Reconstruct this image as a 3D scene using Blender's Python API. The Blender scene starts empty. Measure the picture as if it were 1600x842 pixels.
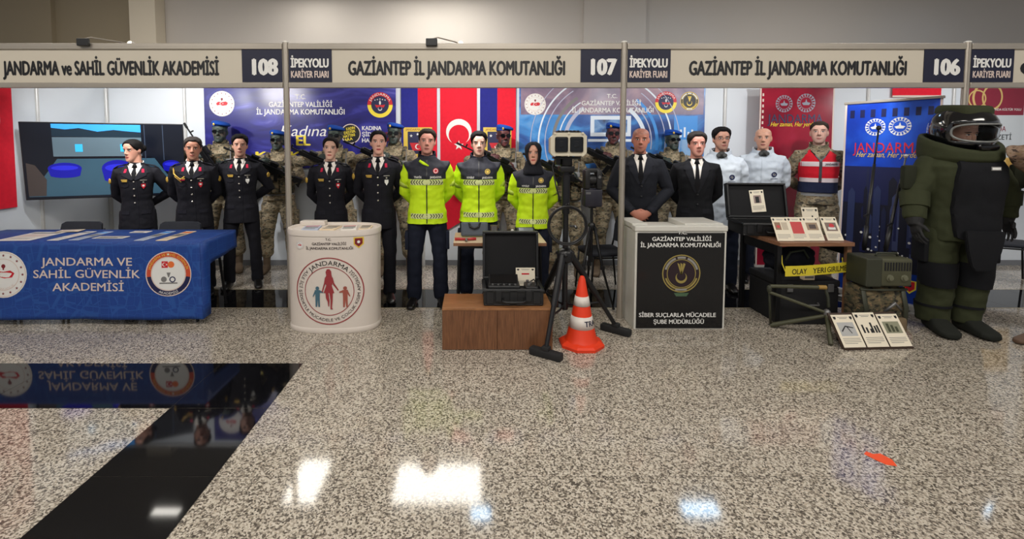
import bpy, bmesh, math, random
from mathutils import Vector, Matrix, noise, geometry
from mathutils.bvhtree import BVHTree
V = Vector
R = math.radians
PI = math.pi
S = bpy.context.scene
C = S.collection
random.seed(7)

# ------------------------------------------------------------ camera, world, lights
F_PX, PPX, PITCH, CAM_H = 740.0, 738.0, R(3.2), 1.59
PPY = 228.0 + F_PX * math.tan(PITCH)
cam_d = bpy.data.cameras.new('camera')
cam = bpy.data.objects.new('camera', cam_d)
C.objects.link(cam)
cam_d.sensor_width = 36.0
cam_d.lens = 36.0 * F_PX / 1600.0
cam_d.shift_x = (800.0 - PPX) / 1600.0
cam_d.shift_y = -(421.0 - PPY) / 1600.0
cam_d.clip_start = 0.05
cam.location = (0, 0, CAM_H)
cam.rotation_euler = (PI / 2 - PITCH, 0, 0)
S.camera = cam
S.view_settings.view_transform = 'Standard'
S.view_settings.look = 'None'
S.view_settings.gamma = 1.0
S.view_settings.use_curve_mapping = False
S.view_settings.exposure = 0.0

w = bpy.data.worlds.new('hall_ambience')
S.world = w
w.use_nodes = True
w.node_tree.nodes['Background'].inputs[0].default_value = (0.93, 0.95, 1.0, 1)
w.node_tree.nodes['Background'].inputs[1].default_value = 0.42

def area(name, loc, rot, sx, sy, power, col=(1, 0.95, 0.88)):
    l = bpy.data.lights.new(name, 'AREA')
    l.shape = 'RECTANGLE'
    l.size, l.size_y = sx, sy
    l.energy = power
    l.color = col
    o = bpy.data.objects.new(name, l)
    C.objects.link(o)
    o.location = loc
    o.rotation_euler = rot
    return o
# unseen hall lights without fixtures, in front of the booths and above the visitor aisle
area('unseen_hall_light', (-4.5, 1.2, 4.42), (R(14), 0, 0), 2.4, 1.0, 120)
area('unseen_hall_light', (0.0, 1.2, 4.42), (R(14), 0, 0), 2.4, 1.0, 130)
area('unseen_hall_light', (4.5, 1.2, 4.42), (R(14), 0, 0), 2.4, 1.0, 120)
area('unseen_hall_light', (-6.0, 6.46, 4.42), (R(14), 0, 0), 1.6, .5, 36)  # row of three added out of sight to brighten the hall's rear wall
area('unseen_hall_light', (0.0, 6.46, 4.42), (R(14), 0, 0), 1.6, .5, 48)
area('unseen_hall_light', (6.0, 6.46, 4.42), (R(14), 0, 0), 1.6, .5, 48)
area('unseen_hall_light', (0.0, -2.5, 4.42), (R(10), 0, 0), 5.0, 1.2, 130)

def ray(px, py):
    dx, dy = (px - PPX) / F_PX, (PPY - py) / F_PX
    return V((dx, math.cos(PITCH) + dy * math.sin(PITCH), -math.sin(PITCH) + dy * math.cos(PITCH)))
def at(px, py, Y):
    d = ray(px, py)
    return V((0, 0, CAM_H)) + d * (Y / d.y)
def on_z(px, py, z=0.0):
    d = ray(px, py)
    return V((0, 0, CAM_H)) + d * ((z - CAM_H) / d.z)

# ------------------------------------------------------------ materials
def lin(c):
    c = c / 255.0
    return c / 12.92 if c <= 0.04045 else ((c + 0.055) / 1.055) ** 2.4
def rgb(c):
    return (lin(c[0]), lin(c[1]), lin(c[2]), 1)
class NT:
    def __init__(s, name):
        s.m = bpy.data.materials.new(name)
        s.m.use_nodes = True
        s.t = s.m.node_tree
        s.b = s.t.nodes['Principled BSDF']
    def n(s, typ, **kw):
        o = s.t.nodes.new(typ)
        for k, v in kw.items():
            setattr(o, k, v)
        return o
    def l(s, a, b):
        s.t.links.new(a, b)
    def math(s, op, a, b=None, clamp=False):
        o = s.n('ShaderNodeMath', operation=op)
        o.use_clamp = clamp
        for i, x in enumerate((a, b)):
            if x is None: continue
            if isinstance(x, (int, float)): o.inputs[i].default_value = x
            else: s.l(x, o.inputs[i])
        return o.outputs[0]
    def mix(s, fac, a, b):
        o = s.n('ShaderNodeMix', data_type='RGBA')
        for sock, x in ((o.inputs[0], fac), (o.inputs[6], a), (o.inputs[7], b)):
            if isinstance(x, (int, float)): sock.default_value = x
            elif isinstance(x, tuple): sock.default_value = x if len(x) == 4 else rgb(x)
            else: s.l(x, sock)
        return o.outputs[2]
    def coord(s, which='Object', scale=None):
        c = s.n('ShaderNodeTexCoord').outputs[which]
        if scale:
            mp = s.n('ShaderNodeMapping')
            mp.inputs['Scale'].default_value = scale
            s.l(c, mp.inputs[0]); c = mp.outputs[0]
        return c
    def noise(s, vec, scale, detail=3, rough=0.55):
        o = s.n('ShaderNodeTexNoise')
        o.inputs['Scale'].default_value = scale
        o.inputs['Detail'].default_value = detail
        o.inputs['Roughness'].default_value = rough
        s.l(vec, o.inputs['Vector'])
        return o.outputs['Fac']
    def ramp(s, fac, stops, const=False):
        o = s.n('ShaderNodeValToRGB')
        e = o.color_ramp.elements
        while len(e) < len(stops): e.new(0.5)
        for i, (p, c) in enumerate(stops):
            e[i].position = p
            e[i].color = rgb(c)
        if const: o.color_ramp.interpolation = 'CONSTANT'
        s.l(fac, o.inputs[0])
        return o.outputs[0]
    def step(s, x, lo, hi):
        o = s.n('ShaderNodeMapRange')
        o.inputs[1].default_value, o.inputs[2].default_value = lo, hi
        s.l(x, o.inputs[0])
        return o.outputs[0]
    def bump(s, h, strength, dist=0.01):
        o = s.n('ShaderNodeBump')
        o.inputs['Strength'].default_value = strength
        o.inputs['Distance'].default_value = dist
        s.l(h, o.inputs['Height'])
        s.l(o.outputs[0], s.b.inputs['Normal'])
_M = {}
def mat(name, col=(128, 128, 128), rough=0.6, metal=0.0, spec=0.5, emit=0.0, var=0.08, scale=14.0, bump=0.0, coat=0.0):
    if name in _M: return _M[name]
    t = NT(name)
    b = t.b
    c = rgb(col)
    if var > 0:
        k = t.noise(t.coord(), scale, 4)
        d = tuple(min(1, x * (1 - var)) for x in c[:3]) + (1,)
        e = tuple(min(1, x * (1 + var)) for x in c[:3]) + (1,)
        t.l(t.mix(k, d, e), b.inputs['Base Color'])
        if bump: t.bump(t.noise(t.coord(), scale * 4, 2), bump, 0.004)
    else:
        b.inputs['Base Color'].default_value = c
    b.inputs['Roughness'].default_value = rough
    b.inputs['Metallic'].default_value = metal
    b.inputs['Specular IOR Level'].default_value = spec
    if coat:
        b.inputs['Coat Weight'].default_value = coat
        b.inputs['Coat Roughness'].default_value = 0.08
    if emit:
        b.inputs['Emission Color'].default_value = c
        b.inputs['Emission Strength'].default_value = emit
    _M[name] = t.m
    return t.m
def cloth(name, col, var=0.15): return mat(name, col, rough=0.85, spec=0.25, var=var, scale=22, bump=0.25)
def ink(name, col): return mat(name, col, rough=0.45, var=0.03)

# ------------------------------------------------------------ objects
def tag(o, label=None, cat=None, group=None, kind=None):
    if label: o['label'] = label
    if cat: o['category'] = cat
    if group: o['group'] = group
    if kind: o['kind'] = kind
    return o
def link(name, data, parent=None):
    o = bpy.data.objects.new(name, data)
    C.objects.link(o)
    if parent: o.parent = parent
    return o
def thing(name, label, cat, loc=(0, 0, 0), rz=0.0, group=None):
    o = link(name, None)
    o.location = loc
    o.rotation_euler = (0, 0, rz)
    o.empty_display_size = 0.1
    return tag(o, label, cat, group)
def obj(name, bm, mats, parent=None, smooth=False, ang=None, label=None):
    if isinstance(bm, bpy.types.Mesh):
        me = bm
    else:
        me = bpy.data.meshes.new(name)
        bmesh.ops.recalc_face_normals(bm, faces=bm.faces)
        bm.to_mesh(me)
        bm.free()
    if not isinstance(mats, (list, tuple)): mats = [mats]
    if len(me.materials) == 0:
        for m in mats: me.materials.append(m)
    if smooth:
        me.polygons.foreach_set('use_smooth', [True] * len(me.polygons))
        if ang:
            me.set_sharp_from_angle(angle=R(ang))
    o = link(name, me, parent)
    if label: o['label'] = label
    return o
def struct(name, bm, mats, **k):
    return tag(obj(name, bm, mats, **k), kind='structure')
def BM(): return bmesh.new()

def bx(bm, x0, x1, y0, y1, z0, z1, bev=0.0, mi=0, M=None, seg=2):
    r = bmesh.ops.create_cube(bm, size=1.0)
    vs = r['verts']
    for v in vs:
        v.co = V((x0 + (v.co.x + .5) * (x1 - x0), y0 + (v.co.y + .5) * (y1 - y0), z0 + (v.co.z + .5) * (z1 - z0)))
    fs = list({f for v in vs for f in v.link_faces})
    if bev > 0:
        es = list({e for v in vs for e in v.link_edges})
        r = bmesh.ops.bevel(bm, geom=es, offset=bev, segments=seg, affect='EDGES', profile=0.5)
        fs = list({f for f in r['faces']} | {f for f in fs if f.is_valid})
        vs = list({v for f in fs for v in f.verts})
        fs = list({f for v in vs for f in v.link_faces})
    for f in fs: f.material_index = mi
    if M is not None:
        for v in vs: v.co = M @ v.co
    return vs
def loft(bm, rings, cap=True, mi=0, closed=True):
    vv = [[bm.verts.new(p) for p in r] for r in rings]
    n = len(vv[0])
    fs = []
    for a, b in zip(vv, vv[1:]):
        for i in range(n if closed else n - 1):
            j = (i + 1) % n
            fs.append(bm.faces.new((a[i], a[j], b[j], b[i])))
    if cap and closed:
        fs.append(bm.faces.new(list(reversed(vv[0]))))
        fs.append(bm.faces.new(vv[-1]))
    for f in fs: f.material_index = mi
    return vv
def tube(bm, pts, rad, seg=12, mi=0, cap=True, up=None):
    pts = [V(p) for p in pts]
    n = len(pts)
    if not isinstance(rad, (list, tuple)): rad = [rad] * n
    tang = []
    for i in range(n):
        a, b = pts[max(i - 1, 0)], pts[min(i + 1, n - 1)]
        tang.append((b - a).normalized())
    ref = V(up) if up else (V((0, 1, 0)) if abs(tang[0].y) < 0.9 else V((0, 0, 1)))
    rings = []
    for p, t, r in zip(pts, tang, rad):
        A = (ref - t * ref.dot(t))
        if A.length < 1e-4: A = t.orthogonal()
        A.normalize()
        B = t.cross(A)
        ra, rb = r if isinstance(r, (list, tuple)) else (r, r)
        rings.append([p + A * (ra * math.cos(k * 2 * PI / seg)) + B * (rb * math.sin(k * 2 * PI / seg)) for k in range(seg)])
        ref = A
    return loft(bm, rings, cap, mi)
def lathe(bm, prof, seg=24, mi=0, M=None, cap=True):
    rings = [[V((r * math.cos(k * 2 * PI / seg), r * math.sin(k * 2 * PI / seg), z)) for k in range(seg)] for r, z in prof]
    if M is not None: rings = [[M @ p for p in r] for r in rings]
    return loft(bm, rings, cap, mi)
def ball(bm, c, r, mi=0, u=14, v=8, M=None):
    r = r if isinstance(r, (list, tuple)) else (r, r, r)
    q = bmesh.ops.create_uvsphere(bm, u_segments=u, v_segments=v, radius=1.0)
    for x in q['verts']:
        x.co = V((c[0] + x.co.x * r[0], c[1] + x.co.y * r[1], c[2] + x.co.z * r[2]))
        if M is not None: x.co = M @ x.co
    for f in {f for x in q['verts'] for f in x.link_faces}: f.material_index = mi
def frame(o, xd, zd):
    """matrix: local x along xd, local z along zd, origin o"""
    x = V(xd).normalized()
    z = V(zd)
    z = (z - x * z.dot(x)).normalized()
    y = z.cross(x)
    return Matrix(((x.x, y.x, z.x, o[0]), (x.y, y.y, z.y, o[1]), (x.z, y.z, z.z, o[2]), (0, 0, 0, 1)))
def fuse(bm, voxel=0.007, smooth=3, wrinkle=0.0, wscale=9.0, seed=0.0):
    """several shells into one continuous skin"""
    me = bpy.data.meshes.new('tmp')
    bmesh.ops.recalc_face_normals(bm, faces=bm.faces)
    bm.to_mesh(me)
    bm.free()
    o = link('tmp', me)
    r = o.modifiers.new('r', 'REMESH')
    r.mode = 'VOXEL'
    r.voxel_size = voxel
    if smooth:
        sm = o.modifiers.new('s', 'SMOOTH')
        sm.iterations = smooth
        sm.factor = 0.5
    dg = bpy.context.evaluated_depsgraph_get()
    out = bpy.data.meshes.new_from_object(o.evaluated_get(dg))
    bpy.data.objects.remove(o)
    bpy.data.meshes.remove(me)
    out.materials.clear()
    if wrinkle:
        co = []
        for v in out.vertices:
            p = v.co
            k = noise.noise(V((p.x * wscale, p.y * wscale, p.z * wscale * 1.6 + seed))) + 0.5 * noise.noise(p * wscale * 2.3 + V((seed, 3, 0)))
            co.extend(p + v.normal * (wrinkle * k))
        out.vertices.foreach_set('co', co)
    out.polygons.foreach_set('use_smooth', [True] * len(out.polygons))
    out.update()
    return out

# ------------------------------------------------------------ lettering and printing
_T = {}
def glyphs(text, bold=0.0, shear=0.0):
    k = (text, bold, shear)
    if k in _T: return _T[k]
    cu = bpy.data.curves.new('t', 'FONT')
    cu.body = text
    cu.size = 1.0
    cu.offset = bold
    cu.shear = shear
    cu.resolution_u = 3
    o = link('t', cu)
    dg = bpy.context.evaluated_depsgraph_get()
    me = bpy.data.meshes.new_from_object(o.evaluated_get(dg))
    vs = [(v.co.x, v.co.y) for v in me.vertices]
    fs = [tuple(p.vertices) for p in me.polygons]
    bpy.data.objects.remove(o)
    bpy.data.curves.remove(cu)
    bpy.data.meshes.remove(me)
    x0 = min(v[0] for v in vs); x1 = max(v[0] for v in vs)
    _T[k] = ([((x - x0), y) for x, y in vs], fs, x1 - x0)
    return _T[k]
CAP = 0.72
class Print:
    """flat printing laid on a surface; fn(u, v, d) gives the point at (u, v) lifted d off the surface"""
    def __init__(s, fn): s.fn, s.v, s.f, s.m, s.mats = fn, [], [], [], []
    def mi(s, m):
        if m not in s.mats: s.mats.append(m)
        return s.mats.index(m)
    def add(s, vs, fs, m, layer):
        k = len(s.v)
        d = 0.0012 + 0.0009 * layer
        s.v += [s.fn(u, v, d) for u, v in vs]
        i = s.mi(m)
        for f in fs:
            s.f.append([k + q for q in f]); s.m.append(i)
    def poly(s, pts, m, layer=0):
        tris = geometry.tessellate_polygon([[V((x, y, 0)) for x, y in pts]])
        s.add(pts, tris, m, layer)
    def rect(s, u0, u1, v0, v1, m, layer=0, nu=1, nv=1):
        vs = [(u0 + (u1 - u0) * i / nu, v0 + (v1 - v0) * j / nv) for j in range(nv + 1) for i in range(nu + 1)]
        fs = [(j * (nu + 1) + i, j * (nu + 1) + i + 1, (j + 1) * (nu + 1) + i + 1, (j + 1) * (nu + 1) + i) for j in range(nv) for i in range(nu)]
        s.add(vs, fs, m, layer)
    def ring(s, cu, cv, r0, r1, m, layer=0, a0=0.0, a1=2 * PI, n=40):
        vs, fs = [], []
        for i in range(n + 1):
            a = a0 + (a1 - a0) * i / n
            vs += [(cu + r0 * math.cos(a), cv + r0 * math.sin(a)), (cu + r1 * math.cos(a), cv + r1 * math.sin(a))]
            if i: fs.append((2 * i - 2, 2 * i - 1, 2 * i + 1, 2 * i))
        s.add(vs, fs, m, layer)
    def disc(s, cu, cv, r, m, layer=0, n=32, sy=1.0):
        K = max(1, min(6, int(r / .03)))
        vs, fs = [(cu, cv)], []
        for k in range(1, K + 1):
            for i in range(n):
                a = 2 * PI * i / n
                vs.append((cu + r * k / K * math.cos(a), cv + sy * r * k / K * math.sin(a)))
                j = (i + 1) % n
                if k == 1: fs.append((0, 1 + i, 1 + j))
                else: fs.append((1 + (k - 2) * n + i, 1 + (k - 1) * n + i, 1 + (k - 1) * n + j, 1 + (k - 2) * n + j))
        s.add(vs, fs, m, layer)
    def star(s, cu, cv, r, m, layer=0, n=5, rot=PI / 2, inner=0.4):
        s.poly([(cu + (r if i % 2 == 0 else r * inner) * math.cos(rot + i * PI / n), cv + (r if i % 2 == 0 else r * inner) * math.sin(rot + i * PI / n)) for i in range(2 * n)], m, layer)
    def crescent(s, cu, cv, r, m, layer=0, open_ang=0.0, r2=0.8, off=0.25, n=28):
        c2 = (off * r, 0.0); q = r2 * r
        # intersection of the two circles
        x = (r * r - q * q + c2[0] ** 2) / (2 * c2[0])
        y = math.sqrt(max(r * r - x * x, 1e-9))
        a = math.atan2(y, x); b = math.atan2(y, x - c2[0])
        out = [(r * math.cos(a + (2 * PI - 2 * a) * i / n), r * math.sin(a + (2 * PI - 2 * a) * i / n)) for i in range(n + 1)]
        inn = [(c2[0] + q * math.cos(b + (2 * PI - 2 * b) * i / n), q * math.sin(b + (2 * PI - 2 * b) * i / n)) for i in range(n + 1)]
        ca, sa = math.cos(open_ang), math.sin(open_ang)
        rt = lambda p: (cu + p[0] * ca - p[1] * sa, cv + p[0] * sa + p[1] * ca)
        vs = [rt(p) for pr in zip(out, inn) for p in pr]
        s.add(vs, [(2 * i, 2 * i + 1, 2 * i + 3, 2 * i + 2) for i in range(n)], m, layer)
    def text(s, t, cu, cv, wd, cap, m, layer=1, bold=0.012, shear=0.0, rot=0.0):
        vs, fs, tw = glyphs(t, 0.0, shear)
        kx, ky = wd / tw, cap / CAP
        ca, sa = math.cos(rot), math.sin(rot)
        b = max(0.0, bold - 0.004) * .8          # heavier strokes: the same letters struck again a little aside
        for n_, (dx, dy) in enumerate(((0, 0), (-b, 0), (b, 0), (0, b * .5), (0, -b * .5)) if b > .004 else ((0, 0),)):
            q = []
            for x, y in vs:
                x, y = (x + dx) * kx - wd / 2, (y + dy) * ky - cap / 2
                q.append((cu + x * ca - y * sa, cv + x * sa + y * ca))
            s.add(q, fs, m, layer + n_ * .04)
    def arc(s, t, cu, cv, r, mid, cap, m, layer=1, bold=0.01, wide=1.0, inside=False):
        """text on a circle; mid = angle of its middle; inside=True reads along the bottom"""
        vs, fs, tw = glyphs(t, 0.0, 0)
        k = cap / CAP
        q = []
        for x, y in vs:
            x = (x - tw / 2) * k * wide; y = y * k
            if inside:
                rr = r + cap - y; a = mid + x / r
            else:
                rr = r + y; a = mid - x / r
            q.append((cu + rr * math.cos(a), cv + rr * math.sin(a)))
        s.add(q, fs, m, layer)
    def build(s, name, parent=None, label=None):
        me = bpy.data.meshes.new(name)
        me.from_pydata([tuple(p) for p in s.v], [], s.f)
        for m in s.mats: me.materials.append(m)
        me.polygons.foreach_set('material_index', s.m)
        me.update()
        o = link(name, me, parent)
        if label: o['label'] = label
        return o
def flat(o, ud, vd):
    o, ud, vd = V(o), V(ud).normalized(), V(vd).normalized()
    n = ud.cross(vd).normalized()
    return lambda u, v, d: o + ud * u + vd * v + n * d

W_ = ink('white_ink', (225, 224, 220)); K_ = ink('black_ink', (14, 14, 17)); RED_ = ink('red_ink', (196, 24, 40))
GOLD_ = ink('gold_ink', (222, 190, 70)); NAVY_ = ink('navy_ink', (22, 26, 70)); DKRED_ = ink('dark_red_ink', (120, 20, 30))
GREY_ = ink('grey_ink', (120, 118, 116)); YEL_ = ink('yellow_ink', (236, 214, 60)); ORG_ = ink('orange_ink', (226, 110, 50))
CREAM_ = ink('cream_ink', (214, 196, 186)); BLU_ = ink('sky_blue_ink', (60, 140, 214)); GRN_ = ink('green_ink', (70, 96, 70))

def emblem_ministry(p, u, v, r, L=1):
    p.disc(u, v, r, W_, L); p.ring(u, v, r * .93, r * .965, CREAM_, L + 1)
    for i in range(16):
        a = i * 2 * PI / 16
        p.star(u + r * .82 * math.cos(a), v + r * .82 * math.sin(a), r * .07, DKRED_, L + 1)
    p.ring(u, v, r * .66, r * .69, CREAM_, L + 1)
    p.poly([(u - r * .46, v + r * .02), (u - r * .3, v + r * .16), (u, v + r * .12), (u + r * .3, v + r * .18), (u + r * .48, v + r * .06),
            (u + r * .38, v - r * .12), (u + r * .05, v - r * .16), (u - r * .2, v - r * .1), (u - r * .4, v - r * .14)], RED_, L + 1)
    p.crescent(u - r * .08, v, r * .1, W_, L + 2); p.star(u + r * .08, v, r * .06, W_, L + 2)
    p.disc(u, v + r * .36, r * .09, DKRED_, L + 1); p.rect(u - r * .03, u + r * .03, v + r * .2, v + r * .32, DKRED_, L + 1)
    p.arc('T.C. BAKANLIK', u, v, r * .56, -PI / 2, r * .1, CREAM_, L + 1, inside=True) if r > 0.1 else None
def emblem_gendarmerie(p, u, v, r, L=1, inner=None):
    inner = inner or NAVY_
    p.ring(u, v, r * .7, r, RED_, L, 0, PI); p.ring(u, v, r * .7, r, YEL_, L, PI, 2 * PI)
    p.disc(u, v, r * .71, inner, L)
    p.arc('JANDARMA', u, v, r * .76, PI / 2, r * .19, W_, L + 1, bold=0.02, wide=1.35)
    for i in range(5): p.star(u + (i - 2) * r * .2, v + r * (.46 - .04 * abs(i - 2)), r * .07, W_, L + 1)
    p.poly([(u - r * .05, v + r * .02), (u - r * .08, v + r * .18), (u, v + r * .38), (u + r * .08, v + r * .18), (u + r * .05, v + r * .02)], W_, L + 1)
    p.poly([(u - r * .42, v + r * .02), (u - r * .1, v - r * .02), (u + r * .1, v - r * .02), (u + r * .42, v + r * .02), (u + r * .28, v - r * .22), (u, v - r * .12), (u - r * .28, v - r * .22)], RED_, L + 1)
    p.crescent(u, v - r * .3, r * .16, W_, L + 2, open_ang=PI / 2)
def emblem_flame(p, u, v, r, L=1, ground=None, GOLD_=GOLD_, W_=W_):
    ground = ground or K_
    p.ring(u, v, r * .94, r, GOLD_, L + 1); p.disc(u, v, r * .95, ground, L); p.ring(u, v, r * .72, r * .76, GOLD_, L + 2)
    p.ring(u, v, r * .79, r * .9, W_, L + 2, .25, PI * .38); p.ring(u, v, r * .79, r * .9, W_, L + 2, PI * .42, PI * .58); p.ring(u, v, r * .79, r * .9, W_, L + 2, PI * .62, PI - .25)
    p.ring(u, v, r * .79, r * .88, GOLD_, L + 2, PI + .3, 2 * PI - .3)
    p.crescent(u, v - r * .22, r * .3, GOLD_, L + 2, open_ang=PI / 2)
    for k in (-1, 0, 1):
        p.poly([(u - r * .03, v - r * .05), (u + (k * .16 - .06) * r, v + r * .56), (u + (k * .16 + .05) * r, v + r * .5), (u + r * .03, v - r * .05)], GOLD_, L + 2)
    p.rect(u - r * .3, u + r * .3, v - r * .9, v - r * .8, W_, L + 3)
def emblem_line(p, u, v, r, m, L=1):
    p.ring(u, v, r * .9, r * .95, m, L); p.ring(u, v, r * .6, r * .64, m, L)
    for i in range(18):
        a = i * 2 * PI / 18
        p.poly([(u + r * q * math.cos(a + d), v + r * q * math.sin(a + d)) for q, d in ((.68, -.07), (.68, .07), (.98, .09), (.98, -.09))], m, L)
    p.poly([(u - r * .46, v + r * .0), (u - r * .1, v + r * .1), (u, v + r * .44), (u + r * .1, v + r * .1), (u + r * .46, v), (u + r * .3, v - r * .22), (u - r * .3, v - r * .22)], m, L)
def turkish_flag(p, u, v, g, L=1, mate=None):
    """vertical flag: crescent opening downwards, star beneath; g = flag width"""
    p.crescent(u, v, g * .34, mate or W_, L, open_ang=-PI / 2, r2=.8, off=.25)
    p.star(u, v - g * .36, g * .135, mate or W_, L, rot=PI / 2)

# ============================================================ THE HALL
def granite():
    t = NT('speckled_granite')
    c = t.coord()
    vo = t.n('ShaderNodeTexVoronoi'); vo.inputs['Scale'].default_value = 124; t.l(c, vo.inputs['Vector'])
    sep = t.n('ShaderNodeSeparateColor'); t.l(vo.outputs['Color'], sep.inputs[0])
    big = t.noise(c, 85, 3)
    k = t.math('ADD', t.math('MULTIPLY', sep.outputs[0], 0.72), t.math('MULTIPLY', big, 0.5))
    col = t.ramp(k, [(0.0, (36, 33, 30)), (0.30, (64, 58, 52)), (0.43, (108, 100, 90)), (0.56, (150, 141, 127)), (0.70, (188, 179, 164)), (0.86, (212, 204, 190)), (1.0, (178, 164, 146))])
    patch = t.noise(c, 0.9, 2)
    col = t.mix(t.math('MULTIPLY', patch, 0.3), col, (146, 138, 128))
    sx = t.n('ShaderNodeSeparateXYZ'); t.l(c, sx.inputs[0])
    def seam(o, off):
        f = t.math('FRACT', t.math('DIVIDE', t.math('ADD', o, off), 0.595))
        d = t.math('ABSOLUTE', t.math('SUBTRACT', f, 0.5))
        return t.math('GREATER_THAN', d, 0.4965)
    s = t.math('MAXIMUM', seam(sx.outputs[0], 1.24 + 0.595 * 40), seam(sx.outputs[1], -3.385 + 0.595 * 40))
    col = t.mix(t.math('MULTIPLY', s, 0.6), col, (60, 54, 48))
    t.l(col, t.b.inputs['Base Color'])
    t.b.inputs['Roughness'].default_value = 0.075
    t.b.inputs['Specular IOR Level'].default_value = 0.62
    return t.m
def black_granite():
    t = NT('black_granite')
    c = t.coord()
    t.l(t.ramp(t.noise(c, 160, 3), [(0.4, (10, 10, 12)), (0.62, (17, 17, 20)), (0.75, (44, 44, 48))]), t.b.inputs['Base Color'])
    t.b.inputs['Roughness'].default_value = 0.05
    t.b.inputs['Specular IOR Level'].default_value = 0.42
    return t.m
bm = BM(); bx(bm, -14, 14, -7, 9.6, -0.2, 0); struct('floor', bm, granite())
bg = black_granite()
joint = mat('pale_joint', (96, 92, 88), 0.4)
bm = BM()   # black band under the booths, laid as tiles
for i in range(-22, 22): bx(bm, -1.24 + .595 * i + .001, -1.24 + .595 * (i + 1) - .001, 4.58, 5.17, 0, .0012)
struct('trim_1', bm, bg)
bm = BM()   # black border turning a corner on the left
for i in range(-22, 0): bx(bm, -1.24 + .595 * i + .001, -1.24 + .595 * (i + 1) - .001, 2.792, 3.385, 0, .0012)
for k in range(-16, 0): bx(bm, -1.834, -1.241, 2.79 + .595 * k + .001, 2.79 + .595 * (k + 1) - .001, 0, .0012)
struct('trim_2', bm, bg)
bm = BM()
bx(bm, -14, 14, 5.17, 5.182, 0, .0016); bx(bm, -14, 14, 4.568, 4.58, 0, .0016)
struct('trim_3', bm, mat('brass_joint', (150, 140, 112), 0.35))

wallp = mat('hall_wall_paint', (186, 180, 174), 0.8, var=.03, scale=1.2)
olive = mat('hall_wall_olive', (150, 138, 116), 0.8, var=.03, scale=1.2)
pale = mat('hall_column_paint', (206, 196, 178), 0.7, var=.03, scale=2)
bm = BM()
bx(bm, -5.93, 14, 9.3, 9.6, 0, 4.5)
bx(bm, 2.14, 3.33, 9.22, 9.3, 0, 4.5, mi=0)
bx(bm, -14, -8.05, 9.2, 9.6, 0, 4.5, mi=1); bx(bm, -8.05, -5.93, 9.3, 9.6, 0, 4.5, mi=1)
struct('wall_hall_back', bm, [wallp, olive])
bm = BM(); bx(bm, -6.42, -5.93, 9.0, 9.3, 0, 4.5, bev=.01); struct('trim_4', bm, pale)
bm = BM(); bx(bm, -14, 14, -7, 9.6, 4.5, 4.7); struct('ceiling', bm, mat('ceiling_paint', (196, 194, 190), 0.9, var=.02))

glow = mat('lamp_diffuser', (255, 250, 240), 0.5, var=0, emit=13.0)
cool = mat('lamp_diffuser_cool', (190, 225, 255), 0.5, var=0, emit=16.0)
alu = mat('aluminium_profile', (176, 168, 156), 0.38, metal=.55, var=.05)
white_pl = mat('white_plastic', (226, 224, 218), 0.5, var=.02)
def ceiling_light(x0, x1, y0, y1, m, label):
    t = thing('ceiling_light', label, 'ceiling light', ((x0 + x1) / 2, (y0 + y1) / 2, 4.5), group=None)
    a, b = (x1 - x0) / 2, (y1 - y0) / 2
    bm = BM()
    for q in ((-a - .03, a + .03, -b - .03, -b), (-a - .03, a + .03, b, b + .03), (-a - .03, -a, -b, b), (a, a + .03, -b, b)): bx(bm, *q, -.04, 0, bev=.004)
    obj('frame', bm, white_pl, t)
    bm = BM(); bx(bm, -a, a, -b, b, -.03, 0); obj('diffuser', bm, m, t)
ceiling_light(-1.38, .15, 7.72, 8.68, glow, 'large square ceiling light mirrored at the centre of the floor')
ceiling_light(-3.25, -2.7, 7.72, 8.8, glow, 'narrow ceiling light mirrored on the floor left of the large one')
ceiling_light(3.5, 4.1, 7.45, 7.72, cool, 'small bluish ceiling light mirrored on the floor right of centre')
ceiling_light(-.02, .3, 7.36, 7.62, cool, 'tiny ceiling light mirrored just below the large square one')
ceiling_light(8.2, 8.7, 7.5, 7.75, cool, 'small ceiling light mirrored at the right edge of the floor')
ceiling_light(-5.3, -4.85, 7.45, 7.6, glow, 'slim ceiling light mirrored on the black floor border')

# ============================================================ BOOTHS
FY, BY = 4.25, 6.25
XB = [-4.8, -1.655, 1.345, 4.385, 7.4]
panel_w = mat('booth_white_panel', (214, 220, 226), 0.55, var=.02, scale=3)
fascia_m = mat('fascia_board', (196, 188, 172), 0.6, var=.03, scale=3)
navy_pl = mat('navy_plate', (15, 18, 46), 0.5, var=.04)
skirt = mat('grey_skirting', (118, 120, 124), 0.6)
bm = BM(); bx(bm, XB[0], 7.45, BY, BY + .03, .07, 2.5)
struct('wall_back', bm, panel_w)
bm = BM(); bx(bm, XB[0] - .03, XB[0], FY + .04, BY, .07, 2.5)
struct('wall_left', bm, panel_w)
bm = BM(); bx(bm, XB[0], 7.45, BY - .008, BY + .03, 0, .07); bx(bm, XB[0] - .03, XB[0] + .008, FY + .04, BY, 0, .07)
struct('baseboard_back', bm, skirt)
def profile(bm, x, y, z0, z1, r=.024):
    prof = []
    for k in range(8):
        a = k * PI / 4 + PI / 8
        for d, q in ((-.22, 1.0), (-.06, 1.0), (-.05, .8), (.05, .8), (.06, 1.0), (.22, 1.0)):
            prof.append((a + PI / 8 * 0 + d, r * q))
    rings = [[V((x + q * math.cos(a), y + q * math.sin(a), z)) for a, q in prof] for z in (z0, z1)]
    loft(bm, rings)
bm = BM()
for x in (-3.77, -2.72, -1.655, -.65, .35, 1.345, 2.345, 3.31, 4.385, 5.18, 6.3, 7.4): profile(bm, x, BY - .005, .0, 2.5, .022)
profile(bm, XB[0] + .01, BY - .01, 0, 2.5, .026)
profile(bm, XB[0] + .005, 5.25, 0, 2.5, .02)
bx(bm, XB[0], 7.45, BY - .02, BY + .03, 2.46, 2.5)
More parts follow.
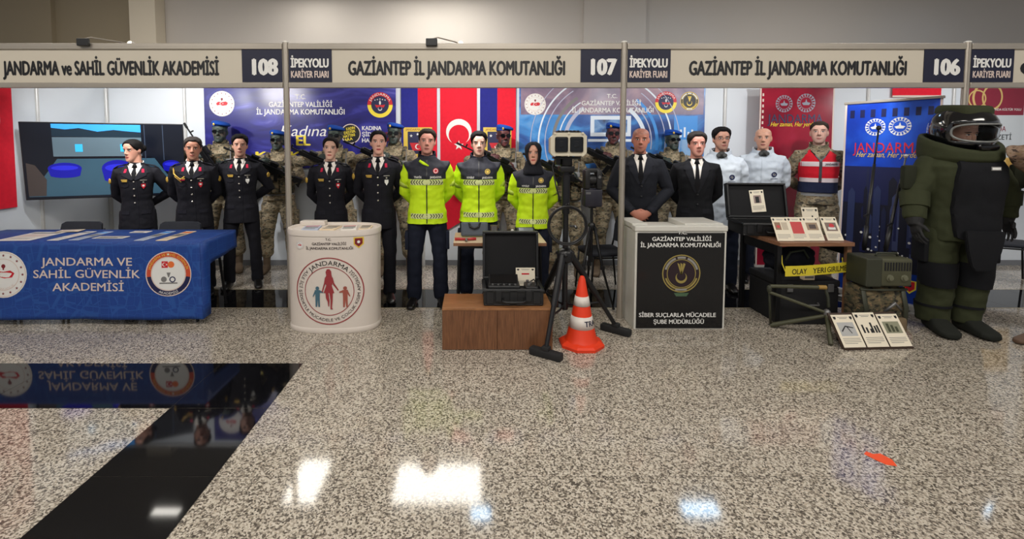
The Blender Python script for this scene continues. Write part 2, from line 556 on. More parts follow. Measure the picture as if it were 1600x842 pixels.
struct('trim_5', bm, mat('white_profile', (206, 206, 204), 0.35, metal=.2))
post_labels = ['aluminium booth post between fascia numbers 108 and 107', 'aluminium booth post between fascia numbers 107 and 106', 'aluminium booth post right of number 106, behind the bomb suit']
for x, lb in zip(XB[1:4], post_labels):
    t = thing('booth_post', lb, 'post', (x, FY, 0), group='front posts of the exhibition booths')
    bm = BM(); profile(bm, 0, 0, .015, 2.505, .026); obj('upright', bm, alu, t)
    bm = BM(); lathe(bm, [(.034, 0), (.034, .012), (.026, .018)], 16); obj('foot', bm, alu, t)
    bm = BM(); lathe(bm, [(.027, 2.503), (.027, 2.512), (.015, 2.517)], 16); obj('cap', bm, white_pl, t)

def fascia(x0, x1, title, tx0, tx1, num, label, logo=True):
    t = thing('fascia_sign', label, 'sign', ((x0 + x1) / 2, FY, 2.1), group='fascia signs over the booths')
    o = V(((x0 + x1) / 2, FY, 2.1)); L = lambda x: x - o.x
    bm = BM(); bx(bm, L(x0) + .027, L(x1) - .027, -.004, .004, .045, .345); obj('board', bm, fascia_m, t)
    for nm, a, b in (('top_rail', .342, .395), ('bottom_rail', .005, .052)):
        bm = BM(); bx(bm, L(x0) + .026, L(x1) - .026, -.02, .02, a, b, bev=.005)
        bx(bm, L(x0) + .026, L(x1) - .026, -.0215, -.02, (a + b) / 2 - .004, (a + b) / 2 + .004)
        obj(nm, bm, alu, t)
    fn = lambda u, v, d: V((u - o.x, -.004 - d, v - o.z))
    p = Print(fn); p.text(title, (tx0 + tx1) / 2, 2.282, tx1 - tx0, .125, K_, bold=.075); p.build('lettering', t)
    fn2 = lambda u, v, d: V((u - o.x, -.010 - d, v - o.z))
    if num:
        bm = BM(); bx(bm, L(x1) - .385, L(x1) - .03, -.010, -.004, .055, .342); q = obj('number_plate', bm, navy_pl, t)
        p = Print(fn2); p.text(num, x1 - .18, 2.292, .21, .14, W_, bold=.09); p.build('numerals', q)
    if logo:
        bm = BM(); bx(bm, L(x0) + .03, L(x0) + .41, -.010, -.004, .055, .342); q = obj('fair_plate', bm, navy_pl, t)
        p = Print(fn2)
        p.text('İPEKYOLU', x0 + .215, 2.325, .33, .078, W_, bold=.075)
        p.text('KARİYER FUARI', x0 + .215, 2.225, .33, .06, CREAM_, bold=.05)
        p.build('plate_lettering', q)
fascia(XB[0], XB[1], 'JANDARMA ve SAHİL GÜVENLİK AKADEMİSİ', at(6, 107, FY).x, at(342, 107, FY).x, '108', 'booth fascia sign numbered 108 above the blue cloth table')
fascia(XB[1], XB[2], 'GAZİANTEP İL JANDARMA KOMUTANLIĞI', at(545, 107, FY).x, at(882, 107, FY).x, '107', 'booth fascia sign numbered 107 above the yellow jackets')
fascia(XB[2], XB[3], 'GAZİANTEP İL JANDARMA KOMUTANLIĞI', at(1077, 107, FY).x, at(1415, 107, FY).x, '106', 'booth fascia sign numbered 106 above the men in suits')
fascia(XB[3], XB[4], 'GAZİANTEP', at(1595, 107, FY).x, at(1595, 107, FY).x + 1.2, None, 'fascia sign at the right edge above the bomb suit')

blk = mat('black_plastic', (20, 20, 22), 0.45, var=.1)
def arm_lamp(px, py, hx, label, power):
    p = at(px, py, FY)
    t = thing('arm_spotlight', label, 'spotlight', (p.x, FY - .026, 2.50), group='arm spotlights on the booth rail')
    bm = BM(); bx(bm, -.05, .05, -.03, .001, -.035, .03, bev=.006); obj('driver_box', bm, blk, t)
    bm = BM(); tube(bm, [(0, 0, .03), (.05, .01, .045), (hx * .8, .12, .03), (hx, .2, .02)], .006, 8); obj('arm', bm, alu, t)
    bm = BM(); M = frame((hx, .2, .02), (1, 0, 0), (0, -.8, .5)); lathe(bm, [(.02, .03), (.035, 0), (.04, -.06)], 16, M=M, cap=False)
    obj('lamp_head', bm, white_pl, t)
    bm = BM(); lathe(bm, [(.036, -.05), (.0, -.052)], 16, M=M, cap=False); obj('bulb', bm, mat('bulb_glow', (255, 244, 225), 0.5, var=0, emit=12), t)
    l = bpy.data.lights.new('spot', 'SPOT'); l.energy = power; l.spot_size = R(115); l.spot_blend = .7; l.shadow_soft_size = .05; l.color = (1, .97, .95)
    q = link('spot_beam', l, t); q.location = (hx, .27, -.03)
    q.rotation_euler = (V((0, .85, -.62))).to_track_quat('-Z', 'Y').to_euler()
arm_lamp(136, 72, .27, 'arm spotlight with black clip above the 108 sign', 95)
arm_lamp(675, 73, .25, 'arm spotlight with black clip above the 107 sign', 110)
for x, lb, pw in ((-3.9, 'unseen spotlight added behind the 108 lettering', 60), (2.2, 'unseen spotlight added behind the left of the 106 sign', 48), (3.7, 'unseen spotlight added behind the right of the 106 sign', 52), (6.0, 'unseen spotlight added behind the rightmost sign', 65)):
    t = thing('unseen_spotlight', lb, 'spotlight', (x, FY + .024, 2.44), group='unseen spotlights added behind the fascia')  # added out of sight behind the fascia to light the booth walls
    bm = BM(); bx(bm, -.025, .025, 0, .02, 0, .05, bev=.004); tube(bm, [(0, .015, .02), (0, .07, .01)], .008, 8); obj('clip', bm, alu, t)
    bm = BM(); M = frame((0, .09, 0), (1, 0, 0), (0, -.8, .6)); lathe(bm, [(.02, .04), (.035, .01), (.04, -.05)], 16, M=M, cap=False); obj('lamp_head', bm, white_pl, t)
    bm = BM(); lathe(bm, [(.036, -.04), (.0005, -.042)], 16, M=M, cap=False); obj('bulb', bm, mat('bulb_glow'), t)
    l = bpy.data.lights.new('spot', 'SPOT'); l.energy = pw; l.spot_size = R(120); l.spot_blend = .7; l.shadow_soft_size = .05; l.color = (.97, .98, 1)
    q = link('unseen_spot_beam', l, t); q.location = (0, .15, -.045); q.rotation_euler = (V((0, .85, -.62))).to_track_quat('-Z', 'Y').to_euler()

# ============================================================ BANNERS AND POSTERS
def sheet(bm, fn, u0, u1, v0, v1, nu, nv, th=.004, mi=0, low=None):
    g = []
    for s_ in (0.0, -th):
        g.append([[bm.verts.new(fn(u0 + (u1 - u0) * i / nu, (v0 if not low else low(i / nu)) + (v1 - (v0 if not low else low(i / nu))) * j / nv, s_)) for i in range(nu + 1)] for j in range(nv + 1)])
    a, b = g
    for j in range(nv):
        for i in range(nu):
            bm.faces.new((a[j][i], a[j][i + 1], a[j + 1][i + 1], a[j + 1][i])).material_index = mi
            bm.faces.new((b[j][i], b[j + 1][i], b[j + 1][i + 1], b[j][i + 1])).material_index = mi
    for j in range(nv):
        for i in (0, nu): bm.faces.new((a[j][i], a[j + 1][i], b[j + 1][i], b[j][i]))
    for i in range(nu):
        for j in (0, nv): bm.faces.new((a[j][i], b[j][i], b[j][i + 1], a[j][i + 1]))
def hang(name, label, cat, px0, px1, Y, z0, z1, m, group=None, wave=.006, low=None):
    """a sheet hung on the wall, and a Print over it in world X, Z"""
    x0, x1 = at(px0, 190, Y).x, at(px1, 190, Y).x
    o = V(((x0 + x1) / 2, Y, z0))
    t = thing(name, label, cat, o, group=group)
    fn = lambda u, v, d: V((u - o.x, -d - wave * (1 + math.sin(u * 7 + v * 1.3)) * .9, v - z0))
    bm = BM(); sheet(bm, fn, x0, x1, z0, z1, max(6, int((x1 - x0) * 14)), 8, low=low); obj('cloth', bm, m, t, smooth=True, ang=40)
    return t, Print(fn), x0, x1
def XZ(px, py, Y):
    p = at(px, py, Y); return p.x, p.z
def art(name, stops, scale, rough=.45, dist=1.0, detail=4, vec=(1, 1, 1)):
    t = NT(name)
    k = t.n('ShaderNodeTexNoise'); k.inputs['Scale'].default_value = scale; k.inputs['Detail'].default_value = detail; k.inputs['Distortion'].default_value = dist
    t.l(t.coord('Object', vec), k.inputs['Vector'])
    t.l(t.ramp(k.outputs['Fac'], stops), t.b.inputs['Base Color'])
    t.b.inputs['Roughness'].default_value = rough
    return t.m
Y1 = BY - .03
u_ = 1 / 118.8                                    # metres per pixel at the back wall
navy_glare_art = art('navy_swirl_glare_vinyl', [(0.3, (26, 24, 92)), (0.5, (36, 34, 118)), (0.62, (62, 62, 158)), (0.75, (128, 128, 205))], 1.1, .3, 2.0, 3, (1, 1, 2.2))  # pale swirls: partly print, partly glare painted into the vinyl colour
t, p, x0, x1 = hang('vinyl_banner', 'navy vinyl banner about women behind booth 107, with yellow EL', 'banner', 320, 619, Y1, 1.3, 2.4, navy_glare_art, 'printed vinyl banners on the back wall')
def T(txt, px, py, w, cap, m, Y=Y1, **k):
    x, z = XZ(px, py, Y); p.text(txt, x, z, w * u_, cap * u_, m, **k)
emblem_ministry(p, *XZ(347, 162, Y1), .165); p.build('emblem', t); p = Print(p.fn)
emblem_gendarmerie(p, *XZ(594, 164, Y1), .165); p.build('emblem', t); p = Print(p.fn)
T('T.C.', 470, 151, 16, 7.5, W_, bold=.03); T('GAZİANTEP VALİLİĞİ', 470, 163, 98, 8, W_, bold=.03); T('İL JANDARMA KOMUTANLIĞI', 470, 174.5, 136, 8.5, W_, bold=.03)
T('Kadına', 474, 204, 72, 17, W_, bold=-.01, shear=.25); T('EL', 474, 219, 21, 16, YEL_, bold=.05); T('KALKAMAZ', 476, 242, 150, 11, YEL_, bold=.05)
p.build('lettering', t); p = Print(p.fn)
bx_, bz_ = XZ(548, 209, Y1)
p.disc(bx_, bz_, .13, K_, 1); p.ring(bx_, bz_, .118, .13, CREAM_, 2)
for i, s_ in enumerate(('KADIN', 'DESTEK', 'HATTINI', 'ARA')): p.text(s_, bx_ - .01 * i, bz_ + .072 - .048 * i, .15 if i in (1, 2) else .11, .036, YEL_, 2, bold=.03, rot=.2)
for i, s_ in enumerate(('KADINA', 'ŞİDDETE', 'HAYIR')): T(s_, (581, 583, 578)[i], 200 + 9.5 * i, (30, 34, 24)[i], 6.5, W_, bold=.04)
hx, hz = XZ(612, 212, Y1)
p.poly([(hx + (.09 if i % 2 else .05) * math.cos(i * .55), hz + (.12 if i % 2 else .06) * math.sin(i * .55)) for i in range(11)], DKRED_, 1)
p.build('printed_artwork', t)

navy_cl, red_cl = cloth('navy_flag_cloth', (40, 42, 128)), cloth('red_flag_cloth', (218, 32, 52))
for (a, b, c, ex, lb) in ((627, 683, 653, 653, 'navy and red hanging banner left of the crescent flag'), (750, 806, 777, 777, 'navy and red hanging banner right of the crescent flag')):
    t, p, x0, x1 = hang('two_tone_banner', lb, 'banner', a, b, Y1, .9, 2.4, navy_cl, 'navy and red banners beside the flag')
    xc = at(c, 190, Y1).x
    p.rect(xc, x1 - .002, .9, 2.4, red_cl, 0, 6, 8)
    ex0, ez0 = XZ(ex - 22, 247, Y1); ex1, ez1 = XZ(ex + 22, 199, Y1)
    p.rect(ex0, ex1, ez0, ez1, GOLD_, 1, 4, 4); q = .055
    p.rect(ex0 + q, ex1 - q, ez0 + q, ez1 - q, NAVY_, 2, 3, 3)
    p.text('JANDARMA GENEL', (ex0 + ex1) / 2, ez1 - q / 2, (ex1 - ex0) * .85, .03, DKRED_, 2)
    for i in range(3): p.star(ex0 + .1 + i * .085, ez1 - .11 + (.02 if i == 1 else 0), .022, W_, 3)
    p.poly([(ex0 + .08, ez0 + .2), (ex1 - .08, ez0 + .2), (ex1 - .12, ez0 + .1), (ex0 + .12, ez0 + .1)], RED_, 3)
    p.crescent((ex0 + ex1) / 2, ez0 + .15, .035, W_, 4)
    p.build('printed_artwork', t)
fl0, fl1 = at(688, 190, Y1).x, at(745, 190, Y1).x
t, p, x0, x1 = hang('national_flag', 'red hanging flag with white crescent and star between navy banners', 'flag', 688, 745, Y1, .42, 2.4, red_cl, wave=.012, low=lambda k: .42 + .3 * k)
turkish_flag(p, *XZ(717, 206, Y1), .49)
p.build('crescent_and_star', t)

cy_art = art('cyber_print_vinyl', [(0.3, (30, 44, 92)), (0.45, (52, 92, 160)), (0.56, (70, 140, 205)), (0.7, (140, 176, 214))], 1.6, .3, 1.2, 5, (1, 1, 1.5))
t, p, x0, x1 = hang('vinyl_banner', 'blue and mauve cyber banner with white screen drawing, behind the suited men', 'banner', 811, 1101, Y1, 1.3, 2.38, cy_art, 'printed vinyl banners on the back wall')
mauve = art('mauve_sky_print', [(0.3, (98, 84, 108)), (0.5, (128, 108, 130)), (0.7, (168, 140, 150))], 2.5, .35, .8, 4)
pale_ln, ice = ink('pale_line_ink', (176, 178, 200)), ink('ice_ink', (216, 226, 236))
_, zt = XZ(950, 179, Y1)
p.rect(x0 + .02, x1 - .02, zt, 2.36, mauve, 0, 24, 4)
cx_, cz_ = XZ(945, 222, Y1)
for i, (r, wd) in enumerate(((.5, .05), (.6, .015), (.66, .04), (.78, .012), (.86, .02), (.97, .01))):
    p.ring(cx_, cz_, r, r + wd, (pale_ln, ice, GREY_, pale_ln, ice, pale_ln)[i], 1 + i % 2, PI * .68, PI * 1.1 if i % 2 else PI * 1.02)
    p.ring(cx_, cz_, r, r + wd, (ice, pale_ln, BLU_, pale_ln, ice, pale_ln)[i], 1 + i % 2, -PI * .05, PI * .3)
sx0, sz0 = XZ(922, 213, Y1); sx1, sz1 = XZ(986, 181, Y1)
p.rect(sx0, sx1, sz0, sz1, ice, 3, 5, 2); p.rect(sx0 + .05, sx1 - .05, sz0 + .05, sz1 - .05, art('screen_print', [(.3, (20, 26, 50)), (.5, (60, 110, 170)), (.7, (120, 160, 200))], 6), 4, 5, 2)
p.rect(sx0 - .03, sx1 + .1, sz0 - .07, sz0 - .035, ice, 3, 5, 1)
bx0, bz0 = XZ(1052, 218, Y1); bx1, bz1 = XZ(1090, 181, Y1)
p.rect(bx0, bx1, bz0, bz1, BLU_, 1, 3, 2)
for i in range(5): p.rect(bx0 + .03 + .05 * i, bx0 + .055 + .05 * i, bz0 + .03, bz0 + .1 + .03 * (i % 3), ice, 2)
p.build('printed_artwork', t)
for f_, e_, r_ in ((emblem_ministry, (836, 163), .14), (emblem_gendarmerie, (1040, 160), .14), (emblem_flame, (1077, 158), .12)):
    p = Print(p.fn); f_(p, *XZ(*e_, Y1), r_, 2); p.build('emblem', t)
p = Print(p.fn)
T('T.C.', 956, 150, 16, 6.5, W_, layer=4, bold=.03); T('GAZİANTEP VALİLİĞİ', 955, 161, 92, 7, W_, layer=4, bold=.03); T('İL JANDARMA KOMUTANLIĞI', 957, 172, 126, 7.5, W_, layer=4, bold=.03)
p.build('lettering', t)

vinyl_red = art('wine_red_vinyl', [(.3, (120, 16, 40)), (.6, (152, 24, 48)), (.8, (170, 40, 70))], 2.0, .22, .6, 3)
silver_ink = mat('silver_ink', (150, 156, 170), .35, metal=.3)
def stand_banner(label, cx, Y, wd, rz, z1, m, art_fn, lean=0.03):
    t = thing('roll_up_banner', label, 'banner stand', (cx, Y, 0), rz, 'roll-up banner stands')
    h = wd / 2
    bm = BM(); bx(bm, -h - .02, h + .02, -.06, .06, .012, .075, bev=.012)
    for s_ in (-1, 1): bx(bm, s_ * h * .75 - .03, s_ * h * .75 + .03, -.13, .13, 0, .014, bev=.003)
    obj('base', bm, mat('silver_base', (196, 194, 190), .35, metal=.4), t)
    fn = lambda u, v, d: V((u, -.02 - d + lean * (v / z1) + .004 * math.sin(v * 3 + u * 4), v))
    bm = BM(); sheet(bm, fn, -h, h, .07, z1, 8, 16); obj('vinyl_sheet', bm, m, t, smooth=True, ang=40)
    bm = BM(); bx(bm, -h - .01, h + .01, -.035 + lean, .0 + lean, z1 - .005, z1 + .02, bev=.004); obj('top_rail', bm, alu, t)
    bm = BM(); tube(bm, [(0, .01, .06), (0, .01 + lean, z1)], .008, 8); obj('support_pole', bm, alu, t)
    p = Print(fn)
    p.rect(-h, -h + .018, .07, z1, CREAM_, 0, 1, 16); p.rect(h - .018, h, .07, z1, CREAM_, 0, 1, 16)
    art_fn(p, h, z1)
    p.build('printed_artwork', t)
    return t
def red_art(p, h, z1):
    emblem_line(p, -.165, 2.12, .11, silver_ink); emblem_line(p, .115, 2.13, .12, silver_ink)
    p.text('JANDARMA', -.02, 1.935, .7, .115, mat('steel_ink', (70, 76, 104), .3, metal=.4), 2, bold=.01)
    p.text('Her zaman, Her yerde', -.05, 1.865, .56, .055, YEL_, 3, bold=.01, shear=.35)
    for i in range(7): p.rect(-h + .03, -h + .05, 2.25 - .07 * i - .035, 2.25 - .07 * i, CREAM_, 1)
x_a, x_b = at(1187, 200, 5.98).x, at(1304, 200, 5.98).x
stand_banner('wine red roll-up banner behind the man in the red vest', (x_a + x_b) / 2, 6.0, x_b - x_a, 0, 2.32, vinyl_red, red_art, .02)

t, p, x0, x1 = hang('red_banner', 'red banner strip above the blue roll-up banner', 'banner', 1392, 1467, Y1, at(1430, 152, Y1).z, 2.4, red_cl)
p.rect(x0, x1, at(1430, 152, Y1).z, at(1430, 149, Y1).z, CREAM_, 1); p.build('hem', t)

t, p, x0, x1 = hang('wall_poster', 'red and white poster with gold 60 behind the bomb suit helmet', 'poster', 1510, 1598, Y1, .8, 2.4, ink('poster_white', (206, 212, 216)), wave=.002)
_, zb = XZ(1550, 180, Y1)
p.rect(x0, x1, zb, 2.4, mat('wine_poster', (138, 34, 56), .5), 0, 4, 2)
gold_g = mat('gold_numeral', (214, 182, 112), .4)
gx, gz = XZ(1531, 152, Y1)
p.ring(gx - .035, gz - .02, .1, .118, gold_g, 1, 0, 2 * PI); p.ring(gx + .12, gz, .19, .22, gold_g, 1, PI * .75, PI * 1.2)
vs = [(gx + .16 + .135 * math.cos(a) * k, gz + .17 * math.sin(a) * k) for a in [i * PI / 16 for i in range(33)] for k in (.84, 1)]
p.add(vs, [(2 * i, 2 * i + 1, 2 * i + 3, 2 * i + 2) for i in range(32)], gold_g, 1)
p.text('YILINDA KÜLTÜR YOLU', XZ(1571, 171, Y1)[0], XZ(1571, 171, Y1)[1], .4, .03, W_, 1, bold=.03)
p.text('ODA', XZ(1561, 201, Y1)[0], XZ(1561, 201, Y1)[1], .17, .07, mat('wine_poster'), 1); p.text('LEZZETİ', XZ(1560, 214, Y1)[0], XZ(1561, 214, Y1)[1], .33, .07, K_, 1)
p.rect(*sorted((XZ(1556, 0, Y1)[0], x1)), .85, XZ(1560, 246, Y1)[1], art('golden_food_print', [(.3, (150, 110, 50)), (.5, (214, 170, 80)), (.7, (240, 220, 170))], 8), 1, 2, 2)
p.build('printed_artwork', t)

# flag on the left partition
fo = V((XB[0] + .012, 4.62, .95))
t = thing('national_flag', 'red flag on the left partition, cut by the photo edge', 'flag', fo)
fn = lambda u, v, d: V((d + .006 * (1 + math.sin(u * 9)), u, v - .95))
bm = BM(); sheet(bm, fn, -.33, .33, .95, 2.4, 8, 8); obj('cloth', bm, red_cl, t, smooth=True, ang=40)
p = Print(fn); turkish_flag(p, 0, 1.86, .56); p.build('crescent_and_star', t)

# ------------------------------------------------------------ television across the corner
A, B = V((-4.72, 4.985, 0)), V((-3.372, 5.56, 0))
ctr = (A + B) / 2
t = thing('television', 'large wall-hung black television showing a blue lit room', 'television', (ctr.x, ctr.y, 1.015), math.atan2((B - A).y, (B - A).x))
wd, ht = (B - A).length, .83
tl = Matrix.Rotation(R(6), 4, 'X')                # leans forward at the top
bm = BM(); bx(bm, -wd / 2, wd / 2, 0, .035, 0, ht, bev=.004, M=tl); bx(bm, -wd * .3, wd * .3, .035, .07, .1, ht * .6, bev=.01, M=tl); obj('casing', bm, blk, t)
bm = BM(); bx(bm, -.12, .12, .06, .1, .3, .55, M=tl); tube(bm, [(0, .08, .42), (.05, .3, .42), (0, .62, .42)], .02, 10); obj('wall_bracket', bm, blk, t)
def scr(name, c=(0, 0, 0), e=.75): return mat(name, c, .25, var=.12, scale=5, emit=e)
fn = lambda u, v, d: tl @ V((u - wd / 2, -d, v))
p = Print(fn)
q = lambda a, b, c, d, m, l=1: p.rect(wd * a, wd * b, ht * (1 - d), ht * (1 - c), m, l)
p.rect(.008, wd - .008, .012, ht - .008, scr('screen_dark', (16, 20, 30), .35), 0)
q(.18, .72, .02, .13, scr('screen_sky', (52, 140, 214)), 1)
p.poly([(wd * .18, ht * .82), (wd * .18, ht * .93), (wd * .26, ht * .91), (wd * .34, ht * .93), (wd * .45, ht * .885), (wd * .55, ht * .91), (wd * .62, ht * .895), (wd * .72, ht * .88), (wd * .72, ht * .81)], scr('screen_hills', (24, 40, 52), .5), 2)
q(.18, .72, .19, .44, scr('screen_hall_wall', (84, 102, 112), .5), 1)
q(.18, .78, .44, .47, scr('screen_shade', (12, 14, 24), .3), 2)
p.poly([(wd * .02, ht * .04), (wd * .2, ht * .53), (wd * .8, ht * .53), (wd * .97, ht * .04)], scr('screen_floor', (50, 78, 94), .5), 1)
for a, b, c, d in ((.14, .34, .52, .72), (.46, .66, .49, .8), (.85, .97, .5, .66)):
    x, X_, y, Y_ = wd * a, wd * b, ht * (1 - d), ht * (1 - c)
    mx_, hw_ = (x + X_) / 2, (X_ - x) / 2
    hh_ = Y_ - y
    p.poly([(mx_ + hw_ * math.cos(q_), y + hh_ * .62 + hh_ * .38 * math.sin(q_)) for q_ in [k * PI / 10 for k in range(11)]] + [(mx_ - hw_ * .86, y + hh_ * .12)] + [(mx_ + hw_ * .8 * math.cos(q_), y + hh_ * .14 + hh_ * .14 * math.sin(q_)) for q_ in [PI + k * PI / 8 for k in range(1, 8)]] + [(mx_ + hw_ * .86, y + hh_ * .12)], scr('screen_blue_chair', (18, 18, 132)), 3)
    p.poly([(mx_ + hw_ * .8 * math.cos(q_), y + hh_ * .66 + hh_ * .16 * math.sin(q_)) for q_ in [k * PI / 10 for k in range(20)]], scr('screen_chair_seat', (34, 36, 176)), 4)
for a in (.31, .585): q(a, a + .045, .28, .38, scr('screen_cyan_mark', (50, 160, 210), .8), 3)
q(.74, .745, .02, .5, scr('screen_line', (50, 60, 76)), 3); q(.86, .865, .02, .5, scr('screen_line'), 3)
p.poly([(wd * .02, ht * .05), (wd * .02, ht * .48), (wd * .07, ht * .45), (wd * .13, ht * .26), (wd * .12, ht * .05)], scr('screen_chair_dark', (62, 56, 54), .4), 3)
p.build('screen_picture', t)

# ============================================================ PEOPLE
HEAD = [(.000, .020, -.080, -.045), (.006, .032, -.091, -.030), (.020, .043, -.094, -.008), (.040, .053, -.091, .030), (.060, .060, -.088, .062), (.085, .066, -.085, .080),
        (.108, .070, -.083, .089), (.128, .0715, -.078, .093), (.146, .073, -.086, .095), (.170, .0745, -.087, .094), (.192, .070, -.078, .086), (.210, .059, -.060, .068), (.224, .041, -.036, .044), (.232, .021, -.012, .020)]
def head_prof(z):
    if z <= HEAD[0][0]: return HEAD[0][1:]
    for a, b in zip(HEAD, HEAD[1:]):
        if z <= b[0]:
            k = (z - a[0]) / (b[0] - a[0])
            return tuple(a[i] + (b[i] - a[i]) * k for i in (1, 2, 3))
    return HEAD[-1][1:]
def sup(c, n): return math.copysign(abs(c) ** (2 / n), c)
def head_pt(z, a, off=0.0, wide=1.0):
    """point on the head at height z over the chin, angle a from the front; lifted by off"""
    hw, f, b = head_prof(z)
    m = (f + b) / 2
    h = (b - f) / 2
    x, y = hw * wide * sup(math.sin(a), 2.25), m - h * sup(math.cos(a), 2.25)
    p = V((x, y, z))
    d = (p - V((0, .005, .125))).normalized()
    return p + d * off
CHIN = 1.515
PIV = V((0, .02, 1.52))
def head_M(hd):
    yaw, pit, rol = (R(q) for q in hd)
    return Matrix.Translation(PIV) @ Matrix.Rotation(yaw, 4, 'Z') @ Matrix.Rotation(pit, 4, 'X') @ Matrix.Rotation(rol, 4, 'Y') @ Matrix.Translation(-PIV) @ Matrix.Translation((0, 0, CHIN))

def finger_chain(bm, b, d, n, ln, r, curl, seg=6):
    p, pts, rad = b.copy(), [b - d * .012], [r]
    for i, (f, c) in enumerate(((.42, .35), (.33, 1.0), (.25, 1.5))):
        a = curl * c
        v = d * math.cos(a) + n * math.sin(a)
        pts.append(p.copy()); rad.append(r * (1 - .12 * i))
        p = p + v * (ln * f)
    pts.append(p); rad.append(r * .62)
    tube(bm, pts, rad, seg)
def hand(bm, W, D, N, side, curl=0.6, k=1.0):
    """palm, four fingers and a thumb; D points to the fingers, N out of the palm, side=+1 thumb along D x N"""
    D = V(D).normalized(); N = V(N); N = (N - D * N.dot(D)).normalized()
    Sv = D.cross(N) * side
    W = V(W)
    tube(bm, [W - D * .03, W + D * .01, W + D * .05, W + D * .085], [(.022 * k, .026 * k), (.018 * k, .034 * k), (.016 * k, .043 * k), (.012 * k, .040 * k)], 10, up=N)
    for i, ln in enumerate((.068, .077, .072, .056)):
        finger_chain(bm, W + D * (.088 - .006 * abs(i - 1)) + Sv * (.031 - .0205 * i) * k, (D + Sv * (.07 - .05 * i)).normalized(), N, ln * k, .0092 * k, curl)
    t0 = W + D * .025 + Sv * .030 * k
    d1 = (D * .55 + Sv * .7 + N * .35).normalized(); d2 = (D * .85 + Sv * .15 + N * .5).normalized()
    tube(bm, [t0 - d1 * .01, t0 + d1 * .035, t0 + d1 * .035 + d2 * .028, t0 + d1 * .035 + d2 * .05], [.013 * k, .0115 * k, .010 * k, .007 * k], 7)

POSES = {  # per arm: elbow, wrist, hand direction, palm normal, curl   (left arm is +x seen from the front; mirrored unless given)
    'behind': dict(L=((.285, .075, 1.135), (.085, .185, .985), (-.9, .15, -.3), (0, -1, 0), .5)),
    'behind_close': dict(L=((.218, .105, 1.135), (.075, .195, .965), (-.9, .15, -.35), (0, -1, 0), .5)),
    'behind_one': dict(L=((.305, .06, 1.15), (.085, .19, 1.0), (-.9, .15, -.3), (0, -1, 0), .5), R=((-.218, .105, 1.135), (-.075, .195, .965), (.9, .15, -.35), (0, -1, 0), .5)),
    'front': dict(L=((.27, -.01, 1.13), (.07, -.205, .93), (-.85, -.15, -.45), (0, 1, 0), .7)),
    'sides': dict(L=((.245, .03, 1.12), (.265, -.03, .87), (.05, -.15, -1), (-1, 0, 0), .5)),
    'rifle': dict(L=((.27, -.04, 1.16), (.115, -.235, 1.235), (-.75, -.25, .35), (-.2, .75, .5), 1.0),
                  R=((-.395, -.13, 1.345), (-.17, -.245, 1.365), (.8, -.2, .2), (.3, .8, -.4), 1.0)),
    'suit': dict(L=((.42, .07, 1.18), (.43, .07, .93), (.1, -.4, -1), (-1, 0, 0), .5), R=((-.33, .0, 1.16), (-.375, -.08, .92), (-.05, -.35, -1), (1, 0, 0), .6)),
    'elbow_up': dict(L=((.245, .03, 1.12), (.265, -.03, .87), (.05, -.15, -1), (-1, 0, 0), .5), R=((-.46, -.02, 1.545), (-.25, -.21, 1.53), (.8, -.4, .3), (.4, .6, -.3), .8)),
}
def arm_joints(pose, sx):
    q = POSES[pose]
    if sx > 0: e = q['L']; m = 1
    elif 'R' in q: e = q['R']; m = 1
    else: e = q['L']; m = -1
    f = lambda p: V((p[0] * m, p[1], p[2]))
    return V((sx * .172, .012, 1.415)), f(e[0]), f(e[1]), f(e[2]), f(e[3]), e[4]
def ring(z, hw, f, b, n=24, cx=0.0, e=2.4):
    m, h = (f + b) / 2, (b - f) / 2
    return [V((cx + hw * sup(math.sin(k * 2 * PI / n), e), m - h * sup(math.cos(k * 2 * PI / n), e), z)) for k in range(n)]
def leg_pts(stance, sx):
    return V((sx * .092, .005, .93)), V((sx * (.06 + stance * .5), -.012, .49)), V((sx * stance, .025, .085))
_B = {}
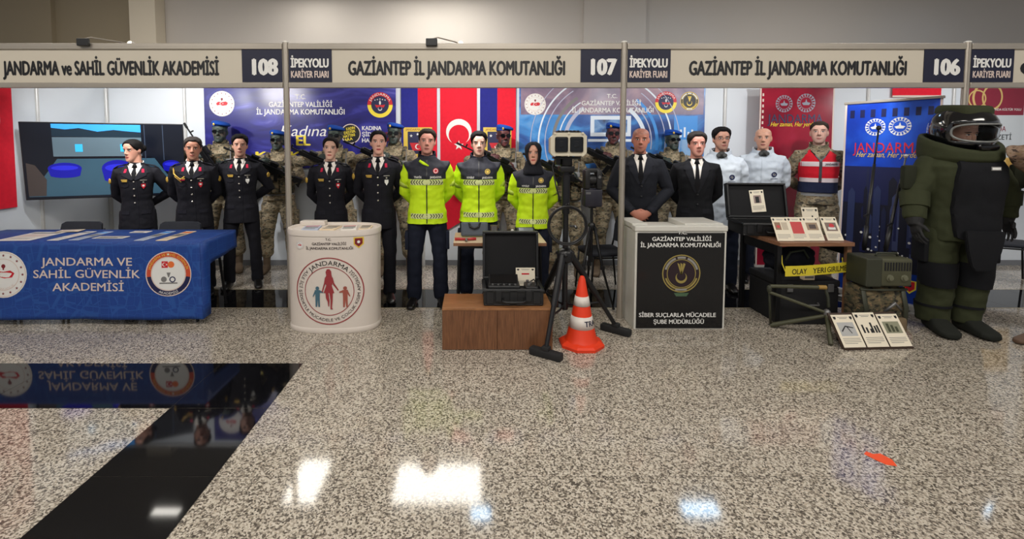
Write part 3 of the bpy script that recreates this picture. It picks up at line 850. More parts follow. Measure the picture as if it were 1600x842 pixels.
def body_mesh(pose, fem, hd, stance, wide):
    k = (pose, fem, hd, stance, wide)
    if k in _B: return _B[k].copy()
    bm = BM()
    s = .93 if fem else 1.0
    loft(bm, [ring(z, a * s, f, b) for z, a, f, b in ((.82, .12, -.07, .09), (.93, .15, -.085, .11), (1.06, .125, -.085, .085), (1.2, .13, -.10, .085), (1.31, .14, -.095, .09), (1.37, .135, -.07, .08), (1.42, .09, -.05, .07), (1.475, .062, -.05, .065), (1.52, .054, -.048, .062), (1.57, .054, -.045, .066), (1.61, .05, -.04, .07))])
    M = head_M(hd)
    n = 28
    hm = BM()
    zs = [h[0] for h in HEAD]
    loft(hm, [[head_pt(z, i * 2 * PI / n, 0, wide) for i in range(n)] for z in zs])
    tube(hm, [(0, -.075, .146), (0, -.090, .122), (0, -.107, .094), (0, -.092, .084)], [.008, .010, .0135, .010], 8)
    for sx in (-1, 1):
        ball(hm, (sx * .012, -.094, .090), (.0095, .010, .008), u=8, v=6)
        ball(hm, (sx * .0745 * wide, .010, .112), (.009, .017, .031), u=10, v=8, M=None)
        ball(hm, (sx * .031, -.078, .1475), (.024, .012, .006), u=10, v=6)
        ball(hm, (sx * .031, -.071, .1265), (.0135, .0125, .0105), u=10, v=6)
    ball(hm, (0, -.0885, .058), (.021, .0085, .0055), u=10, v=6); ball(hm, (0, -.0885, .046), (.018, .009, .006), u=10, v=6)
    ball(hm, (0, -.082, .014), (.024, .014, .014), u=10, v=6)
    if fem:
        for v in hm.verts:
            k_ = max(0.0, min(1.0, (.115 - v.co.z) / .1))
            v.co.x *= .985 - .09 * k_
            if v.co.y < -.09: v.co.y = -.09 + (v.co.y + .09) * .75
    for v in hm.verts: v.co = M @ v.co
    tmp = bpy.data.meshes.new('h'); hm.to_mesh(tmp); hm.free(); bm.from_mesh(tmp); bpy.data.meshes.remove(tmp)
    for sx in (-1, 1):
        sh, el, wr, D, N, cu = arm_joints(pose, sx)
        sh = sh + V((-sx * .012, 0, -.045))
        tube(bm, [V((sx * .10, .01, 1.37)), sh, sh.lerp(el, .4), el, el.lerp(wr, .35), wr], [.035, .043 * s, .044 * s, .037 * s, .038 * s, .026 * s], 10)
        if pose == 'suit': ball(bm, wr + D.normalized() * .04, (.018, .018, .03))
        else: hand(bm, wr, D, N, -1 if sx > 0 else 1, cu, .95 if fem else 1.05)
        a, b, c = leg_pts(stance, sx)
        tube(bm, [a, a.lerp(b, .5), b, b.lerp(c, .4), c], [.08, .07, .05, .048, .034], 10)
        tube(bm, [c + V((0, .02, -.03)), c + V((0, .0, -.045)), c + V((0, -.03, -.05))], [(.028, .028), (.026, .028), (.015, .02)], 8)
    me = fuse(bm, .0062, 2)
    at_ = me.attributes.new('hp', 'FLOAT_VECTOR', 'POINT')
    Mi = M.inverted()
    buf = []
    for v in me.vertices:
        p = Mi @ v.co
        if v.co.z > 1.47 and abs(v.co.x) < .14: buf.extend(p)
        else: buf.extend((0, 1, -1))
    at_.data.foreach_set('vector', buf)
    _B[k] = me
    return me.copy()
def skin_mat(name, base, lip=(150, 84, 76), brow=(40, 32, 28), beard=0.0, paint=None, lash=.5, shave=0.0):
    if name in _M: return _M[name]
    t = NT(name)
    a = t.n('ShaderNodeAttribute', attribute_name='hp')
    sx = t.n('ShaderNodeSeparateXYZ'); t.l(a.outputs['Vector'], sx.inputs[0])
    X, Y, Z = sx.outputs
    ax = t.math('ABSOLUTE', X)
    front = t.math('LESS_THAN', Y, -.02)
    def ell(cx, cz, rx, rz, soft=.35):
        u = t.math('DIVIDE', t.math('SUBTRACT', ax, cx), rx); v = t.math('DIVIDE', t.math('SUBTRACT', Z, cz), rz)
        q = t.math('ADD', t.math('MULTIPLY', u, u), t.math('MULTIPLY', v, v))
        return t.math('MULTIPLY', t.step(q, 1 + soft, 1 - soft), front)
    c = t.mix(t.noise(t.coord(), 30, 3), tuple(min(255, x * 1.04) for x in base), tuple(x * .94 for x in base))
    def put(mask, col, k=1.0):
        nonlocal c
        c = t.mix(t.math('MULTIPLY', mask, k), c, col)
    put(ell(.042, .098, .03, .028, .95), (200, 124, 108), .10)
    if shave: put(t.math('MULTIPLY', t.step(Z, .165, .18), t.step(t.noise(a.outputs['Vector'], 60), .2, .6)), (70, 60, 56), shave)
    if beard: put(ell(0, .028, .055, .05, .5), (62, 54, 52), beard)
    if paint: put(t.step(t.noise(a.outputs['Vector'], 22, 2), .48, .54), paint, .9)
    put(ell(0, .0515, .0235, .0095), lip)
    put(ell(0, .0525, .023, .0016), (70, 34, 34), .9)
    put(ell(.008, .0865, .0045, .003), (70, 40, 36), .8)
    put(ell(.031, .128, .0165, .0085), (96, 62, 54), .5)
    put(ell(.031, .1265, .013, .0055), (214, 206, 200))
    put(ell(.031, .1265, .0058, .0058), (34, 22, 18))
    put(ell(.031, .1325, .0155, .0028), (30, 22, 20), lash + .4)
    put(ell(.034, .1475, .0205, .0042), brow)
    t.l(c, t.b.inputs['Base Color'])
    t.b.inputs['Roughness'].default_value = .5
    t.b.inputs['Specular IOR Level'].default_value = .35
    t.b.inputs['Subsurface Weight'].default_value = .06
    t.b.inputs['Subsurface Radius'].default_value = (.02, .008, .005)
    _M[name] = t.m
    return t.m
HL_M = [(0, .198), (.45, .2), (.72, .182), (.95, .16), (1.2, .15), (1.32, .108), (1.52, .106), (1.62, .142), (1.85, .14), (2.05, .09), (2.5, .05), (PI, .042)]
HL_F = [(0, .202), (.45, .198), (.75, .175), (1.0, .145), (1.25, .118), (1.5, .112), (1.75, .106), (2.1, .075), (2.5, .055), (PI, .05)]
HL_S = [(0, .192), (.45, .196), (.72, .178), (.95, .162), (1.2, .155), (1.4, .13), (1.62, .146), (1.85, .143), (2.05, .105), (2.5, .075), (PI, .07)]
def hair_mesh(M, hl, top, side, wide=1.0, seed=0.0, bun=False, part=0.0):
    bm = BM()
    n, m = 64, 14
    rows = []
    for j in range(m + 1):
        r = []
        for i in range(n):
            a = i * 2 * PI / n
            aa = a if a <= PI else 2 * PI - a
            for (a0, z0), (a1, z1) in zip(hl, hl[1:]):
                if aa <= a1:
                    zl = z0 + (z1 - z0) * (aa - a0) / (a1 - a0); break
            k = j / m
            z = zl + (.2315 - zl) * k ** .85
            q = max(0.0, min(1.0, (z - .13) / .07))
            thick = (side + (top - side) * q) * (min(1.0, k * 6 + .08) if j else -.3)
            if j: thick += .0035 * noise.noise(V((i * .9, j * .9, seed))) + .0025 * noise.noise(V((i * 2.3, j * .6, seed + 4))) * q
            p = head_pt(z, a, max(thick, -.003), wide)
            r.append(M @ p)
        rows.append(r)
    loft(bm, rows, cap=False)
    bmesh.ops.holes_fill(bm, edges=[e for e in bm.edges if e.is_boundary and all((M.inverted() @ v.co).z > .21 for v in e.verts)], sides=0)
    if bun: ball(bm, (0, .122, .125), (.042, .036, .042), M=M, u=16, v=10)
    return bm

def solid_patch(bvh, pts, step=.016, off=.004, thick=.005, y0=-1.0, back=False):
    """a piece of cloth cut to outline pts (x, z), laid over the garment below it"""
    bm = BM()
    vs = [bm.verts.new((x, 0, z)) for x, z in pts]
    es = [bm.edges.new((vs[i], vs[(i + 1) % len(vs)])) for i in range(len(vs))]
    bmesh.ops.triangle_fill(bm, edges=es, use_beauty=True)
    xs = [p[0] for p in pts]; zs = [p[1] for p in pts]
    for lo, hi, nn in ((min(xs), max(xs), (1, 0, 0)), (min(zs), max(zs), (0, 0, 1))):
        k = lo + step
        while k < hi - 1e-4:
            bmesh.ops.bisect_plane(bm, geom=bm.verts[:] + bm.edges[:] + bm.faces[:], plane_co=(k, 0, k), plane_no=nn)
            k += step
    sg = 1 if not back else -1
    miss, hit = [], []
    for v in bm.verts:
        h = bvh.ray_cast(V((v.co.x, y0 * sg, v.co.z)), V((0, sg, 0)))
        if h[0] is None: miss.append(v)
        else: v.co.y = h[0].y - off * sg; hit.append(v)
    for v in miss:
        if hit:
            q = min(hit, key=lambda u: (u.co.x - v.co.x) ** 2 + (u.co.z - v.co.z) ** 2)
            v.co.y = q.co.y + .004 * sg
    r = bmesh.ops.extrude_face_region(bm, geom=bm.faces[:])
    for v in r['geom']:
        if isinstance(v, bmesh.types.BMVert): v.co.y += thick * sg
    bmesh.ops.recalc_face_normals(bm, faces=bm.faces)
    return bm
def on_front(bvh, off=.006):
    def fn(u, v, d):
        h = bvh.ray_cast(V((u, -1, v)), V((0, 1, 0)))
        y = h[0].y if h[0] is not None else -.1
        return V((u, y - off - d, v))
    return fn
_J = {}
def jacket_mesh(key, pose, fem, hem, flare=0.0, puff=0.0, wr=.004, arms=True, cuff=1.0, collar=True):
    k = (key, pose, fem, hem)
    if k in _J: return _J[k]
    bm = BM()
    s = .92 if fem else 1.0
    w_ = .90 if fem else .98
    T = [(hem, .178 * s + flare, -.115 - flare, .135 + flare), (.84, .176 * s + flare * .8, -.115 - flare * .6, .135 + flare * .6), (.95, .178 * s, -.118, .135), (1.07, .158 * w_, -.118, .112), (1.2, .166 * s, -.138, .118), (1.31, .184 * s, -.142, .13), (1.385, .192 * s, -.115, .118), (1.43, .16, -.075, .098), (1.468, .095, -.06, .088), (1.495, .072, -.058, .083)]
    T = [q for q in T if q[0] >= hem]
    loft(bm, [ring(z, a + puff, f - puff, b + puff) for z, a, f, b in T])
    if arms:
        for sx in (-1, 1):
            sh, el, wrs, D, N, cu = arm_joints(pose, sx)
            D = (wrs - el).normalized()
            sh = sh + V((-sx * .002, 0, -.026))
            tube(bm, [V((sx * .085, .012, 1.405)), sh, sh.lerp(el, .35), sh.lerp(el, .8), el, el.lerp(wrs, .25), el.lerp(wrs, .6), wrs - D * .005],
                 [.050, .069 * s + puff * .3, .071 * s + puff, .060 * s + puff, .057 * s + puff, .055 * s + puff, .050 * s + puff, .044 * s * cuff + puff * .5], 14)
    me = fuse(bm, .0075, 3, wr, 10, random.random() * 9)
    _J[k] = me
    return me
_P = {}
def trousers_mesh(key, stance, baggy=0.0, blouse=False, fem=False):
    k = (key, stance, fem)
    if k in _P: return _P[k]
    bm = BM()
    s = .95 if fem else 1.0
    loft(bm, [ring(z, a * s, f, b) for z, a, f, b in ((.80, .10, -.07, .10), (.86, .155, -.10, .13), (.95, .168, -.108, .13), (1.03, .150, -.105, .108), (1.08, .142, -.102, .1))])
    for sx in (-1, 1):
        a, b, c = leg_pts(stance, sx)
        e = c + V((0, 0, -.03 if not blouse else .10))
        tube(bm, [a + V((0, 0, .03)), a + V((0, 0, -.10)), a.lerp(b, .55), b, b.lerp(e, .45), b.lerp(e, .85), e], [(.080 * s, .080), (.098 + baggy, .095 * s + baggy), (.084 + baggy, .082 + baggy), (.068 + baggy, .066 + baggy), (.066 + baggy, .066 + baggy), (.064 + baggy * 1.3, .064 + baggy * 1.3), ((.066 if not blouse else .055), (.066 if not blouse else .055))], 14)
    me = fuse(bm, .009, 3, .005 + baggy * .12, 9, random.random() * 9)
    _P[k] = me
    return me
_Sh = {}
def shoe_mesh(boot, m=None):
    if m is not None:
        k = (boot, m.name)
        if k not in _Sh:
            _Sh[k] = shoe_mesh(boot).copy(); _Sh[k].materials.append(m)
        return _Sh[k]
    if boot in _Sh: return _Sh[boot]
    bm = BM()
    def sec(y, w, z0, z1, n=14):
        c, h = (z0 + z1) / 2, (z1 - z0) / 2
        return [V((w * sup(math.sin(i * 2 * PI / n), 3), y, c + h * sup(math.cos(i * 2 * PI / n), 3))) for i in range(n)]
    loft(bm, [sec(.085, .024, .004, .05), (sec(.07, .036, 0, .085)), sec(.03, .038, 0, .10), sec(-.04, .040, 0, .085), sec(-.10, .047, 0, .065), sec(-.16, .044, .002, .05), sec(-.195, .026, .006, .036)])
    top = .24 if boot else .11
    tube(bm, [(0, .03, .03), (0, .03, .09), (0, .032, top)], [(.05, .036), (.052, .040), (.058, .048)], 14)
    me = fuse(bm, .007, 2)
    _Sh[boot] = me
    return me
def ring_collar(M, r0, r1, z0, z1, gap, m, name, parent, tilt=.02, n=28, th=.006):
    """stand or turned-down collar round the neck, open at the front by gap (radians)"""
    bm = BM()
    rows = [[], [], [], []]
    for i in range(n + 1):
        a = gap + (2 * PI - 2 * gap) * i / n
        for row, (r, z) in zip(rows, ((r0, z0), (r1, z1), (r1 + th, z1), (r0 + th, z0))):
            f = math.cos(a)
            row.append(V((r * math.sin(a), .016 - r * 1.02 * f, z - tilt * f * (1 if f > 0 else .3) + (.01 if f < 0 else 0))))
    vv = [[bm.verts.new(p) for p in r] for r in rows]
    for q in range(4):
        a, b = vv[q], vv[(q + 1) % 4]
        for i in range(n): bm.faces.new((a[i], a[i + 1], b[i + 1], b[i]))
    for i in (0, n): bm.faces.new([vv[q][i] for q in range(4)])
    return obj(name, bm, m, parent, smooth=True, ang=50)

def person(X, Y, h, label, group=None, pose='behind', fem=False, yaw=0.0, hd=(0, 0, 0), stance=.125, wide=1.04, skin=None, skin_kw=None):
    t = thing('person', label, 'person', (X, Y, 0), R(yaw), group)
    s = h / 1.75
    t.scale = (s, s, s)
    obj('body', body_mesh(pose, fem, hd, stance, wide), skin, t)
    t['hm'] = 0; del t['hm']
    return t
def hair(t, hd, col, style='m', top=.022, side=.007, wide=1.04, seed=0.0):
    m = mat('hair_%d_%d_%d' % col, col, .75, spec=.2, var=.35, scale=60, bump=.4)
    hl = {'m': HL_M, 'f': HL_F, 's': HL_S}[style]
    o = obj('hair', hair_mesh(head_M(hd), hl, top, side, wide, seed, bun=(style == 'f')), m, t, smooth=True)
    return o
def shoes(t, m, stance, boot=False, toe=8, right=None):
    for sx in (-1, 1):
        c = leg_pts(stance, sx)[2]
        o = obj('boot' if boot else 'shoe', shoe_mesh(boot, m), m, t)
        a_ = R(toe * sx) if sx > 0 or right is None else R(-right)
        o.location = (c.x + math.sin(a_) * .03, c.y - math.cos(a_) * .03, 0.0)
        o.rotation_euler = (0, 0, a_)
def garment(name, me, mats, t, by=None):
    me2 = me.copy()
    for m in (mats if isinstance(mats, (list, tuple)) else [mats]): me2.materials.append(m)
    if by:
        me2.polygons.foreach_set('material_index', [by(p.center, p.normal) for p in me2.polygons])
    o = link(name, me2, t)
    bvh = BVHTree.FromPolygons([v.co.copy() for v in me2.vertices], [tuple(p.vertices) for p in me2.polygons])
    return o, bvh
def patch(name, bvh, pts, m, parent, off=.004, thick=.006, step=.016, smooth=True, label=None):
    return obj(name, solid_patch(bvh, pts, step, off, thick), m, parent, smooth=smooth, ang=60, label=label)
def mir(pts): return [(-x, z) for x, z in reversed(pts)]
def button(bm, bvh, x, z, r=.009):
    p = on_front(bvh, .002)(x, z, 0)
    lathe(bm, [(r, -.004), (r, .004), (r * .6, .007), (.0005, .0075)], 10, M=Matrix.Translation(p) @ Matrix.Rotation(PI / 2, 4, 'X'))

BLACKW = cloth('black_uniform_wool', (20, 20, 27)); NAVYW = cloth('navy_wool', (24, 27, 40)); SHIRT = cloth('white_shirt', (222, 216, 208), .04)
TIE = cloth('black_tie', (14, 14, 18)); LEATH = mat('black_leather', (16, 15, 15), .3, var=.1); SILV = mat('silver_button', (205, 200, 188), .25, metal=.8, var=.03)
REDTAB = cloth('crimson_tab', (176, 30, 62)); GOLDT = mat('gold_thread', (196, 160, 70), .4, metal=.3); LAPEL = cloth('black_lapel', (26, 26, 34))
def vneck(t, bvh, par, vz, wtop=.058, tie_m=TIE, shirt_m=SHIRT, lap=LAPEL, lap_w=.05, tie_w=.024):
    """shirt front, tie, lapels over the jacket"""
    patch('shirt_front', bvh, [(-wtop, 1.468), (-wtop * .55, 1.44), (0, 1.43), (wtop * .55, 1.44), (wtop, 1.468), (wtop * .62, 1.40), (.006, vz), (-.006, vz), (-wtop * .62, 1.40)], shirt_m, par, .004)
    patch('necktie', bvh, [(-.014, 1.452), (.014, 1.452), (.012, 1.425), (tie_w, vz + .06), (.006, vz - .002), (-.006, vz - .002), (-tie_w, vz + .06), (-.012, 1.425)], tie_m, par, .011)
    L = [(wtop * .98, 1.472), (wtop + .03, 1.455), (wtop + lap_w + .012, 1.385), (wtop + lap_w - .01, 1.372), (wtop + lap_w - .004, 1.355), (.02, vz - .012), (.0, vz - .004), (wtop * .62, 1.40)]
    for q in (L, mir(L)): patch('lapel', bvh, q, lap, par, .009)
def shirt_collar(t, par, m=SHIRT):
    ring_collar(None, .068, .062, 1.462, 1.502, .16, m, 'shirt_collar', par, tilt=.022)
    bm = BM()
    for sx in (-1, 1):
        loft(bm, [[V((sx * .012, -.064, 1.478)), V((sx * .05, -.052, 1.492)), V((sx * .058, -.062, 1.452)), V((sx * .034, -.092, 1.425))],
                  [V((sx * .012, -.060, 1.478)), V((sx * .05, -.046, 1.492)), V((sx * .058, -.056, 1.452)), V((sx * .034, -.086, 1.425))]])
    obj('collar_points', bm, m, par)
    bm = BM(); tube(bm, [(0, -.068, 1.475), (0, -.078, 1.462), (0, -.084, 1.445)], [(.010, .016), (.012, .019), (.009, .013)], 10); obj('tie_knot', bm, TIE, par, smooth=True)

def dress_uniform(t, pose, fem, stance, badge=0, medals=True, cords=False):
    s = .92 if fem else 1
    me = jacket_mesh('dress', pose, fem, .755, .012)
    j, bvh = garment('uniform_jacket', me, BLACKW, t)
    vneck(t, bvh, j, 1.315, .072); shirt_collar(t, j)
    for z in (1.285, 1.208, 1.13, 1.052):
        bm = BM(); button(bm, bvh, 0, z); obj('button', bm, SILV, j)
    patch('front_edge', bvh, [(.020, 1.31), (.026, 1.31), (.03, .78), (.024, .78)], LAPEL, j, .004, .004)
    for sx in (-1, 1):
        f = (lambda p: p) if sx > 0 else mir
        patch('collar_tab', bvh, f([(.068, 1.425), (.09, 1.425), (.096, 1.385), (.072, 1.385)]), REDTAB, j, .014)
        patch('pocket_flap', bvh, f([(.055 * s, 1.262), (.135 * s, 1.262), (.135 * s, 1.235), (.095 * s, 1.222), (.055 * s, 1.235)]), LAPEL, j, .005)
        patch('pocket_flap', bvh, f([(.06 * s, .965), (.15 * s, .965), (.15 * s, .925), (.06 * s, .925)]), LAPEL, j, .005)
        bm = BM(); sh = V((sx * .125, .015, 1.462))
        tube(bm, [V((sx * .085, .015, 1.474)), V((sx * .17, .012, 1.456)), V((sx * .205, .01, 1.43))], [(.028, .008), (.03, .008), (.03, .007)], 10, up=(0, 1, 0)); obj('epaulette', bm, LAPEL, j, smooth=True)
    p = Print(on_front(bvh, .008))
    p.rect(.058, .118, 1.298, 1.306, SILV, 0, 3, 1)
    p.poly([(.068, 1.262), (.105, 1.262), (.105, 1.235), (.087, 1.205), (.068, 1.235)], RED_ if badge != 2 else W_, 1)
    p.disc(.087, 1.242, .011, W_, 2, 12); p.disc(.087, 1.28, .008, SILV, 1, 10)
    p.build('breast_badge', j); p = Print(on_front(bvh, .008))
    if medals: p.rect(-.118, -.058, 1.30, 1.312, GOLDT, 0, 3, 1); p.rect(-.112, -.06, 1.286, 1.298, REDTAB if badge == 1 else GOLDT, 0, 3, 1)
    p.build('ribbon_bar', j)
    sh, el, wr, D, N, cu = arm_joints(pose, 1)
    for sx in (-1, 1):
        sh, el, wr, D, N, cu = arm_joints(pose, sx)
        q = sh.lerp(el, .45); o = V((sx * .071, -.012, 0))
        bm = BM(); ball(bm, (0, 0, 0), (.008, .026, .032), u=12, v=8); e = obj('sleeve_badge', bm, GOLDT, j, smooth=True); e.location = q + V((sx * .062, -.028, 0)); e.rotation_euler = (0, 0, R(-35 * sx))
    if cords:
        bm = BM(); tube(bm, [(-.185, -.02, 1.42), (-.16, -.15, 1.36), (-.10, -.165, 1.30), (-.06, -.16, 1.33)], .006, 8); tube(bm, [(-.18, -.03, 1.41), (-.15, -.15, 1.33), (-.09, -.168, 1.27)], .005, 8)
        obj('shoulder_cord', bm, GOLDT, j, smooth=True)
    garment('trousers', trousers_mesh('dress', stance, fem=fem), BLACKW, t)
    shoes(t, LEATH, stance)
    return j
def suit(t, pose, stance, vz, m, lap):
    me = jacket_mesh('suit', pose, False, .80, .01)
    j, bvh = garment('suit_jacket', me, m, t)
    vneck(t, bvh, j, vz, .068, lap=lap, lap_w=.045, tie_w=.026); shirt_collar(t, j)
    
    for q in (.03, .13):
        bm = BM(); button(bm, bvh, .009, vz - q, .01); obj('button', bm, K_, j)
    for sx in (-1, 1):
        f = (lambda p: p) if sx > 0 else mir
        patch('pocket_flap', bvh, f([(.06, .985), (.15, .985), (.15, .94), (.06, .94)]), lap, j, .005)
    garment('trousers', trousers_mesh('suit', stance), m, t); shoes(t, LEATH, stance)
NEON = mat('neon_yellow_fabric', (200, 236, 8), .7, var=.06, scale=18, bump=.2); HVNAVY = cloth('hivis_navy', (17, 20, 34)); SILVT = mat('silver_reflective_tape', (206, 214, 150), .4, var=.05)
SLB = mat('sleeve_tape', (168, 188, 70), .45, var=.1); CHEV = cloth('dark_chevron', (64, 70, 52)); DNAVY = cloth('dark_navy_twill', (24, 29, 44))
def hivis_shell(lim):
    k = 'hivis_shell_%d' % (lim * 1000)
    if k in _M: return _M[k]
    n = NT(k)
    x = n.n('ShaderNodeSeparateXYZ'); c = n.coord(); n.l(c, x.inputs[0])
    ax = n.math('ABSOLUTE', x.outputs[0]); z = x.outputs[2]
    edge = n.math('ADD', n.math('MULTIPLY', n.math('MAXIMUM', n.math('SUBTRACT', z, 1.33), 0.0), .55), lim)
    m = n.math('MULTIPLY', n.math('GREATER_THAN', z, 1.27), n.math('LESS_THAN', ax, edge))
    v = n.noise(c, 18, 3)
    n.l(n.mix(m, n.mix(v, (188, 224, 8), (206, 240, 16)), (17, 20, 34)), n.b.inputs['Base Color'])
    n.b.inputs['Roughness'].default_value = .72
    n.bump(n.noise(c, 60, 2), .2, .004)
    _M[k] = n.m
    return n.m
def hivis(t, pose, fem, stance, name, badge_m):
    me = jacket_mesh('hivis', pose, fem, .83, .016, .012, .007)
    lim = .172 if not fem else .162
    j, bvh = garment('hivis_jacket', me, hivis_shell(lim + .014), t)
    s = .94 if fem else 1
    for (z0, z1, n_) in ((1.215, 1.268, 4), (.885, .935, 4)):
        p = Print(on_front(bvh, .003)); p.rect(-.158 * s, .158 * s, z0, z1, SILVT, 0, 22, 2)
        for sx in (-1, 1):
            for i in range(5):
                x = sx * (.028 + i * .026) * s; a = -sx * .016; zc, hh = (z0 + z1) / 2, (z1 - z0) / 2 - .004
                p.poly([(x, zc - hh), (x + .010 * sx, zc - hh), (x + .010 * sx - a, zc), (x + .010 * sx, zc + hh), (x, zc + hh), (x - a, zc)] if sx > 0 else [(x, zc + hh), (x + .010 * sx, zc + hh), (x + .010 * sx - a, zc), (x + .010 * sx, zc - hh), (x, zc - hh), (x - a, zc)], CHEV, 1)
        p.build('chevron_band', j)
    p = Print(on_front(bvh, .003))
    p.text(name, -.085 * s, 1.292, .075, .020, W_, 1, bold=.03); p.text('JANDARMA', .087 * s, 1.292, .11, .022, W_, 1, bold=.04)
    p.build('name_lettering', j)
    p = Print(on_front(bvh, .003)); p.disc(.088 * s, 1.352, .027, badge_m, 1, 16); p.ring(.088 * s, 1.352, .015, .021, W_ if badge_m is RED_ else NAVY_, 2, n=16); p.build('round_badge', j)
    patch('zip', bvh, [(-.005, 1.455), (.005, 1.455), (.005, .84), (-.005, .84)], K_, j, .004)
    for sx in (-1, 1):
        sh, el, wr, D, N, cu = arm_joints(pose, sx)
        bm = BM(); dd = (el - sh).normalized()
        a = sh.lerp(el, .62); r = (.0765 if not fem else .0725)
        tube(bm, [a, a + dd * .05], [(r, r), (r - .002, r - .002)], 18, cap=False); 
        o = obj('sleeve_band', bm, SLB, j, smooth=True)
        sm = o.modifiers.new('th', 'SOLIDIFY'); sm.thickness = .003
    ring_collar(None, .085, .078, 1.452, 1.53, .35, HVNAVY, 'collar', j, tilt=.03, th=.010)
    garment('trousers', trousers_mesh('hivis', stance, .010, fem=fem), DNAVY, t)
    tr_b = BVHTree.FromPolygons([v.co.copy() for v in trousers_mesh('hivis', stance, .010, fem=fem).vertices], [tuple(p_.vertices) for p_ in trousers_mesh('hivis', stance, .010, fem=fem).polygons])
    for sx in (-1, 1):
        a, b, c = leg_pts(stance, sx)
        q = a.lerp(b, .62); bm = BM(); bx(bm, -.018, .018, -.065, .06, -.09, .09, bev=.008); o = obj('cargo_pocket', bm, DNAVY, t, smooth=True, ang=40); o.location = q + V((sx * .088, 0, 0))
    shoes(t, LEATH, stance, True)
    return j
def camo(name='desert_camouflage', cols=((74, 67, 56), (106, 98, 76), (126, 115, 92), (152, 139, 113))):
    if name in _M: return _M[name]
    t = NT(name)
    c = t.coord('Object', (1, 1, 1.5))
    a = t.noise(c, 13, 3, .6); b = t.noise(t.coord('Object', (1.1, .9, 1.9)), 21, 2)
    base = t.ramp(a, [(.38, cols[1]), (.47, cols[2]), (.56, cols[3])])
    base = t.mix(t.step(b, .56, .60), base, cols[0])
    base = t.mix(t.step(b, .40, .38), base, (118, 96, 70))
    t.l(base, t.b.inputs['Base Color'])
    t.b.inputs['Roughness'].default_value = .85
    t.bump(t.noise(c, 60, 2), .2, .004)
    _M[name] = t.m
    return t.m
CAMO = camo(); VESTM = camo('plate_carrier_cloth', ((40, 38, 32), (66, 62, 46), (84, 78, 58), (112, 102, 78))); BLUEB = cloth('blue_beret_felt', (20, 66, 150), .1); BOOTT = mat('tan_suede_boot', (92, 76, 58), .8, var=.15)
SMOKE = mat('smoked_lens', (8, 9, 12), .12, var=0)
def beret(t, hd, wide=1.04, m=BLUEB, flop=1):
    M = head_M(hd)
    bm = BM(); n = 28
    rows = []
    for z, off in ((.168, .005), (.182, .008), (.192, .014)):
        rows.append([head_pt(z - .012 * math.cos(i * 2 * PI / n) * -1 + (.006 if z < .18 else .0), i * 2 * PI / n, off, wide) for i in range(n)])
    for k, (r, z) in enumerate(((1.2, .200), (1.26, .214), (1.14, .231), (.75, .243), (.3, .246))):
        rows.append([V((.078 * r * math.sin(i * 2 * PI / n) + flop * .016 * min(1, k / 2 + .5) + 0, .006 - .095 * r * math.cos(i * 2 * PI / n), z - .018 * math.sin(i * 2 * PI / n) * flop * r * .9)) for i in range(n)])
    rows = [[M @ p for p in r] for r in rows]
    loft(bm, rows)
    o = obj('beret', bm, m, t, smooth=True)
    bm = BM(); ball(bm, (-.035 * flop, -.098, .208), (.013, .006, .016), M=M, u=10, v=6); obj('beret_badge', bm, GOLDT, o, smooth=True)
    return o
def glasses(t, hd, wide=1.04, dark=True, name='sunglasses'):
    M = head_M(hd)
    bm = BM()
    for sx in (-1, 1):
        rim = [V((sx * (.034 + .025 * math.cos(a) * (1.1 if dark else .92)), -.102 + .012 * abs(math.cos(a) + 0.2) * 1.0, .127 + (.019 if dark else .015) * math.sin(a))) for a in [i * 2 * PI / 16 for i in range(16)]]
        if dark:
            fr = [M @ p for p in rim]; bk = [M @ (p + V((0, .006, 0))) for p in rim]
            loft(bm, [fr, bk])
        else:
            tube(bm, [M @ p for p in rim + rim[:2]], .0016, 6)
        tube(bm, [M @ V((sx * .058, -.092, .132)), M @ V((sx * .076 * wide, -.04, .132)), M @ V((sx * .078 * wide, .012, .128))], .0022, 6)
    tube(bm, [M @ V((-.012, -.105, .13)), M @ V((.012, -.105, .13))], .002, 6)
    return obj(name, bm, SMOKE if dark else mat('thin_metal_frame', (60, 56, 54), .3, metal=.6), t, smooth=True, ang=40)

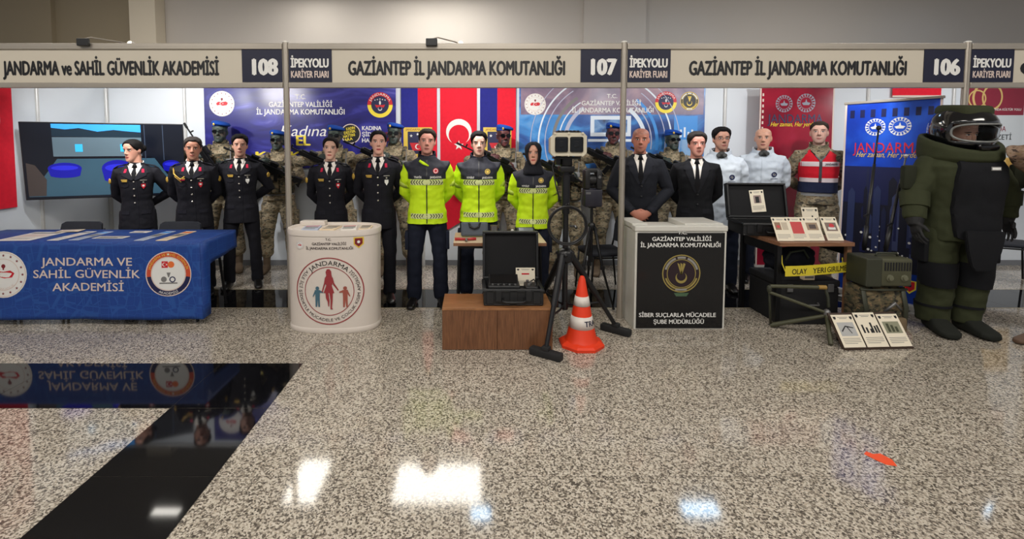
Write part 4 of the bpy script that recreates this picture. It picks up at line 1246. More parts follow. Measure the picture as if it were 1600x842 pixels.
GUN = mat('gun_black', (22, 23, 25), .42, metal=.3, var=.1)
def rifle_thing(label):
    t = thing('rifle', label, 'rifle', group='rifles held across the chest')
    bm = BM(); bx(bm, -.12, .10, -.018, .018, -.03, .035, bev=.005); bx(bm, -.05, .02, -.014, .014, -.05, -.028, bev=.003); obj('receiver', bm, GUN, t)
    bm = BM(); bx(bm, .10, .36, -.022, .022, -.024, .032, bev=.008)
    for i in range(6): bx(bm, .12 + i * .038, .142 + i * .038, -.0235, .0235, -.006, .012)
    obj('handguard', bm, GUN, t)
    bm = BM(); tube(bm, [(.36, 0, .008), (.50, 0, .008)], .0085, 10); tube(bm, [(.50, 0, .008), (.56, 0, .008)], .013, 10); bx(bm, .44, .455, -.005, .005, .01, .05); obj('barrel', bm, GUN, t)
    bm = BM(); bx(bm, -.26, -.12, -.012, .012, -.002, .022, bev=.004); loft(bm, [[V((-.26, -.016, .03)), V((-.26, .016, .03)), V((-.26, .016, -.03)), V((-.26, -.016, -.03))], [V((-.36, -.018, .035)), V((-.36, .018, .035)), V((-.36, .018, -.085)), V((-.36, -.018, -.085))]]); obj('stock', bm, GUN, t)
    bm = BM(); loft(bm, [[V((-.075, -.014, -.03)), V((-.075, .014, -.03)), V((-.035, .014, -.03)), V((-.035, -.014, -.03))], [V((-.115, -.014, -.125)), V((-.115, .014, -.125)), V((-.075, .014, -.125)), V((-.075, -.014, -.125))]]); obj('pistol_grip', bm, GUN, t)
    bm = BM(); pr = [(.015, -.045), (.062, -.045), (.068, -.11), (.085, -.19), (.04, -.2), (.025, -.12)]
    loft(bm, [[V((x, -.011, z)) for x, z in pr], [V((x, .011, z)) for x, z in pr]]); obj('magazine', bm, GUN, t)
    bm = BM(); bx(bm, -.09, .34, -.010, .010, .036, .044); bx(bm, -.05, .04, -.02, .02, .044, .095, bev=.008); tube(bm, [(-.055, 0, .072), (.045, 0, .072)], .019, 14); bx(bm, .17, .26, -.022, .022, .044, .075, bev=.006); obj('optic_sight', bm, GUN, t)
    bm = BM(); tube(bm, [(-.33, .02, -.03), (-.2, .07, -.12), (.05, .08, -.14), (.3, .03, -.02)], (.004), 6); obj('sling', bm, cloth('tan_sling', (96, 86, 64)), t)
    return t
def copy_tree(o, parent=None):
    c = o.copy(); C.objects.link(c)
    if parent: c.parent = parent
    for ch in list(o.children): copy_tree(ch, c)
    return c
def soldier_gear(t, hd, stance, red=False):
    me = jacket_mesh('combat', 'rifle', False, .90, .004, .008, .008)
    j, bvh = garment('combat_shirt', me, CAMO, t)
    ring_collar(None, .082, .074, 1.452, 1.52, .3, CAMO, 'collar', j, tilt=.03, th=.009)
    bm = BM()
    loft(bm, [ring(z, a, f, b) for z, a, f, b in ((.98, .185, -.155, .15), (1.02, .192, -.165, .16), (1.2, .194, -.178, .16), (1.3, .18, -.182, .165), (1.36, .135, -.175, .16), (1.385, .12, -.165, .15))])
    for sx in (-1, 1):
        tube(bm, [(sx * .105, -.15, 1.36), (sx * .115, -.09, 1.45), (sx * .115, .02, 1.485), (sx * .11, .12, 1.44), (sx * .105, .145, 1.34)], [(.012, .032)] * 5, 8, up=(0, 0, 1))
    v, vb = garment('plate_carrier', fuse(bm, .009, 3, .004, 12, 2), VESTM, t)
    bm = BM()
    for i in range(3): bx(bm, -.13 + i * .09, -.05 + i * .09, -.225, -.165, 1.0, 1.15, bev=.012)
    for i in range(3): bx(bm, -.126 + i * .09, -.054 + i * .09, -.228, -.165, 1.115, 1.16, bev=.008)
    obj('magazine_pouches', bm, VESTM, v, smooth=True, ang=40)
    bm = BM(); bx(bm, .09, .15, -.215, -.16, 1.19, 1.33, bev=.012); tube(bm, [(.135, -.19, 1.33), (.14, -.2, 1.46)], [.008, .004], 8); obj('radio_pouch', bm, mat('olive_nylon', (52, 52, 40), .8), v, smooth=True, ang=40)
    bm = BM(); loft(bm, [ring(z, a, f, b, 24) for z, a, f, b in ((.965, .186, -.135, .15), (1.01, .186, -.135, .15))]); obj('belt', bm, mat('olive_nylon'), t, smooth=True, ang=40)
    garment('combat_trousers', trousers_mesh('combat', stance, .016, True), CAMO, t)
    for sx in (-1, 1):
        a, b, c = leg_pts(stance, sx)
        bm = BM(); bx(bm, -.022, .022, -.07, .065, -.1, .1, bev=.012); o = obj('cargo_pocket', bm, CAMO, t, smooth=True, ang=40); o.location = a.lerp(b, .6) + V((sx * .092, 0, 0))
        bm = BM(); ball(bm, (0, 0, 0), (.055, .03, .07), u=14, v=10); o = obj('knee_pad', bm, VESTM, t, smooth=True); o.location = b + V((0, -.072, .01))
    shoes(t, BOOTT, stance, True)
    M = head_M(hd)
    bm = BM(); n = 24   # neck gaiter
    loft(bm, [[V((r * 1.05 * math.sin(i * 2 * PI / n), .014 - r * 1.1 * math.cos(i * 2 * PI / n), z)) for i in range(n)] for z, r in ((1.45, .078), (1.48, .07), (1.52, .064), (1.55, .063))], cap=False)
    o = obj('neck_gaiter', bm, VESTM, t, smooth=True); o.modifiers.new('t', 'SOLIDIFY').thickness = .006
    for sx in (-1, 1):   # earpieces under the beret
        pass
    beret(t, hd); glasses(t, hd)

# ------------------------------------------------------------ the line of people
def px_x(px, Y): return at(px, 240, Y).x
def ht(px, top, Y, extra=.014): return at(px, top, Y).z / (1 + extra / 1.75)
def az(px): return math.degrees(math.atan2(px - PPX, F_PX))
SK = {}
def sk(name, base, **k): return skin_mat(name, base, **k)
S1 = sk('skin_fair_woman', (204, 152, 130), lip=(160, 74, 72), brow=(50, 34, 28), lash=.6)
S2 = sk('skin_light_woman', (214, 172, 152), lip=(178, 96, 88), brow=(70, 46, 36), lash=.6)
S3 = sk('skin_warm_woman', (206, 158, 140), lip=(170, 70, 72), brow=(36, 26, 24), lash=.6)
S4 = sk('skin_tan_man', (178, 126, 104), beard=.25); S5 = sk('skin_light_man', (202, 154, 132), beard=.18); S6 = sk('skin_pale_man', (212, 168, 150), beard=.3, lip=(168, 104, 96))
S7 = sk('skin_ruddy_man', (180, 118, 98), beard=.35, shave=.5); S8 = sk('skin_pink_man', (206, 146, 130), beard=.25); S9 = sk('skin_olive_man', (186, 138, 116), beard=.3)
S10 = sk('skin_bald_man', (208, 156, 130), beard=.2, shave=.25); S11 = sk('skin_veiled_woman', (204, 154, 132), lip=(178, 84, 76), brow=(44, 32, 28))
S12 = sk('face_paint_green', (58, 70, 64), lip=(52, 58, 54), brow=(30, 34, 32), paint=(28, 36, 34)); S13 = sk('face_paint_rust', (92, 44, 44), lip=(70, 34, 34), brow=(36, 24, 24), paint=(44, 40, 42))
DK, BK, BR = (24, 18, 16), (13, 11, 11), (38, 29, 24)

Y = 5.02
t = person(px_x(212, Y), Y, ht(212, 216, Y), 'woman in black dress uniform standing before the television, face turned aside', pose='behind_one', fem=True, hd=(-36, 8, 0), skin=S1, stance=.10, yaw=24)
hair(t, (-36, 8, 0), BK, 'f', .012, .008); dress_uniform(t, 'behind_one', True, .10, 0)
Y = 5.03
t = person(px_x(301, Y), Y, ht(302, 213, Y), 'man in black dress uniform with red shoulder cord beside the television', pose='behind_close', hd=(4, 6, 2), skin=S4, yaw=22)
hair(t, (4, 6, 2), (52, 47, 45), 'm', .018, .006, seed=2); dress_uniform(t, 'behind_close', False, .125, 1, cords=True)
Y = 5.3
t = person(px_x(375, Y), Y, ht(375, 210, Y), 'young man in black dress uniform behind the right end of the blue table', pose='behind_one', hd=(5, 0, 0), skin=S5, yaw=19, stance=.15, wide=1.0)
hair(t, (5, 0, 0), BK, 'm', .026, .008, seed=5, wide=1.0); dress_uniform(t, 'behind_one', False, .15, 2)
Y = 4.94
t = person(px_x(516, Y), Y, ht(516, 213, Y), 'smiling woman in black dress uniform behind the white oval counter', pose='behind_close', fem=True, hd=(-2, 2, 3), skin=S2, yaw=12, stance=.10, wide=1.0)
hair(t, (-2, 2, 3), DK, 'f', .014, .010, wide=1.0); dress_uniform(t, 'behind_close', True, .10, 0)
Y = 4.83
t = person(px_x(591, Y), Y, ht(591, 203, Y), 'taller woman in black dress uniform right of the white oval counter', pose='behind_close', fem=True, hd=(5, 0, 0), skin=S3, yaw=8, stance=.10)
hair(t, (5, 0, 0), BK, 'f', .012, .008); dress_uniform(t, 'behind_close', True, .10, 2)

Y = 4.70
t = person(px_x(667, Y), Y, ht(668, 201, Y), 'man in yellow and navy jacket with round red badge, left of three', pose='behind_close', hd=(0, 0, 2), skin=S8, yaw=4, stance=.135)
hair(t, (0, 0, 2), BR, 'm', .02, .006, seed=7); j = hivis(t, 'behind_close', False, .135, 'TRAFİK', RED_)
bm = BM(); tube(bm, [(-.07, -.10, 1.45), (-.03, -.135, 1.425), (.02, -.14, 1.40)], [(.004, .012), (.005, .014), (.003, .006)], 8); obj('collar_lining', bm, NEON, j, smooth=True)
Y = 4.86
t = person(px_x(748, Y), Y, ht(748, 205, Y), 'stern man in yellow and navy jacket before the crescent flag', pose='behind_close', hd=(2, 2, 0), skin=S6, stance=.13, wide=.98)
hair(t, (2, 2, 0), BK, 'm', .024, .009, seed=9, wide=.98); hivis(t, 'behind_close', False, .13, 'MOTOSİKLET', GOLD_)
Y = 4.77
t = person(px_x(833, Y), Y, ht(832, 219, Y, .03), 'woman in black headscarf and yellow jacket beside the camera tripod', pose='behind_close', fem=True, hd=(0, 0, 0), skin=S11, stance=.10, yaw=-6)
j = hivis(t, 'behind_close', True, .10, 'MOTOSİKLET', GOLD_)
# headscarf: hood with a face opening and a draped neck
HIJ = cloth('black_headscarf', (22, 23, 30))
M = head_M((0, 0, 0)); bm = BM(); n, m = 40, 16
rows = []
for jj in range(m + 1):
    r = []
    for i in range(n + 1):
        k = i / n; a = .02 + (2 * PI - .04) * k
        aa = min(a, 2 * PI - a)
        z = -.02 + (.2315 + .02) * jj / m
        q = ((z - .096) / .112)
        half = .66 * math.sqrt(max(0.0, 1 - q * q)) if abs(q) < 1 else 0.0      # face opening half angle
        if aa < half: a2 = half if a < PI else 2 * PI - half
        else: a2 = a
        off = .016 + .006 * noise.noise(V((a * 2, z * 20, 1)))
        r.append(M @ head_pt(max(z, .0), a2, off, 1.06) + V((0, 0, min(z, 0) * 1.2)))
    rows.append(r)
vv = [[bm.verts.new(p) for p in r] for r in rows]
for a, b in zip(vv, vv[1:]):
    for i in range(n):
        if len({tuple(round(c, 5) for c in q.co) for q in (a[i], a[i + 1], b[i + 1], b[i])}) == 4: bm.faces.new((a[i], a[i + 1], b[i + 1], b[i]))
        else:
            u = []
            for q in (a[i], a[i + 1], b[i + 1], b[i]):
                if all((q.co - w_.co).length > 1e-5 for w_ in u): u.append(q)
            if len(u) == 3: bm.faces.new(u)
ball(bm, (0, .01, .216), (.06, .07, .03), M=M)
loft(bm, [[V((r * 1.05 * math.sin(i * 2 * PI / 28), .012 - r * (1.12 if math.cos(i * 2 * PI / 28) > 0 else .95) * math.cos(i * 2 * PI / 28), z + .006 * math.sin(i * 1.7))) for i in range(28)] for z, r in ((1.415, .135), (1.45, .115), (1.48, .098), (1.51, .086), (1.535, .082), (1.55, .075))])
bmesh.ops.remove_doubles(bm, verts=bm.verts, dist=.0004)
o = obj('headscarf', bm, HIJ, t, smooth=True); sm = o.modifiers.new('t', 'SOLIDIFY'); sm.thickness = .005

SUIT1, SUIT2, LAP1, LAP2 = cloth('charcoal_suit', (24, 26, 33)), cloth('black_suit', (17, 18, 22)), cloth('charcoal_lapel', (30, 32, 40)), cloth('black_suit_lapel', (24, 25, 30))
Y = 4.78
t = person(px_x(1000, Y), Y, ht(1000, 200, Y, 0), 'balding man in dark suit behind the left of the black counter', pose='front', hd=(-3, 4, 2), skin=S7, yaw=-15, stance=.125, wide=1.06); suit(t, 'front', .125, 1.21, SUIT1, LAP1)
t = person(px_x(1088, Y), Y, ht(1088, 206, Y), 'grey haired man in black suit behind the right of the black counter', pose='behind_close', hd=(8, 0, 0), skin=S8, yaw=-19, stance=.12); suit(t, 'behind_close', .12, 1.16, SUIT2, LAP2)
hair(t, (8, 0, 0), (46, 42, 40), 'm', .026, .009, seed=11)

COVER = mat('white_coverall_fabric', (196, 204, 212), .7, var=.03, scale=14, bump=.3); CUP = mat('respirator_grey', (40, 40, 38), .6)
def coverall(t, pose, stance):
    j, bvh = garment('coverall_top', jacket_mesh('coverall', pose, False, .68, .012, .016, .010), COVER, t)
    patch('zip_flap', bvh, [(-.02, 1.45), (.02, 1.45), (.02, .71), (-.02, .71)], COVER, j, .006)
    ring_collar(None, .10, .088, 1.445, 1.525, .30, COVER, 'hood_collar', j, tilt=.035, th=.014)
    bm = BM(); tube(bm, [(-.11, .09, 1.46), (-.05, .13, 1.44), (.05, .13, 1.44), (.11, .09, 1.46)], [.03, .045, .045, .03], 12); obj('folded_hood', bm, COVER, j, smooth=True)
    p = Print(on_front(bvh, .003)); p.ring(.10, 1.235, .016, .028, NAVY_, 1, n=16); p.disc(.10, 1.235, .012, GREY_, 1, 12); p.text('JANDARMA', .10, 1.19, .07, .014, NAVY_, 1); p.build('round_badge', j)
    garment('trousers', trousers_mesh('coverall', stance, .008), DNAVY, t); shoes(t, LEATH, stance)
    bm = BM(); lathe(bm, [(.052, .0), (.05, .014), (.036, .035), (.014, .042)], 16, M=Matrix.Translation((0, -.085, 1.475)) @ Matrix.Rotation(R(100), 4, 'X'))
    for sx in (-1, 1): lathe(bm, [(.026, 0), (.026, .022), (.014, .026)], 12, M=Matrix.Translation((sx * .04, -.108, 1.465)) @ Matrix.Rotation(R(70), 4, 'X'))
    for v in bm.verts: v.co = V((v.co.x * .8, (v.co.y + .085) * .8 - .085, (v.co.z - 1.475) * .8 + 1.468))
    o = obj('respirator_mask', bm, CUP, t, smooth=True, ang=40)
    bm = BM(); n = 20; tube(bm, [(.086 * math.sin(a), .02 - .10 * math.cos(a), 1.478 - .01 * math.cos(a)) for a in [.5 + (2 * PI - 1.0) * i / n for i in range(n + 1)]], (.006), 6); obj('mask_strap', bm, blk, o)
    ring_collar(None, .074, .070, 1.455, 1.505, .1, blk, 'black_undershirt_collar', t, tilt=.02, th=.006)
Y = 5.22
t = person(px_x(1126, Y), Y, ht(1126, 199, Y), 'dark haired man with glasses in white coverall beside the suits', pose='behind_close', hd=(12, -2, 0), skin=S9, yaw=-22, stance=.125)
hair(t, (12, -2, 0), BK, 'm', .026, .007, seed=13); glasses(t, (12, -2, 0), dark=False, name='eyeglasses'); coverall(t, 'behind_close', .125)
Y = 5.5
t = person(px_x(1192, Y), Y, ht(1192, 200, Y, 0), 'bald man in white coverall behind the open black case', pose='behind_close', hd=(-5, 2, 0), skin=S10, yaw=-26, stance=.125, wide=1.07); coverall(t, 'behind_close', .125)

# man in the red vest over camouflage
Y = 5.5
hd = (-7, -3, 0)
t = person(px_x(1279, Y), Y, ht(1279, 190, Y, .006), 'man in red sleeveless vest over camouflage before the red roll-up', hd=hd, skin=S6, stance=.12, wide=1.05, yaw=-28)
hair(t, hd, (44, 35, 29), 's', .012, .004, wide=1.05)
j, bvh = garment('combat_shirt', jacket_mesh('field', 'behind', False, .86, .004, .008, .008), CAMO, t)
ring_collar(None, .082, .078, 1.452, 1.525, .45, CAMO, 'collar', j, tilt=.03, th=.009)
REDV = cloth('red_vest_fabric', (206, 28, 44), .08); VNAVY = cloth('vest_navy_panel', (30, 36, 62))
bm = BM(); loft(bm, [ring(z, a, f, b) for z, a, f, b in ((.99, .182, -.145, .15), (1.1, .176, -.148, .142), (1.2, .182, -.162, .142), (1.31, .188, -.165, .148), (1.39, .168, -.14, .135), (1.452, .118, -.085, .115))])
v, vb = garment('vest', fuse(bm, .0075, 3, .003, 10, 4), [REDV, VNAVY], t, lambda c, n: 1 if c.z < 1.105 else 0)
patch('neck_opening', vb, [(-.092, 1.468), (0, 1.468), (.092, 1.468), (.052, 1.405), (0, 1.335), (-.052, 1.405)], CAMO, v, .003)
patch('zip_strip', vb, [(-.013, 1.335), (.013, 1.335), (.013, 1.11), (-.013, 1.11)], cloth('grey_strip', (74, 72, 76)), v, .005)
PINK = mat('silver_vest_tape', (222, 206, 206), .4, var=.04)
for z0, z1 in ((1.275, 1.325), (1.105, 1.15)):
    for sx in (-1, 1): patch('reflective_band', vb, [(sx * .014, z0), (sx * .172, z0), (sx * .172, z1), (sx * .014, z1)], PINK, v, .003)
p = Print(on_front(vb, .006)); p.text('JANDARMA', .095, 1.30, .115, .022, K_, 1, bold=.03); p.build('vest_lettering', v)
E = [(.05, 1.405), (.085, 1.455), (.094, 1.452), (.058, 1.40), (.004, 1.325), (-.004, 1.335)]
for q in (E, mir(E)): patch('dark_piping', vb, q, K_, v, .006)
garment('combat_trousers', trousers_mesh('combat', .12, .016, True), CAMO, t); shoes(t, BOOTT, .12, True)
bm = BM(); loft(bm, [ring(z, a, f, b, 24) for z, a, f, b in ((.955, .182, -.13, .148), (.99, .182, -.13, .148))]); obj('belt', bm, mat('olive_nylon'), t, smooth=True, ang=40)

# special forces behind the line
rifle0 = None
for i, (px, Y, h, hd, paint, lb) in enumerate((
        (345, 5.95, 1.89, (-4, 2, 0), S12, 'nearest the television'),
        (434, 5.96, 1.775, (-4, 0, 0), S12, 'behind the left post'),
        (524, 5.8, 1.83, (-4, 2, 0), S12, 'behind the smiling woman'),
        (617, 5.85, 1.86, (-6, 0, 0), S12, 'left of the first yellow jacket'),
        (786, 5.8, 1.835, (14, 4, 0), S13, 'right of the crescent flag'),
        (884, 5.62, 1.70, (0, 0, 0), S12, 'behind the thermal camera'),
        (958, 5.82, 1.86, (-2, 2, 0), S13, 'behind the middle post'),
        (1049, 6.02, 1.78, (20, 0, 0), S12, 'between the suited men'))):
    x = px_x(px, Y)
    t = person(x, Y, h, 'soldier in camouflage, blue beret and sunglasses ' + lb, 'camouflaged soldiers in blue berets', pose='rifle', hd=hd, skin=paint, stance=.16, yaw=-.6 * az(px))
    soldier_gear(t, hd, .16)
    if rifle0 is None: r = rifle0 = rifle_thing('x')
    else: r = copy_tree(rifle0)
    r['label'] = 'black rifle held by the soldier ' + lb
    s = h / 1.75
    rd = (V((-.46, -.10, .88)) if i == 0 else V((-.86, -.10, .42))).normalized()
    M = frame(V((-.02, -.315, 1.22 if i == 0 else 1.30)), rd, V((.40, -.35, .86)))
    r.matrix_world = Matrix.Translation((x, Y, 0)) @ Matrix.Rotation(R(-.6 * az(px)), 4, 'Z') @ Matrix.Scale(s, 4) @ M

# visitor cut by the right edge of the photo
hd = (-20, 0, 0)
t = person(4.715, 3.74, 1.74, 'person in brown camouflage at the right edge, only elbow and boot tip showing', pose='elbow_up', hd=hd, skin=S9, yaw=0, stance=.125)
hair(t, hd, BR, 's', .014, .005)
BRC = camo('brown_camouflage', ((60, 46, 38), (104, 82, 66), (126, 102, 84), (140, 118, 100)))
j, bvh = garment('combat_shirt', jacket_mesh('visitor', 'elbow_up', False, .84, .004, .01, .010), BRC, t)
ring_collar(None, .082, .078, 1.452, 1.525, .45, BRC, 'collar', j, tilt=.03, th=.009)
garment('combat_trousers', trousers_mesh('combat', .125, .016, True), BRC, t); shoes(t, mat('brown_boot', (92, 70, 54), .7), .125, True, toe=10, right=80)

# ============================================================ TABLES, COUNTERS, EXHIBITS
BLKM = mat('black_metal', (24, 24, 26), .4, metal=.5, var=.1); GREYM = mat('grey_metal', (120, 120, 120), .4, metal=.6)
def wood(name, dark, light, sc=(1, 1, 14), k=6.0, rough=.4):
    t = NT(name)
    c = t.coord('Object', sc)
    a = t.noise(c, k, 5, .65)
    t.l(t.ramp(a, [(.3, dark), (.7, light)]), t.b.inputs['Base Color'])
    t.b.inputs['Roughness'].default_value = rough
    return t.m
WOODV = wood('walnut_laminate', (88, 55, 34), (130, 87, 57), (14, 14, 1)); WOODH = wood('walnut_laminate_top', (118, 76, 46), (166, 116, 74), (1, 14, 1)); EDGE = wood('brown_table_edge', (112, 76, 52), (146, 104, 76), (1, 10, 10))
BEIGE = wood('beige_table_top', (196, 176, 144), (216, 198, 168), (1, 12, 12), 4)

# blue-clothed table in booth 108
bx0, bx1, by0, by1, bz = -4.72, -2.42, 4.16, 4.765, .735
t = thing('folding_table', 'long folding table hidden under the blue cloth', 'table', ((bx0 + bx1) / 2, (by0 + by1) / 2, 0))
hw, hd_ = (bx1 - bx0) / 2 - .02, (by1 - by0) / 2 - .015
bm = BM(); bx(bm, -hw, hw, -hd_, hd_, bz - .03, bz, bev=.006); obj('table_top', bm, white_pl, t)
for sx in (-1, 1):
    for sy in (-1, 1):
        bm = BM(); tube(bm, [(sx * (hw - .12), sy * (hd_ - .06), bz - .03), (sx * (hw - .05), sy * (hd_ - .04), 0)], .014, 10); obj('leg', bm, BLKM, t)
def blue_mat():
    n = NT('royal_blue_tablecloth')
    c = n.coord()
    v = n.n('ShaderNodeTexVoronoi', feature='DISTANCE_TO_EDGE'); v.inputs['Scale'].default_value = 7; v.inputs['Randomness'].default_value = .35; n.l(c, v.inputs['Vector'])
    v2 = n.n('ShaderNodeTexVoronoi', feature='DISTANCE_TO_EDGE'); v2.inputs['Scale'].default_value = 13; v2.inputs['Randomness'].default_value = .3; n.l(c, v2.inputs['Vector'])
    a = n.math('MAXIMUM', n.step(v.outputs['Distance'], .03, .015), n.step(v2.outputs['Distance'], .03, .015))
    n.l(n.mix(n.math('MULTIPLY', a, .4), (13, 58, 134), (40, 92, 164)), n.b.inputs['Base Color'])
    n.b.inputs['Roughness'].default_value = .6
    return n.m
BLUEC = blue_mat()
o = V(((bx0 + bx1) / 2, (by0 + by1) / 2, .055))
t = thing('tablecloth', 'royal blue printed tablecloth draped over the long table, lettered in white', 'tablecloth', o)
bm = BM()
g = .004
top = bz + g - o.z
X0, X1, Y0_, Y1_ = bx0 - .01 - o.x, bx1 + .01 - o.x, by0 - .012 - o.y, by1 + .01 - o.y
wv = lambda x, z: .010 * math.sin(x * 6.2 + 1) * (1 - z / top) + .006 * math.sin(x * 14) * (1 - z / top)
N_ = 110
rows = []
for j in range(25):                                # back edge of the top, over the front edge, down to the hem
    r = []
    for i in range(N_ + 1):
        x = X0 + (X1 - X0) * i / N_
        if j < 4: r.append(V((x, Y1_ + (Y0_ + .012 - Y1_) * j / 3, top)))
        elif j == 4: r.append(V((x, Y0_, top - .012)))
        else:
            z = (top - .012) * (1 - (j - 4) / 20)
            r.append(V((x + (.02 * (1 - z / top) if i == N_ else 0), Y0_ + wv(x, z) - .03 * (1 - z / top), z)))
    rows.append(r)
vv = [[bm.verts.new(p) for p in r] for r in rows]
for a, b in zip(vv, vv[1:]):
    for i in range(N_): bm.faces.new((a[i], a[i + 1], b[i + 1], b[i]))
# right side: long at the front corner, short at the back
sr = []
for k in range(11):
    y = Y0_ + .004 + (Y1_ - Y0_) * k / 10
    q = k / 10
    zb = 0.0 if k == 0 else (.02 if k == 1 else top - .235 + .06 * q)
    if k == 0:
        sr.append([V((X1 + .02 * (1 - (1 - m / 5)), Y0_ + wv(X1, top * (1 - m / 5)) - .03 * (m / 5), top * (1 - m / 5))) for m in range(6)]); continue
    sr.append([V((X1 + (.012 + .01 * math.sin(k * 1.3)) * (1 - (top - (top - zb) * m / 5) / top) * 2, y, top - (top - zb) * m / 5)) for m in range(6)])
vv = [[bm.verts.new(p) for p in r] for r in sr]
for a, b in zip(vv, vv[1:]):
    for i in range(5): bm.faces.new((a[i], a[i + 1], b[i + 1], b[i]))
bmesh.ops.remove_doubles(bm, verts=bm.verts, dist=.003)
c_ = obj('cloth', bm, BLUEC, t, smooth=True, ang=50); c_.modifiers.new('t', 'SOLIDIFY').thickness = -.003
FYC = by0 - .012
fn = lambda u, v, d: V((u - o.x, Y0_ + wv(u - o.x, v - o.z) - .03 * (1 - (v - o.z) / top) - d - .0025, v - o.z))
p = Print(fn)
def TF(txt, px, py, w, cap, Y=FYC, m=None, **k):
    q = at(px, py, Y); p.text(txt, q.x, q.z, w * Y / F_PX, cap * Y / F_PX, m or CREAM_, **k)
TF('JANDARMA VE', 137, 408, 143, 13, bold=.02); TF('SAHİL GÜVENLİK', 138, 427, 168, 13, bold=.02); TF('AKADEMİSİ', 141, 447, 112, 13, bold=.02)
p.build('lettering', t); p = Print(fn)
q = at(9, 428, FYC); emblem_ministry(p, q.x, q.z, .205); p.build('emblem', t); p = Print(fn)
q = at(265, 427, FYC); r = .192
p.ring(q.x, q.z, r * .79, r, mat('emblem_vermilion', (196, 74, 44), .5), 1, -.15, PI + .15, 30); p.ring(q.x, q.z, r * .79, r, NAVY_, 1, PI + .15, 2 * PI - .15, 30)
p.ring(q.x, q.z, r * .99, r * 1.04, CREAM_, 1); p.disc(q.x, q.z, r * .79, W_, 1); p.ring(q.x, q.z, r * .74, r * .79, CREAM_, 2)
p.arc('JANDARMA VE SAHİL GÜVENLİK', q.x, q.z, r * .84, PI / 2, r * .11, GOLD_, 2); p.arc('AKADEMİSİ', q.x, q.z, r * .84, -PI / 2, r * .11, W_, 2, inside=True); p.star(q.x, q.z + r * .9, r * .07, W_, 3)
p.rect(q.x - r * .3, q.x - r * .02, q.z + r * .28, q.z + r * .58, RED_, 2); p.crescent(q.x - r * .18, q.z + r * .43, r * .09, W_, 3); p.star(q.x - r * .07, q.z + r * .43, r * .05, W_, 3)
p.disc(q.x + r * .12, q.z + r * .43, r * .15, ORG_, 2, 20)
p.poly([(q.x - r * .08, q.z + r * .06), (q.x + r * .1, q.z + r * .06), (q.x + r * .03, q.z - r * .16), (q.x - r * .01, q.z - r * .16)], GREY_, 2)
p.disc(q.x - r * .2, q.z - r * .25, r * .13, GREY_, 2, 14); p.ring(q.x + r * .18, q.z - r * .26, r * .09, r * .14, NAVY_, 2, n=16); p.rect(q.x - r * .4, q.x + r * .4, q.z - r * .46, q.z - r * .4, GREY_, 2)
p.build('emblem', t)
# leaflets on it
PAPER = mat('white_paper', (226, 222, 216), .6, var=.03); PAP2 = mat('cream_paper', (226, 206, 176), .6, var=.03); PAPB = mat('pale_blue_paper', (176, 186, 206), .6, var=.03)
def leaflet(x, y, z, w, l, rz, m, label, group='leaflets on the blue table', stripe=GREY_, th=.004):
    t = thing('leaflet', label, 'leaflet', (x, y, z), R(rz), group)
    bm = BM(); bx(bm, -w / 2, w / 2, -l / 2, l / 2, 0, th, bev=.001)
    obj('sheets', bm, m, t)
    p = Print(lambda u, v, d: V((u, v, th + d - .001)))
    p.rect(-w * .42, w * .42, l * .28, l * .42, stripe, 0); p.rect(-w * .4, w * .4, -l * .1, l * .2, GREY_ if stripe is not GREY_ else CREAM_, 0)
    for i in range(4): p.rect(-w * .4, w * .3, -l * (.2 + .06 * i) - .008, -l * (.2 + .06 * i), GREY_, 0)
    p.build('print', t)
zt = bz + .0088
for x, y, w, l, rz, m, lb, st in ((-4.12, 4.40, .30, .42, 3, PAPER, 'broad white leaflet at the left of the blue table', GREY_), (-3.76, 4.42, .10, .44, 0, PAPER, 'long pale leaflet, left of the two side by side', GREY_),
                              (-3.58, 4.42, .09, .42, 0, PAPB, 'long pale blue leaflet beside the broad white one', BLU_), (-3.34, 4.34, .28, .10, 0, PAPER, 'white leaflet lying crosswise mid table', CREAM_),
                              (-3.26, 4.62, .17, .09, 0, PAPER, 'small white leaflet at the back of the blue table', GREY_), (-2.98, 4.42, .09, .46, 0, PAPB, 'long bluish leaflet right of the crosswise one', BLU_),
                              (-2.78, 4.42, .10, .46, 0, PAP2, 'long cream leaflet nearest the right end of the blue table', ORG_), (-3.98, 4.65, .20, .12, 12, PAP2, 'small cream leaflet at the far back left of the blue table', GREY_)):
    leaflet(x, y, zt + (.006 if 'far back left' in lb else 0), w, l, rz, m, lb, stripe=st)

